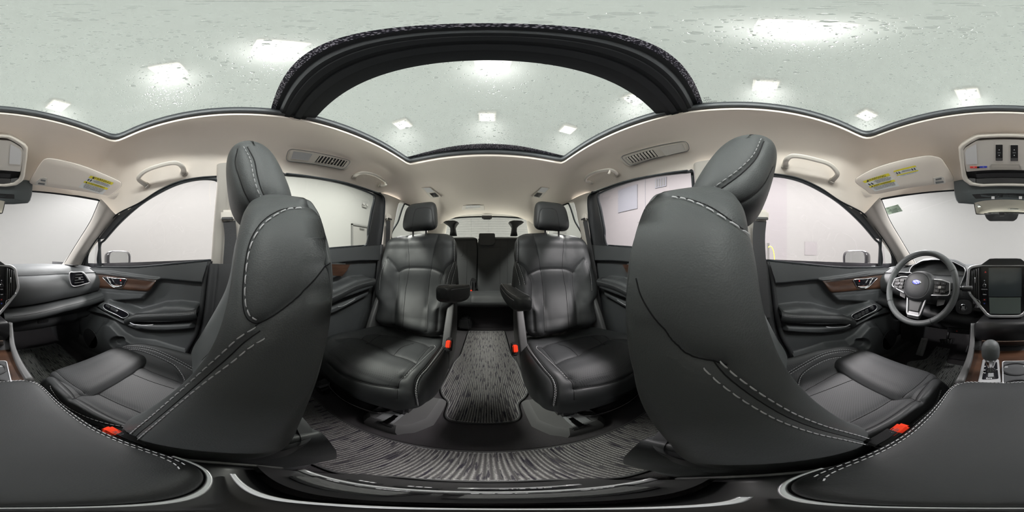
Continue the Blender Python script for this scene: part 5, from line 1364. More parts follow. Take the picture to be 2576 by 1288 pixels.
# steering wheel
W0 = Vector((-.370, .66, .657)); wy = Vector((0, .38, .925)).normalized(); wx = Vector((1, 0, 0)); wn = wx.cross(wy)  # wn towards the driver
sw = thing('steering_wheel', 'black leather three-spoke steering wheel with silver trim on the driver side', 'steering wheel', tuple(W0))
def WP(a, b, c=0): return tuple(W0+wx*a+wy*b+wn*c)
Rw = .171
ring_pts = [WP(Rw*math.cos(a), Rw*math.sin(a), .0) for a in np.linspace(0, 2*PI, 120, endpoint=False)]
scl = [1+.10*math.exp(-((((math.degrees(a)) % 360)-30)/14)**2)+.10*math.exp(-((((math.degrees(a)) % 360)-150)/14)**2) for a in np.linspace(0, 2*PI, 120, endpoint=False)]
G = []
for i, a in enumerate(np.linspace(0, 2*PI, 160, endpoint=False)):
    dg = math.degrees(a); k = 1+.14*math.exp(-((dg-32)/10)**2)+.14*math.exp(-((dg-148)/10)**2)
    er = Vector((0, 0, 0))+wx*math.cos(a)+wy*math.sin(a)
    G.append([(W0+er*(Rw+.0145*k*math.cos(t))+wn*(.0175*math.sin(t)))[:] for t in np.linspace(0, 2*PI, 20, endpoint=False)])
rim = loft('rim', G, 'leather_smooth', sw, False, True, True)
dashes('stitching', [(W0+(wx*math.cos(a)+wy*math.sin(a))*(Rw-.0135)+wn*.006)[:] for a in np.linspace(0, 2*PI, 200)], rim, .0006, .003, .0025)
for dg in (28, 152, 212, 300):
    a = math.radians(dg); er = wx*math.cos(a)+wy*math.sin(a)
    tube('rim_seam', [(W0+er*(Rw+.0152*math.cos(t))+wn*(.0182*math.sin(t)))[:] for t in np.linspace(0, 2*PI, 24, endpoint=False)], .0007, 'seam', rim, None, 5, True)
# hub: squashed dome with airbag cover
sh = [(math.copysign(abs(math.cos(a))**.85, math.cos(a)), math.copysign(abs(math.sin(a))**.85, math.sin(a))) for a in np.linspace(0, 2*PI, 64, endpoint=False)]
hub = loft('hub', [[WP(r*a, r*b*.97, h) for a, b in sh] for r, h in ((.070, -.06), (.078, -.03), (.078, -.01), (.075, .012), (.070, .026), (.063, .034), (.0605, .0355), (.0590, .0345), (.0575, .0355), (.04, .0395), (.012, .041))], 'hard_plastic', sw)
em = lathe('emblem', [(.0225, 0), (.0225, .002), (.020, .0035), (.018, .003)], WP(.0, .012, .0395), tuple(wn), 'chrome', sw, 40)
for v in em.data.vertices:
    w_ = Vector(v.co)+em.matrix_world.translation+Vector(ORG['steering_wheel'])*0
E0 = Vector(WP(0, .012, .0395))-Vector(ORG['steering_wheel'])
for v in em.data.vertices:
    d_ = v.co-E0; b_ = d_.dot(wy); v.co -= wy*b_*.45
el = mesh('emblem_field', [WP(.0195*math.cos(a), .012+.0102*math.sin(a), .0432) for a in np.linspace(0, 2*PI, 40, endpoint=False)], [tuple(range(40))], 'emblem_blue', em, False)
def star(cx_, cy_, r):
    pts = []
    for k in range(8):
        a = k*PI/4; q = r if k % 2 == 0 else r*.30
        pts.append(((cx_+q*math.cos(a)*1.15), cy_+q*math.sin(a)))
    return mesh('emblem_star', [WP(a, .012+b, .0436) for a, b in pts], [tuple(range(8))], 'chrome', em, False)
star(-.0095, .003, .0062)
for a, b in ((-.001, .0055), (.0075, .003), (-.003, -.003), (.004, -.0055), (.0125, -.0025)): star(a, b, .0034)
tube('cover_seam', [WP(.0585*a, .0585*b*.97, .0352) for a, b in sh], .0011, 'seam', hub, None, 6, True)
text('airbag_mark', 'SRS\nAIRBAG', WP(0, -.030, .0400), tuple(wx), tuple(wy), .007, 'black_plastic', hub)
# spokes with switches
for s in (-1, 1):
    sp = loft('spoke', [[WP(s*x, y, z) for (y, z) in ((y1, h), (y0, h), (y0, h-.02), (y1, h-.02))] for x, y0, y1, h in ((.055, -.040, .035, .012), (.085, -.034, .034, .014), (.12, -.022, .030, .013), (.150, -.004, .026, .010), (.166, .004, .026, .004))], 'hard_plastic', sw, True, True, False, s > 0, 30)
    pth = [WP(s*.066, .040, .016), WP(s*.100, .036, .019), WP(s*.135, .024, .018), WP(s*.147, -.008, .015), WP(s*.142, -.016, .015), WP(s*.10, -.030, .018), WP(s*.066, -.040, .018)]
    if s > 0: pth = [WP(s*.070, .036, .016), WP(s*.110, .034, .019), WP(s*.146, .024, .018), WP(s*.150, -.020, .015), WP(s*.144, -.030, .015), WP(s*.10, -.034, .018), WP(s*.070, -.036, .018)]
    sweep('spoke_trim', even(pth, 50), rrect(.0045, .005, .0015), 'satin_silver', sp, tuple(wn))
    for r_ in range(3):
        for c_ in range(2):
            x_ = s*(.092+c_*.027); y_ = .019-r_*.017-(.003*c_ if s < 0 else 0)
            b_ = plate('wheel_button', rrect(.024, .0145, .003), WP(x_, y_, .0165), tuple(wx), tuple(wy), .004, 'black_plastic', sp, .001)
            rbox('button_mark', WP(x_, y_, .0212), (.006, .0006, .002), 'icon_white', b_, 0, axes(tuple(wx), tuple(wn)) @ Matrix.Identity(3))
    plate('wheel_rocker', rrect(.014, .012, .003), WP(s*.105, .001, .0195), tuple(wx), tuple(wy), .005, 'chrome', sp, .001)
    # paddle behind the spoke
    plate('shift_paddle', [(s*-.014, -.018), (s*.018, -.008), (s*.022, .014), (s*-.014, .014)][::s], WP(s*.098, -.060 if s > 0 else -.045, -.03), tuple(wx), tuple(wy), .004, 'hard_plastic_light', sw, .001)
bs = [(-.034, -.058), (.034, -.058), (.026, -.112), (-.026, -.112)]
sp = plate('lower_spoke', [(-.03, -.150), (.03, -.150), (.046, -.055), (-.046, -.055)], WP(0, 0, -.004), tuple(wx), tuple(wy), .014, 'hard_plastic', sw, .003)
plate('lower_cover', [(-.022, -.116), (.022, -.116), (.032, -.062), (-.032, -.062)], WP(0, 0, .010), tuple(wx), tuple(wy), .006, 'hard_plastic_light', sp, .002)
pv = [(-.046, -.055), (-.0405, -.085), (-.032, -.128), (-.026, -.136), (.026, -.136), (.032, -.128), (.0405, -.085), (.046, -.055)]
sweep('lower_trim', even([WP(a, b, .013) for a, b in pv], 60), rrect(.007, .006, .002), 'satin_silver', sp, tuple(wn))
plate('lower_trim_plate', [(-.028, -.138), (.028, -.138), (.024, -.120), (-.024, -.120)], WP(0, 0, .010), tuple(wx), tuple(wy), .004, 'satin_silver', sp, .001)
# column, stalks
col = loft('steering_column', [[(W0+wx*a*k+wy*(b*k-.005)+wn*h)[:] for a, b in rrect(.13, .11, .03, 5)] for k, h in ((.85, -.045), (1, -.06), (1.05, -.12), (1.0, -.24))], 'hard_plastic', dash, True)
st = thing('wiper_stalk', 'black control stalk sticking out to the right of the steering wheel', 'stalk', WP(.05, .02, -.06))
tube('arm', [WP(.05, .015, -.06), WP(.13, .018, -.05), WP(.17, .020, -.045)], .008, 'black_plastic', st, 12, 12)
e1 = P(2421, 726, y=.70); tube('grip', [e1, tuple(Vector(e1)+Vector((.018, 0, .0))), tuple(Vector(e1)+Vector((.045, .004, .001)))], [.0125]*8, 'hard_plastic', st, 8, 16)
tube('arm', [WP(.17, .02, -.045), e1], .009, 'black_plastic', st, 6, 12)
st = thing('turn_signal_stalk', 'black control stalk on the left behind the steering wheel', 'stalk', WP(-.05, .02, -.06))
tube('arm', [WP(-.05, .015, -.06), WP(-.13, .018, -.05), WP(-.18, .022, -.045)], .009, 'hard_plastic', st, 12, 12)
# start button
c = P(2424, 774, y=.765)
pn = plate('start_panel', rrect(.085, .075, .03), (c[0], c[1]+.012, c[2]), (1, 0, 0), (0, .2, 1), .008, 'hard_plastic', dash, .003)
sb = lathe('start_button', [(.0185, 0), (.0185, .006), (.0165, .008), (.0155, .006)], (c[0], c[1], c[2]), (0, -1, .2), 'chrome', dash, 36)
lathe('button_face', [(.0155, 0), (.0150, .003)], (c[0], c[1]-.004, c[2]+.001), (0, -1, .2), 'gloss_black', sb, 36)
text('start_mark', 'START\nSTOP\nENGINE', (c[0], c[1]-.0085, c[2]+.0015), (1, 0, 0), (0, .2, 1), .0055, 'icon_white', sb)
c = P(2420, 727+40-20, y=.79)
for k in range(4): rbox('speaker_slot', (P(2424, 737+2.6*k, y=.765)), (.010, .003, .0016), 'seam', dash, 0)
# lower panel right of the wheel, diagnostic cover with red light
c = P(2412, 832, y=.80); ob = rbox('lower_cover', c, (.12, .02, .03), 'black_plastic', dash, .004)
rbox('indicator', P(2407, 833, y=.788), (.008, .003, .004), 'icon_red', ob, .001)
# ---------------------------------------------------------------- pedals
pd_ = thing('foot_rest', 'ribbed metal foot rest plate at the left of the driver footwell', 'pedal', (-.55, 1.2, .1), 'driver pedals')
def pedal(px4, y0, ridge, nm, parent, sl=.25):
    pts = [P(a, b, pl=((0, 1, -sl), y0)) for a, b in px4]
    o_ = mesh(nm, pts, [(0, 1, 2, 3)], 'black_plastic', parent, False)
    A = np.array(pts)
    sld = o_.modifiers.new('thickness', 'SOLIDIFY'); sld.thickness = .012; sld.offset = 0
    for k in range(ridge):
        f = (k+.7)/(ridge+.4); a = A[0]*(1-f)+A[1]*f; b = A[3]*(1-f)+A[2]*f; d = b-a
        sweep('grip_rib', [a+d*.08+np.array([0, -.008, .002]), b-d*.08+np.array([0, -.008, .002])], rrect(.006, .004, .001), 'brushed_metal' if parent is pd_ else 'hard_plastic', o_, (0, -1, .3), n=4)
    return o_
o_ = pedal([(2319, 850), (2335, 852), (2321, 897), (2303, 895)], 1.02, 4, 'plate', pd_, .45); o_.data.materials[0] = MAT['brushed_metal']
b_ = thing('brake_pedal', 'black rubber brake pedal in the middle of the driver footwell', 'pedal', (-.33, 1.1, .1), 'driver pedals')
pedal([(2364, 853), (2401, 851), (2399, 864), (2369, 866)], .93, 4, 'pad', b_, .25)
p_ = P(2383, 852, y=.96); tube('arm', [p_, (p_[0], 1.05, .36), (p_[0], 1.15, .5)], .009, 'black_plastic', b_, 10, 10)
g_ = thing('accelerator_pedal', 'black ribbed accelerator pedal beside the console in the driver footwell', 'pedal', (-.18, 1.1, .1), 'driver pedals')
pedal([(2434, 868), (2447, 866), (2442, 886), (2428, 886)], .98, 3, 'pad', g_, .35)
p_ = P(2441, 868, y=1.0); tube('arm', [p_, (p_[0]+.01, 1.15, .3), (p_[0]+.01, 1.3, .4)], .008, 'black_plastic', g_, 10, 10)
# kick panels and sills
for s in (1, -1):
    setm(None if s > 0 else flipx())
    rows = [[(.75, 1.05, z), (.70, 1.08, z), (.665, 1.15, z), (.655, 1.3, z), (.66, 1.5, z)] for z in (0, .2, .4, .6)]
    struct(sheet('wall_kick_%s' % ('right' if s > 0 else 'left'), rows, 'hard_plastic', None, 14, 24, flip=True))
    rows = [[(.79, y, .10), (.74, y, .085), (.70, y, .07), (.685, y, .04), (.68, y, -.002)] for y in (-.9, -.5, -.2, .1, .5, 1.0, 1.1)]
    struct(sheet('baseboard_sill_%s' % ('right' if s > 0 else 'left'), rows, 'hard_plastic', None, 14, 16, flip=False))
    # curled end of the dash against the door
    setm()
# ================================================================ centre console
con = thing('center_console', 'black centre console with wood, silver shifter plate and padded lid between front seats', 'console', (0, .3, .0))
def CN(a, b): return P(a, b, pl=((0, .12, 1), .472-.0))    # deck plane rises slightly rearwards
# body
G = []
for y, w_, zt in [(-.015, .100, .395), (.0, .105, .41), (.06, .112, .418), (.20, .114, .420), (.36, .112, .415), (.45, .116, .402), (.55, .126, .395), (.62, .138, .40), (.70, .150, .43), (.78, .160, .47), (.86, .165, .50)]:
    G.append([(a, y, zt/2+b) for a, b in rrect(2*w_, zt, .02, 6)])
G2 = [[tuple(p) for p in g] for g in cr([[c for p in g for c in p] for g in G], 70).reshape(70, len(G[0]), 3)]
loft('body', G2, 'black_plastic', con, True, True, False, True)
# lid
lid_o = []
for t in np.linspace(0, 2*PI, 160, endpoint=False):
    c, s_ = math.cos(t), math.sin(t); lid_o.append((.001+.128*math.copysign(abs(c)**.42, c), .198+.186*math.copysign(abs(s_)**.30, s_)))
lo_ = np.array(lid_o)
lo_[:, 0] *= 1-.18*np.clip((.20-lo_[:, 1])/.2, 0, 1)**1.5
cen = np.array([.001, .198])
def lid_ring(off, z):
    d_ = lo_-cen; L_ = np.linalg.norm(d_, axis=1)[:, None]; q = lo_+d_/L_*off; return np.c_[q, np.full(len(q), z)]
rings = [lid_ring(-.012, .400), lid_ring(-.003, .403), lid_ring(0, .410), lid_ring(.0, .424), lid_ring(-.002, .432), lid_ring(-.007, .438), lid_ring(-.014, .441), lid_ring(-.03, .4425), lid_ring(-.05, .443), lid_ring(-.085, .4435)]
for k_ in (.7, .4, .15, .01): rings.append(np.c_[cen+(rings[9][:, :2]-cen)*k_, np.full(len(lo_), .4437)])
for r_ in rings[4:]: r_[:, 2] -= .010*np.clip((r_[:, 1]-.30)/.08, 0, 1)**2
lp_ = Pad([even(np.vstack([r_, r_[:1]]), 321)[:-1] for r_ in rings], flip=False)
lid = lp_.build('lid', 'leather', con)
for off in (-.0065, -.0125):
    z = .4392 if off > -.01 else .4415
    r_ = lid_ring(off, z); r_[:, 2] -= .010*np.clip((r_[:, 1]-.30)/.08, 0, 1)**2
    r_ = np.array([p for p in np.vstack([r_[-40:], r_[:-40]]) if p[1] > .03]); 
    a_ = r_[np.argsort(np.arctan2(r_[:, 1]-.02, r_[:, 0]))]; dashes('stitching', a_, lid, .0007, .0055, .0035)
r_ = lid_ring(-.0095, .4402); r_[:, 2] -= .010*np.clip((r_[:, 1]-.30)/.08, 0, 1)**2
a_ = np.array([p for p in r_ if p[1] > .03]); a_ = a_[np.argsort(np.arctan2(a_[:, 1]-.02, a_[:, 0]))]; tube('lid_seam', a_, .0006, 'seam', lid, None, 5)
# silver rim under the rear edge of the lid
rr = lid_ring(.003, .418); rr = np.array([p for p in rr if p[1] < .05]); rr = rr[np.argsort(rr[:, 0])]
sweep('lid_rim', rr, rrect(.0035, .006, .001), 'satin_silver', con, (0, 0, 1))
# deck: wood, shifter plate, cup holders
dk = [CN(a, b) for a, b in [(2463, 859), (2591, 859), (2598, 905), (2612, 965), (2445, 965), (2458, 905)]]
dk = [(-.112, .64, 0), (.128, .64, 0), (.120, .50, 0), (.112, .36, 0), (-.102, .36, 0), (-.106, .50, 0)]
dz = lambda y: .472-.12*y
dk = [(x, y, dz(y)-.001) for x, y, _ in dk]
deck = mesh('wood_deck', dk, [(5, 4, 3, 2, 1, 0)], 'wood', con, False)
for s in (-1, 1):
    e = [(s*.138, .725, .475), (s*.135, .70, .452), (s*.124, .62, .415), (s*.113, .50, .419), (s*.108, .36, .432)]
    sweep('side_rail', cr(e, 30), rrect(.020, .022, .006), 'hard_plastic_light', con, (0, 0, 1))
def on_deck(a, b, off=0): p = P(a, b, pl=((0, .12, 1), .472+off)); return p
gp = [on_deck(a, b, .001) for a, b in [(2473, 906), (2512, 906), (2517, 962), (2461, 966)]]
gx, gy = Vector((1, 0, 0)), Vector((0, 1, -.12))
def deckplate(nm, pxs, t, m, parent, bev=.002, off=0, rnd=None):
    p3 = [Vector(on_deck(a, b, off)) for a, b in pxs]; o0 = p3[0]; ux_, uy_, un_ = basis(gx, gy)
    poly = [((p-o0).dot(ux_), (p-o0).dot(uy_)) for p in p3]
    if rnd: poly = [tuple(q) for q in poly_round([(a, b) for a, b in poly], rnd, 5)]
    return plate(nm, poly, o0, gx, gy, t, m, parent, bev)
sp = deckplate('shifter_plate', [(2472, 905), (2513, 905), (2518, 964), (2459, 967)], .004, 'satin_silver', con, .002, 0, .008)
deckplate('shifter_gate', [(2478, 911), (2508, 911), (2512, 953), (2470, 955)], .0015, 'gloss_black', sp, .0005, .004, .005)
deckplate('gate_slot', [(2487, 930), (2499, 930), (2500, 948), (2485, 949)], .0008, 'grey_plastic', sp, .0002, .0056, .003)
for ch, (a, b) in zip(['P', 'R', 'N', 'D', '+', 'M'], [(2478, 922), (2477, 931), (2476, 938), (2484, 952), (2508, 930), (2492, 952)]):
    text('gate_letter', ch, on_deck(a, b, .0062), (1, 0, 0), (0, 1, -.12), .009, 'icon_white', sp)
sh_ = thing('gear_shifter', 'black leather gear shifter knob with chrome collar standing in the silver plate', 'shifter', on_deck(2492, 940, .005))
b0 = Vector(on_deck(2492, 934, .005))
tp0 = Vector(P(2492, 857, y=b0.y+.045)); ax_ = (tp0-b0)
def SHp(f, r, w=1): return [(b0+ax_*f+Vector((r*w*math.cos(a), r*math.sin(a), 0)))[:] for a in np.linspace(0, 2*PI, 40, endpoint=False)]
loft('boot', [SHp(0, .016), SHp(.06, .013), SHp(.12, .008), SHp(.2, .007)], 'gloss_black', sh_)
loft('collar', [SHp(.08, .006), SHp(.18, .008, 1.2), SHp(.36, .013, 1.2), SHp(.45, .016, 1.25), SHp(.47, .014, 1.2)], 'chrome', sh_)
loft('knob', [SHp(.44, .017, 1.2), SHp(.50, .0215, 1.15), SHp(.62, .024, 1.1), SHp(.78, .0245, 1.08), SHp(.90, .022, 1.05), SHp(.97, .015, 1.0), SHp(1.0, .004, 1)], 'leather_smooth', sh_)
# cup holders with silver outline
cp = deckplate('cup_tray', [(2522, 909), (2592, 908), (2606, 968), (2523, 968)], .003, 'hard_plastic', con, .001, 0, .01)
cpl = [on_deck(a, b, .004) for a, b in [(2523, 968), (2522, 909), (2592, 908), (2606, 968)]]
sweep('tray_trim', even(poly_round(cpl, .01, 5)[3:-3], 60), rrect(.0035, .004, .001), 'satin_silver', cp, (0, 0, 1))
for a, b in ((2556, 928), (2566, 975)):
    c = on_deck(a, b, .004); well = lathe('cup_well', [(.040, .0), (.042, .0015), (.036, .002), (.035, -.045), (.001, -.046)], (c[0], c[1], c[2]), (0, .12, 1), 'black_plastic', con, 48, False)
    for k in range(3):
        q = k*2.1+.5; rbox('grip_tab', (c[0]+.032*math.cos(q), c[1]+.032*math.sin(q), c[2]-.004), (.012, .012, .004), 'grey_plastic', well, .001)
# storage cavity below the screen and the socket panel
G = [[(a, y, .455+b) for a, b in rrect(w_*2, h_, .015, 5)] for y, w_, h_ in ((.665, .122, .11), (.70, .118, .10), (.84, .10, .08))]
loft('storage_bin', G, 'black_plastic', con, True, True, False, False)
us = [P(a, b, pl=((0, 1, .9), 1.01)) for a, b in [(2475, 861), (2580, 861), (2583, 889), (2473, 889)]]
o0 = Vector(us[3]); ux_ = (Vector(us[2])-o0); uy_ = Vector(us[0])-o0; uxn, uyn, unn = basis(ux_, uy_)
def UP(a, b, off=0): p = Vector(P(a, b, pl=((0, 1, .9), 1.01))); return p+Vector((0, -.74, .67))*off
poly = [((Vector(p)-o0).dot(uxn), (Vector(p)-o0).dot(uyn)) for p in [P(a, b, pl=((0, 1, .9), 1.01)) for a, b in [(2466, 893), (2590, 893), (2584, 856), (2470, 856)]]]
wp_ = plate('wood_panel', poly, o0, ux_, uy_, .004, 'wood', con, .001)
poly = [((Vector(p)-o0).dot(uxn), (Vector(p)-o0).dot(uyn)) for p in [P(a, b, pl=((0, 1, .9), 1.01)) for a, b in [(2505, 885), (2566, 884), (2563, 867), (2505, 867)]]]
so_ = plate('socket_panel', poly, o0+Vector((0, -.003, .003)), ux_, uy_, .005, 'black_plastic', wp_, .001)
tr = [UP(a, b, .008) for a, b in [(2477, 886), (2475, 874), (2478, 864), (2500, 863.5), (2560, 862.5), (2568, 864), (2572, 875), (2571, 885)]]
sweep('panel_trim', cr(tr, 50), rrect(.004, .004, .001), 'chrome', wp_, (0, -1, 1))
text('socket_text', 'AUX     2.1A     2.1A', UP(2535, 880, .0105), ux_, uy_, .006, 'icon_white', so_)
for a in (2518, 2531, 2546): rbox('socket', UP(a, 873, .009), (.010, .002, .004), 'gloss_black', so_, .0005)
# rear face with climate controls
rb = [(-.098, .41), (.098, .41), (.104, .2), (.11, .0)]
def RF(z): return -.018-(.41-z)*.30
rows = [[(x, RF(z)-.004*(1-(x/.1)**2), z) for x in np.linspace(-w_, w_, 12)] for z, w_ in ((.415, .097), (.33, .100), (.2, .104), (.09, .108), (.0, .112))]
sheet('rear_panel', rows, 'black_plastic', con, 20, 24, flip=True)
def RQ(x, z, o=.006): return (x, RF(z)-o, z)
vf = [P(a, b, z=.419) for a, b in [(585, 1192), (620, 1228), (700, 1256), (860, 1271), (1288, 1281), (1680, 1276), (1840, 1263), (1875, 1250)]]
sweep('vent_frame', cr(vf, 60), rrect(.0035, .005, .001), 'satin_silver', con, (0, 0, 1))
for s_ in (-1, 1): sweep('edge_rail', cr([(s_*.108, .06, .415), (s_*.105, .015, .412), (s_*.101, -.012, .40), (s_*.100, -.035, .36)], 20), rrect(.006, .006, .002), 'hard_plastic_light', con, (0, 0, 1))
for x0 in (-.04, .04):
    vt = plate('rear_vent', rrect(.068, .05, .008), RQ(x0, .355, .004), (1, 0, 0), (0, .3, 1), .002, 'black_plastic', con, .0005)
    for k in range(4): rbox('slat', RQ(x0, .340+.011*k, .008), (.062, .004, .0025), 'hard_plastic_light', vt, .0006)
sweep('chrome_strip', [RQ(x, .300, .009-.5*abs(x)**2) for x in np.linspace(-.104, .104, 20)], rrect(.007, .007, .002), 'satin_silver', con, (0, -1, .3))
for x0 in (-.06, -.02, .02, .06):
    bt = plate('climate_button', rrect(.036, .018, .003), RQ(x0, .322, .006), (1, 0, 0), (0, .3, 1), .003, 'black_plastic', con, .0006)
    text('button_mark', {-.06: 'AUTO', -.02: 'MODE', .02: 'TEMP', .06: 'OFF'}[x0], RQ(x0, .322, .0098), (1, 0, 0), (0, .3, 1), .007, 'icon_white', bt)
for x0, z0 in ((.055, .245), (.02, .235)):
    bt = plate('seat_heater_button', rrect(.026, .03, .004), RQ(x0, z0, .006), (1, 0, 0), (0, .3, 1), .003, 'black_plastic', con, .0008)
    text('button_mark', 'SSS', RQ(x0, z0, .0098), (1, 0, 0), (0, .3, 1), .011, 'icon_white', bt)
up_ = plate('charging_socket', rrect(.055, .022, .004), RQ(-.035, .232, .006), (1, 0, 0), (0, .3, 1), .003, 'gloss_black', con, .0008)
text('socket_text', 'USB 2.1A', RQ(-.035, .240, .0098), (1, 0, 0), (0, .3, 1), .007, 'icon_white', up_)
sweep('socket_trim', [RQ(-.07, .214, .008), RQ(.0, .214, .008)], rrect(.004, .004, .001), 'satin_silver', up_, (0, -1, .3), n=6)
# floor plinth of the console
G = [[(a*k, (.40-.13-e)/2+.06+b*1.0, z) for a, b in rrect(.24, .56+e, .05, 6)] for z, k, e in ((0, 1.05, .03), (.03, 1.0, .01), (.05, .97, 0))]
# ================================================================ floor mats
def fmat(nm, label, pts, m='mat_weave', z=.006, group='floor mats', edge='carpet', rnd=.03):
    L3 = poly_round([(a, b, z) for a, b in pts], rnd, 6); t = thing(nm, label, 'floor mat', tuple(L3.mean(0)*np.array([1, 1, 0])), group)
    o_ = mesh('woven_top', L3, [tuple(range(len(L3)))], m, t, False)
    tube('bound_edge', even(L3, 200, True)-np.array([0, 0, .001]), .0042, edge, t, None, 8, True)
    c_ = L3.mean(0)
    dashes('stitching', [tuple(q+(c_-q)/np.linalg.norm(c_-q)*.007+np.array([0, 0, .0005])) for q in even(L3, 300, True)], t, .0006, .005, .004)
    return t
mat('edge_binding', (.035, .035, .036), .9)
pm = lambda L, z=0: [P(a, b, z=z)[:2] for a, b in L]
fmat('aisle_mat', 'striped grey woven mat in the aisle between the two second row seats', [(.17, -1.56), (-.17, -1.56), (-.17, -1.10), (-.195, -1.0), (-.195, -.70), (-.165, -.64), (-.125, -.60), (-.118, -.51), (-.10, -.475), (-.06, -.468), (.06, -.468), (.105, -.475), (.122, -.51), (.13, -.60), (.168, -.64), (.195, -.70), (.195, -1.0), (.17, -1.10)], edge='edge_binding', z=.026, rnd=.03)
fmat('rear_footwell_mat', 'wide striped grey woven mat across the footwell behind the front seats', [(.70, -.12), (.25, -.115), (.13, -.118), (.08, -.150), (-.08, -.150), (-.13, -.118), (-.25, -.115), (-.70, -.12), (-.705, -.33), (-.35, -.312), (0, -.306), (.35, -.312), (.705, -.33)], edge='edge_binding', z=.006, rnd=.02)
fmat('passenger_footwell_mat', 'dark woven mat on the floor in front of the passenger seat', pm([(21, 868), (36, 858), (104, 854), (150, 868), (193, 908), (200, 940), (75, 985), (28, 960)]), 'mat_weave_lifted', edge='edge_binding')
fmat('driver_footwell_mat', 'dark woven mat with cut-out around the pedals in the driver footwell', pm([(2357, 870), (2393, 872), (2381, 914), (2440, 924), (2425, 985), (2390, 1010), (2270, 960), (2281, 911), (2330, 905)]), 'mat_weave_lifted', edge='edge_binding')
# ================================================================ things on the head lining
_hv = [hl.matrix_world @ v.co if False else Vector(v.co)+Vector(ORG[hl.name]) for v in hl.data.vertices]
HB = BVHTree.FromPolygons(_hv, [list(p.vertices) for p in hl.data.polygons])
def HL(a, b, off=0):
    """picture point -> point on the lining, lifted off it towards the cabin"""
    d = ray(a, b); h = HB.ray_cast(Vector((CX, 0, CZ)), d)
    n = h[1]; n = -n if n.dot(d) > 0 else n
    return h[0]+n*off
def HN(a, b):
    d = ray(a, b); h = HB.ray_cast(Vector((CX, 0, CZ)), d); return -h[1] if h[1].dot(d) > 0 else h[1]
def fit(pxs, plane, m, nm, parent, t=.003, bev=.001, rnd=None, off=0, back=False, smooth=True):
    """flat plate whose outline is seen at the picture points, lying in plane (point, normal facing the cabin)"""
    o0, n = Vector(plane[0]), Vector(plane[1]).normalized()
    pl = (tuple(n), n.dot(o0)+off); p3 = [Vector(P(a, b, pl=pl)) for a, b in pxs]
    ux = (p3[1]-p3[0]).normalized(); uy = n.cross(ux)
    poly = [((p-p3[0]).dot(ux), (p-p3[0]).dot(uy)) for p in p3]
    if rnd: poly = [tuple(q) for q in poly_round([(a, b) for a, b in poly], rnd, 6)]
    return plate(nm, poly, p3[0], ux, uy, t, m, parent, bev)
def pp(a, b, plane, off=0):
    o0, n = Vector(plane[0]), Vector(plane[1]).normalized(); return Vector(P(a, b, pl=(tuple(n), n.dot(o0)+off)))
# ---- grab handles
def grab(pxs, label, off, r=(.020, .013), hook=None, inward=.042):
    A = [HL(a, b) for a, b in pxs]; N_ = [HN(a, b) for a, b in pxs]; k = len(A)
    pts = []
    for i, (p, n) in enumerate(zip(A, N_)):
        f = math.sin(PI*i/(k-1))**.45 if 0 < i < k-1 else 0
        pts.append(p+n*(.004+inward*f))
    t = thing('grab_handle', label, 'handle', tuple(A[0]), 'roof grab handles')
    nn_ = sum(N_, Vector())/k
    sweep('grip', cr([tuple(p) for p in pts], 60), rrect(r[0], r[1], .005, 4), 'beige_plastic', t, tuple(nn_), sc=[1+.25*(abs(i-29.5)/29.5)**4 for i in range(60)])
    for e in (0, -1):
        rbox('mount', tuple(A[e]+N_[e]*.004), (.03, .03, .014), 'beige_plastic', t, .005, axes(tuple(A[1]-A[0]), tuple(N_[e])))
    if hook is not None:
        h = pts[hook]; sweep('coat_hook', cr([tuple(h), tuple(h+Vector((0, 0, -.012))+nn_*.006), tuple(h+Vector((0, 0, -.018))+nn_*.014), tuple(h+Vector((0, 0, -.012))+nn_*.020)], 16), rrect(.010, .006, .002), 'beige_plastic', t, (0, 1, 0))
    return t
grab([(370, 466), (357, 452), (366, 438), (385, 427), (410, 418), (440, 411), (456, 414), (465, 424), (463, 434)], 'beige roof grab handle above the front passenger window', 0)
grab([(2092, 455), (2098, 440), (2088, 424), (2070, 412), (2040, 403), (2005, 395), (1983, 396), (1973, 406), (1975, 417)], 'beige roof grab handle above the driver window', 0)
grab([(890, 443), (893, 434), (905, 429), (925, 430), (945, 438), (960, 450), (964, 460), (955, 465)], 'beige grab handle with coat hook above the right rear door', 0, (.017, .012), 5, .036)
grab([(1489, 458), (1480, 450), (1484, 438), (1500, 428), (1522, 422), (1545, 422), (1556, 429), (1553, 438)], 'beige grab handle with coat hook above the left rear door', 0, (.017, .012), 5, .036)
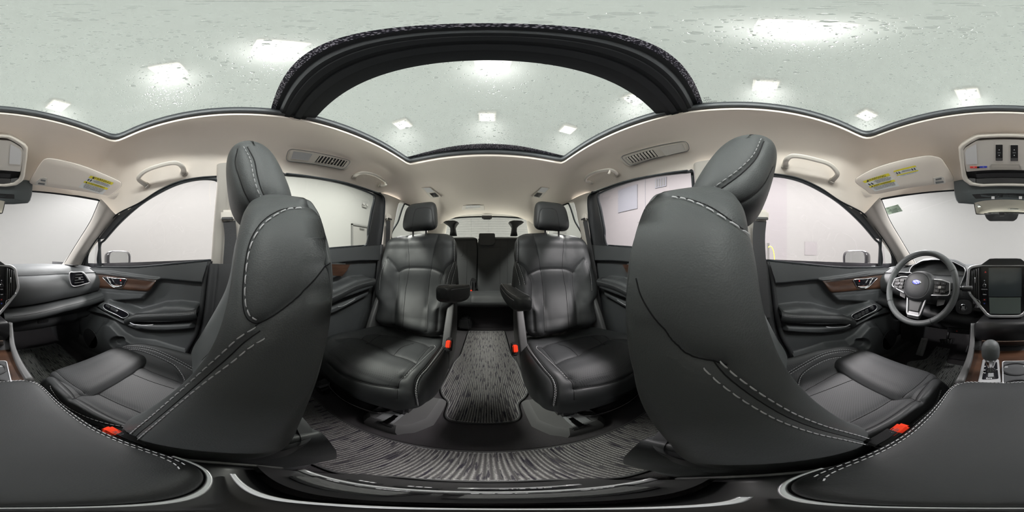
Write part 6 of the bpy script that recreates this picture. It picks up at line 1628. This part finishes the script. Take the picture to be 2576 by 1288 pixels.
# ---- roof side vents with reading lamps
def roofvent(quad_px, lens_px, vent_px, label, lens_m):
    c = [HL(a, b) for a, b in quad_px]; n = (c[1]-c[0]).cross(c[3]-c[0]).normalized(); ctr_ = sum(c, Vector())/len(c)
    if n.dot(ctr_-Vector((CX, 0, CZ))) > 0: n.negate()
    lift = max((p-ctr_).dot(n) for p in c)+.006
    pl = (ctr_+n*lift, n)
    t = thing('roof_vent', label, 'vent', tuple(ctr_), 'roof side vents')
    fit(quad_px, pl, 'beige_plastic', 'bezel', t, .012+lift, .003, .022, -.012-lift)
    tube('bezel_edge', poly_round([tuple(pp(a, b, pl, .0)) for a, b in quad_px], .022, 6), .0016, 'grey_plastic', t, None, 6, True)
    le = fit(lens_px, pl, lens_m, 'lamp_lens', t, .002, .0008, .006, .0)
    pts = [pp(a, b, pl, .002) for a, b in lens_px]; tube('lens_rim', poly_round([tuple(p) for p in pts], .006, 5), .0012, 'beige_plastic_light', le, None, 6, True)
    ve = fit(vent_px, pl, 'black_plastic', 'vent_opening', t, .0015, .0005, .004, .0)
    q = [pp(a, b, pl, .003) for a, b in vent_px]
    tube('vent_rim', poly_round([tuple(p) for p in q], .004, 5), .0014, 'beige_plastic_light', ve, None, 6, True)
    for k in range(9):
        f = (k+.6)/9.2; a = q[0].lerp(q[1], f); b = q[3].lerp(q[2], f); d = b-a
        wdir = (q[1]-q[0]).normalized()
        sweep('slat', [tuple(a+d*.06), tuple(b-d*.06)], rrect(.0095, .0018, .0008), 'beige_plastic', ve, tuple((n+wdir*.8).normalized()), n=4)
    c_ = sum(q, Vector())/4; rbox('vane_knob', tuple(c_+n*.004), (.010, .012, .010), 'beige_plastic_light', ve, .003, axes(tuple(q[1]-q[0]), tuple(n)))
roofvent([(726, 374), (884, 405), (865, 427), (718, 405)], [(738, 380), (787, 387), (776, 405), (731, 400)], [(804, 391), (875, 405), (863, 421), (791, 408)], 'beige roof vent with grey reading lamp above the right rear window', 'lamp_lens_grey')
roofvent([(1560, 394), (1728, 354), (1736, 380), (1585, 418)], [(1658, 371), (1716, 361), (1724, 380), (1674, 392)], [(1572, 397), (1642, 376), (1657, 394), (1587, 412)], 'beige roof vent with pale reading lamp above the left rear window', 'beige_plastic_light')
# ---- rear roof lamps and belt guide
def rooflamp(pxs, lens, sw_, label):
    c = [HL(a, b) for a, b in pxs]; ctr_ = sum(c, Vector())/4; n = HN(*np.mean(pxs, 0)); pl = (ctr_+n*.005, n)
    t = thing('rear_roof_lamp', label, 'lamp', tuple(ctr_), 'third row roof lamps')
    fit(pxs, pl, 'beige_plastic', 'bezel', t, .010, .002, .012, -.010)
    fit(lens, pl, 'lamp_lens', 'lens', t, .002, .0005, .005); o_ = fit(sw_, pl, 'chrome', 'switch', t, .003, .0008, .004)
rooflamp([(1059, 470), (1083, 469), (1111, 494), (1085, 498)], [(1066, 472), (1082, 472), (1093, 482), (1075, 484)], [(1080, 486), (1094, 484), (1104, 494), (1090, 496)], 'beige lamp in the rear roof lining on the right above the headrest')
rooflamp([(1384, 471), (1361, 468), (1338, 494), (1362, 497)], [(1380, 473), (1363, 471), (1352, 482), (1370, 484)], [(1365, 486), (1352, 484), (1343, 493), (1357, 496)], 'beige lamp in the rear roof lining on the left above the headrest')
pxs = [(1164, 516), (1217, 515), (1219, 528), (1161, 527)]; c = [HL(a, b) for a, b in pxs]; ctr_ = sum(c, Vector())/4; n = HN(1190, 522); pl = (ctr_+n*.004, n)
t = thing('belt_guide', 'rectangular ceiling opening for the centre third row belt above the tail gate', 'belt guide', tuple(ctr_))
fit(pxs, pl, 'beige_plastic', 'bezel', t, .008, .002, .008, -.008)
fit([(1172, 517), (1208, 516), (1208, 522), (1194, 523), (1171, 525)], pl, 'gloss_black', 'opening', t, .0015, .0004, .004)
# ---- overhead console
OCp = (Vector((0, .55, 1.30)), Vector((0, -.167*1.0, -.19)).normalized())
OCp = (Vector((0, .55, 1.30)), Vector((0, -.167, -.19)).normalized())
def OM(a): return 5058-a            # the unit is symmetric about its middle column
oc = thing('overhead_console', 'beige overhead console with black roof switches and red and blue call buttons', 'overhead console', (0, .65, 1.25))
left = [(2457, 342), (2440, 350), (2418, 364), (2411, 374), (2413, 400), (2419.5, 446), (2424, 456), (2439, 467), (2467, 471)]
outl = left+[(OM(a), b) for a, b in left[::-1]]
O3 = [pp(a, b, OCp) for a, b in outl]; O3 = np.array([tuple(p) for p in O3])
nrm = np.array(OCp[1]); ce = O3.mean(0)
ring0 = even(np.vstack([O3, O3[:1]]), 161)[:-1]
lp2 = [ce+(ring0-ce)*1.06-nrm*.10, ce+(ring0-ce)*1.03-nrm*.03, ce+(ring0-ce)*1.0-nrm*.006, ce+(ring0-ce)*.985+nrm*.000, ce+(ring0-ce)*.95+nrm*.002, ce+(ring0-ce)*.90-nrm*.001, ce+(ring0-ce)*.895-nrm*.012]
loft('bezel', lp2, 'beige_plastic', oc, False, True, False, True)
lp3 = [(2425, 382), (2431, 373), (2458, 359), (2458, 431), (2432, 430)]
def ofit(pxs, m, nm, t=.004, off=0, rnd=.004, parent=oc, bev=.001): return fit(pxs, OCp, m, nm, parent, t, bev, rnd, off)
full_p = [(2432, 430), (2423, 383), (2428, 371), (2457, 353)]; full_p = full_p+[(OM(a), b) for a, b in full_p[::-1]]
pnl = ofit(full_p, 'beige_plastic_light', 'panel', .014, -.016, .006)
for mm_ in (lambda a: a, OM):
    q = [(mm_(2428), 383), (mm_(2432), 375), (mm_(2456), 362.5), (mm_(2459), 412), (mm_(2431), 414)]
    le = ofit(q, 'lamp_lens', 'map_lamp', .003, -.003, .004, pnl)
for a0, a1, b0, b1 in ((2502.5, 2524.5, 362, 406), (2540, 2563, 363, 407)):
    fr_ = ofit([(a0, b0), (a1, b0), (a1, b1), (a0, b1)], 'beige_plastic_light', 'switch_frame', .002, -.002, .004, pnl)
    w_ = ofit([(a0+1.5, b0+1.5), (a1-1.5, b0+1.5), (a1-1.5, b1-1.5), (a0+1.5, b1-1.5)], 'black_plastic', 'roof_switch', .0012, -.0008, .003, pnl)
    mid_ = (a0+a1)/2
    for (u, v, d_) in ((mid_, 378, -1), (mid_, 390, 1)):
        s_ = [(u-2, v), (u+2, v), (u, v+2.2*d_)]; ofit(s_, 'icon_white', 'switch_mark', .0004, .0006, None, w_, 0)
    ofit([(mid_-4, 383), (mid_+4, 383), (mid_+4, 385.5), (mid_-4, 385.5)], 'grey_plastic', 'switch_mark', .0004, .0006, .001, w_, 0)
    ofit([(a0+2, 397), (a1-2, 397), (a1-3, 404.5), (a0+3, 404.5)], 'hard_plastic_light', 'thumb_ramp', .003, -.002, .002, w_)
ofit([(2437, 416), (2490, 416), (2490, 428), (2437, 427)], 'beige_plastic', 'button_recess', .001, -.0012, .003, pnl)
ofit([(2440, 418.5), (2458, 418.5), (2458, 423), (2441, 423)], 'red_button' if 'red_button' in MAT else 'icon_red', 'red_button', .003, -.0005, .001, pnl)
ofit([(2458, 418.5), (2464, 418.5), (2464, 423), (2458, 423)], 'black_plastic', 'indicator', .003, -.0005, .001, pnl)
ofit([(2464, 418), (2483, 417.5), (2483, 422), (2464, 422.5)], 'blue_print', 'blue_button', .003, -.0005, .001, pnl)
ux_ = (pp(2460, 420, OCp)-pp(2440, 420, OCp)).normalized(); uy_ = OCp[1].cross(ux_)
if uy_.z < 0 and uy_.y > 0: pass
upv = pp(2500, 400, OCp)-pp(2500, 420, OCp)
text('button_text', 'SOS', pp(2450, 420.8, OCp, .0030), tuple(ux_), tuple(upv), .0045, 'icon_white', pnl)
text('button_text', 'info', pp(2474, 420.2, OCp, .0030), tuple(ux_), tuple(upv), .0045, 'icon_white', pnl)
gr_ = ofit([(2493, 413), (2564, 413), (2566, 428), (2494, 428)], 'grille_mesh' if 'grille_mesh' in MAT else 'beige_plastic', 'microphone_grille', .0012, -.0012, .002, pnl)
ofit([(2567, 417), (2582, 417), (2584, 427), (2569, 427)], 'beige_plastic_light', 'sensor', .002, -.0012, .003, pnl)
dkp = ofit([(2432, 431), (OM(2432), 431), (OM(2438), 457), (2440, 457)], 'black_plastic', 'glasses_holder', .004, -.024, .004)
ofit([(2456, 449), (OM(2456), 449), (OM(2457), 461), (2457, 461)], 'hard_plastic_light', 'holder_lid', .010, -.016, .004)
ofit([(2455, 436), (OM(2455), 436), (OM(2457), 447), (2457, 447)], 'hard_plastic', 'holder_lip', .008, -.020, .004)
ofit([(2435, 447), (2455, 449), (2455, 460), (2440, 455)], 'grey_plastic', 'holder_corner', .006, -.014, .003); ofit([(OM(2435), 447), (OM(2455), 449), (OM(2455), 460), (OM(2440), 455)], 'grey_plastic', 'holder_corner', .006, -.014, .003)
# ---- camera housing on the windscreen
mat('housing_grey', (.055, .065, .068), .6, bump=.2, scale=700)
HCp = (Vector((0, .765, 1.10)), Vector((0, -.95, -.32)).normalized())
ch = thing('camera_housing', 'dark grey driver assist camera housing on the windscreen behind the mirror', 'camera housing', (0, .78, 1.08))
lf = [(2399, 456), (2418, 452), (2440, 462), (2529, 466)]; lf2 = [(2529, 515), (2448, 514), (2411, 511), (2405, 503), (2401, 489)]
ho = lf+[(OM(a), b) for a, b in lf[::-1][1:]]+[(OM(a), b) for a, b in lf2[::-1]][:-1]+lf2
H3 = np.array([tuple(pp(a, b, HCp)) for a, b in ho]); ce = H3.mean(0); H3 = even(np.vstack([H3, H3[:1]]), 161)[:-1]; n_ = np.array(HCp[1])
loft('housing', [ce+(H3-ce)*1.02-n_*.08, ce+(H3-ce)*1.01-n_*.01, ce+(H3-ce)*.985, ce+(H3-ce)*.93+n_*.003, ce+(H3-ce)*.5+n_*.006], 'housing_grey', ch, True, True, False, False, 25)
fit([(2445, 489), (2612, 489), (2612, 500), (2455, 500)], HCp, 'black_plastic', 'slot', ch, .004, .001, .004, .002)
for a in (2497, 2566): fit([(a-3, 494), (a+5, 494), (a+5, 501), (a-3, 501)], HCp, 'lamp_lens', 'lens_cover', ch, .002, .0004, None, .007)
# ---- rear view mirror
RMp = (Vector((0, .66, 1.0)), Vector((-.02, -.99, -.07)).normalized())
rm = thing('rear_view_mirror', 'frameless rear view mirror hanging under the camera housing', 'mirror', (0, .69, 1.02))
mp_ = [(2450, 513), (2452, 510), (2475, 505), (2520, 502), (2565, 503), (2588, 506), (2589, 510), (2584, 531), (2578, 537), (2540, 536), (2490, 538), (2459, 539), (2454, 535)]
M3 = np.array([tuple(pp(a, b, RMp)) for a, b in mp_]); M3 = cr(M3, 120, True); ce = M3.mean(0); n_ = np.array(RMp[1])
loft('shell', [ce+(M3-ce)*.97+n_*.002, ce+(M3-ce)*1.0, ce+(M3-ce)*1.01-n_*.008, ce+(M3-ce)*.95-n_*.022, ce+(M3-ce)*.6-n_*.032, ce+(M3-ce)*.2-n_*.034], 'hard_plastic', rm, True)
mg = mesh('mirror_glass', ce+(M3-ce)*.965+n_*.003, [tuple(range(120))[::-1]], 'mirror', rm, False)
for k in range(9): fit([(2476+k*11, 536.4), (2482+k*11, 536.2), (2482+k*11, 537.4), (2476+k*11, 537.6)], (RMp[0]+RMp[1]*.004, RMp[1]), 'black_plastic', 'button_mark', rm, .001, 0)
fit([(2513, 535), (2527, 535), (2526, 544), (2515, 544)], (RMp[0]+RMp[1]*.004, RMp[1]), 'black_plastic', 'sensor', rm, .012, .002, .003, -.006)
tube('stem', [tuple(ce-n_*.03), (ce[0], ce[1]+.05, ce[2]+.04), (ce[0], ce[1]+.085, ce[2]+.05)], .010, 'hard_plastic', rm, 10, 12)
sp_ = (Vector((0, .735, 1.0)), Vector((0, -.9, -.4)).normalized())
fit([(2477, 536), (2562, 536), (2557, 549), (2549, 554.5), (2490, 554.5), (2482, 548)], sp_, 'grey_plastic', 'sensor_cover', ch, .02, .004, .006, -.01)
# ---- sun visors
def visor(pxs, anchors, label, clip, stickers, sideblend):
    A = [Vector(P(a, b, y=y)) for (a, b, y) in anchors]; n = (A[1]-A[0]).cross(A[2]-A[0]).normalized()
    if n.dot(A[0]-Vector((CX, 0, CZ))) > 0: n.negate()
    pl = (A[0], n); t = thing('sun_visor', label, 'sun visor', tuple(A[0]), 'sun visors')
    V3 = np.array([tuple(pp(a, b, pl)) for a, b in pxs]); V3 = cr(V3, 160, True); ce = V3.mean(0); nn_ = np.array(n)
    body = loft('panel', [ce+(V3-ce)*.96-nn_*.016, ce+(V3-ce)*.995-nn_*.012, ce+(V3-ce)*1.003-nn_*.006, ce+(V3-ce)*.992-nn_*.001, ce+(V3-ce)*.965+nn_*.0005, ce+(V3-ce)*.6+nn_*.001], 'headliner', t)
    tube('edge_seam', ce+(V3-ce)*1.004-nn_*.006, .0007, 'grey_plastic', body, None, 5, True)
    F_ = lambda L, m, nm, tt=.0008, off=.0012, par=t, r=None, bev=0: fit(L, pl, m, nm, par, tt, bev, r, off)
    cl = F_(clip[0], 'beige_plastic_light', 'clip_plate', .004, .001, t, .003, .001)
    F_(clip[1], 'grey_plastic', 'clip_slot', .0015, .0048, cl, .002); F_(clip[2], 'grey_plastic', 'clip_slot', .0015, .0048, cl, .002)
    for sk in stickers:
        q = [Vector(pp(a, b, pl, .0013)) for a, b in sk['q']]        # TL TR BR BL
        o0 = q[3]; 
        L = lambda u, v, o=0: (q[3].lerp(q[2], u)).lerp(q[0].lerp(q[1], u), v)+n*o
        def pq(u0, u1, v0, v1, m, nm, o, par):
            return mesh(nm, [tuple(L(u0, v0, o)), tuple(L(u1, v0, o)), tuple(L(u1, v1, o)), tuple(L(u0, v1, o))], [(0, 1, 2, 3)], m, par, False)
        st_ = pq(0, 1, 0, 1, 'white_print', 'warning_label', .0, t)
        ux_ = tuple(L(1, .5)-L(0, .5)); uy_ = tuple(L(.5, 1)-L(.5, 0)); W_ = (L(1, .5)-L(0, .5)).length; H_ = (L(.5, 1)-L(.5, 0)).length
        for (v0, v1, tx) in sk['bands']:
            pq(0, 1, v0, v1, 'yellow_print', 'yellow_band', .0003, st_)
            if tx: text('label_text', tx, L(.52, (v0+v1)/2, .0006), ux_, uy_, (v1-v0)*H_*.92, 'ink', st_, .0001, 'CENTER', min(1.25, .78*W_/(len(tx)*.62*(v1-v0)*H_*.92)))
            if tx:
                c = L(.10 if len(tx) > 8 else .16, (v0+v1)/2, .0006); h = (v1-v0)*H_*.4; plate('warning_triangle', [(-h, -h*.8), (h, -h*.8), (0, h)], c, ux_, uy_, .0002, 'ink', st_, 0)
        for (u0, u1, v, m, k) in sk['lines']:
            for i in range(k):
                vv = v-i*sk.get('pitch', .055)
                words = ['AIRBAG WARNING', 'CHILDREN CAN BE KILLED BY', 'THE BACK SEAT IS THE SAFEST', 'NEVER PUT A REAR-FACING', 'ALWAYS USE SEAT BELTS', 'LES ENFANTS PEUVENT ETRE', 'NE JAMAIS PLACER UN SIEGE', 'LE SIEGE ARRIERE EST SUR']
                s_ = words[(i+int(v*10)) % 8]; hh = sk.get('pitch', .055)*H_*.85
                text('label_text', s_, L((u0+u1)/2, vv, .0006), ux_, uy_, hh, m, st_, .0001, 'CENTER', (u1-u0)*W_/(len(s_)*.62*hh))
        for (u0, u1, v0, v1) in sk['pics']:
            fr_ = pq(u0, u1, v0, v1, 'white_print', 'pictogram', .0004, st_)
            uw = (u1-u0); vw = (v1-v0)
            def blob(pts, m='ink'): mesh('pictogram_mark', [tuple(L(u0+uw*a, v0+vw*b, .0008)) for a, b in pts], [tuple(range(len(pts)))], m, fr_, False)
            for dx in (0, .5):
                blob([(.06+dx, .1), (.36+dx, .1), (.36+dx, .22), (.2+dx, .26), (.14+dx, .8), (.04+dx, .8)])
                blob([(.2+dx, .3), (.36+dx, .34), (.3+dx, .6), (.18+dx, .62)]); blob([(.2+dx+.08*math.cos(a), .76+.12*math.sin(a)) for a in np.linspace(0, 2*PI, 10, endpoint=False)])
    return t
vis = [(114, 400), (135, 400), (200, 415), (260, 438), (298, 455), (305, 462), (303, 472), (290, 484), (277, 492), (262, 491), (214, 483), (160, 476), (118, 470), (85, 465), (74, 460), (76, 452), (88, 432), (102, 410)]
sk = dict(q=[(229, 441), (287, 459), (257, 490), (197, 471)], bands=[(.80, .98, 'WARNING'), (.40, .54, 'AVERTISSEMENT')], pitch=.062, pics=[(.04, .24, .58, .78)],
          lines=[(.27, .97, .755, 'ink', 3), (.04, .97, .355, 'ink', 5)])
visor(vis, [(71, 461, .735), (275, 492, .545), (114, 399, .60)], 'beige passenger sun visor with one yellow and white warning label', ([(103, 447), (110, 446), (119, 448), (117, 467), (88, 465), (92, 456)], [(103, 451), (115, 453), (114, 457), (102, 455)], [(97, 459), (113, 461), (112, 465), (95, 463)]), [sk], 0)
dv = [(2352, 394), (2368, 399), (2378, 412), (2390, 430), (2399, 448), (2396, 456), (2380, 460), (2340, 466), (2290, 473), (2240, 482), (2210, 488), (2190, 488), (2178, 479), (2156, 463), (2152, 455), (2158, 446), (2200, 424), (2250, 408), (2300, 397), (2335, 392)]
dv = [(a, b) for a, b in dv][::-1]
sk1 = dict(q=[(2169, 455.5), (2234, 435), (2263, 468), (2201, 482)], bands=[(.80, .98, 'WARNING'), (.36, .50, 'AVERTISSEMENT')], pitch=.062, pics=[(.05, .27, .52, .72)], lines=[(.30, .97, .755, 'ink', 4), (.04, .97, .32, 'ink', 4)])
sk2 = dict(q=[(2247, 430), (2303, 416), (2313, 434), (2260, 446)], bands=[(.80, 1, None), (.22, .36, None)], pitch=.085, pics=[(.04, .25, .42, .78), (.74, .96, .42, .78)], lines=[(.28, .72, .70, 'ink', 3), (.06, .94, .14, 'ink', 1)])
visor(dv, [(2398, 456, .735), (2200, 489, .55), (2350, 394, .60)], 'beige driver sun visor with two yellow and white warning labels', ([(2347, 447), (2366, 443), (2374, 446), (2379, 461), (2350, 464)], [(2353, 450), (2368, 447), (2369, 451), (2354, 454)], [(2353, 457), (2373, 455), (2374, 459), (2354, 462)]), [sk1, sk2], 0)
# ---- sticker on the windscreen
q = [(2223, 524), (2259, 514), (2271, 531), (2235, 540)]
wpl = (Vector(P(2247, 527, y=.80)), Vector((0, -.56, -.83)).normalized()); wpl = (wpl[0], Vector((.25, -.5, -.80)).normalized())
mat('sticker_green', (.30, .38, .30), .7); mat('sticker_dark', (.05, .10, .06), .7)
ws = thing('windscreen_sticker', 'small pale green inspection sticker high on the windscreen by the driver', 'sticker', tuple(wpl[0]))
pts = [pp(a, b, wpl) for a, b in q]
fit(q, wpl, 'sticker_green', 'backing', ws, .0006, 0)
L = lambda u, v, o=.001: (pts[3].lerp(pts[2], u)).lerp(pts[0].lerp(pts[1], u), v)+wpl[1]*o
ux_, uy_ = tuple(L(1, .5)-L(0, .5)), tuple(L(.5, 1)-L(.5, 0)); H_ = (L(.5, 1)-L(.5, 0)).length
text('label_text', '08-2440', L(.5, .52), ux_, uy_, H_*.28, 'sticker_dark', ws); text('label_text', '5000', L(.25, .82), ux_, uy_, H_*.16, 'sticker_dark', ws); text('label_text', '13', L(.88, .9), ux_, uy_, H_*.12, 'sticker_dark', ws)
mesh('dark_line', [tuple(L(0, .36)), tuple(L(1, .36)), tuple(L(1, .40)), tuple(L(0, .40))], [(0, 1, 2, 3)], 'sticker_dark', ws, False)
for k in range(9): mesh('code_bar', [tuple(L(.3+.05*k, .06)), tuple(L(.3+.05*k+.022, .06)), tuple(L(.3+.05*k+.022, .30)), tuple(L(.3+.05*k, .30))], [(0, 1, 2, 3)], 'sticker_dark', ws, False)
# ================================================================ seat belts
def belt(pxs, xs_, label, ring_px, width, grp, sgn=1, floor_=None):
    t = thing('seat_belt', label, 'seat belt', P(*pxs[-1], x=xs_[-1]), grp)
    pts = cr([P(a, b, x=x) for (a, b), x in zip(pxs, xs_)], 40)
    sweep('webbing', pts, [(-width/2, 0), (-width/2, .0012), (width/2, .0012), (width/2, 0)], 'webbing', t, (1, 0, .2), smooth=False)
    c = np.array(P(*ring_px, x=xs_[0]))
    rbox('anchor_cover', tuple(c+np.array([sgn*.008, 0, .006])), (.03, .055, .05), 'beige_plastic', t, .010)
    rbox('guide_slot', tuple(c+np.array([-sgn*.008, 0, -.010])), (.006, .048, .012), 'black_plastic', t, .002)
    return t
b1 = belt([(577, 556), (580, 600), (576, 660), (572, 720), (566, 800)], [.672, .690, .705, .705, .70], 'dark seat belt hanging on the pillar beside the front passenger seat', (572, 545), .052, 'seat belts')
b2 = belt([(1912, 556), (1909, 600), (1912, 660), (1916, 720), (1922, 800)], [-.672, -.690, -.705, -.705, -.70], 'dark seat belt hanging on the pillar beside the driver seat', (1917, 545), .052, 'seat belts', -1)
b3 = belt([(977, 556), (976, 600), (971, 650), (965, 700), (958, 770)], [.655, .675, .70, .71, .715], 'dark seat belt running down behind the right second row seat', (979, 548), .048, 'seat belts')
b4 = belt([(1472, 556), (1480, 600), (1489, 650), (1497, 700), (1508, 790)], [-.655, -.675, -.70, -.71, -.715], 'dark seat belt running down behind the left second row seat', (1469, 548), .048, 'seat belts', -1)
for s, a, b, par in ((1, 950, 716, b3), (-1, 1492, 718, b4)):
    p = P(a, b, x=s*.69); tube('belt_tongue', [(p[0], p[1]-.02, p[2]-.012), (p[0], p[1]+.02, p[2]-.012), (p[0], p[1]+.02, p[2]+.012), (p[0], p[1]-.02, p[2]+.012)], .003, 'chrome', par, None, 8, True)
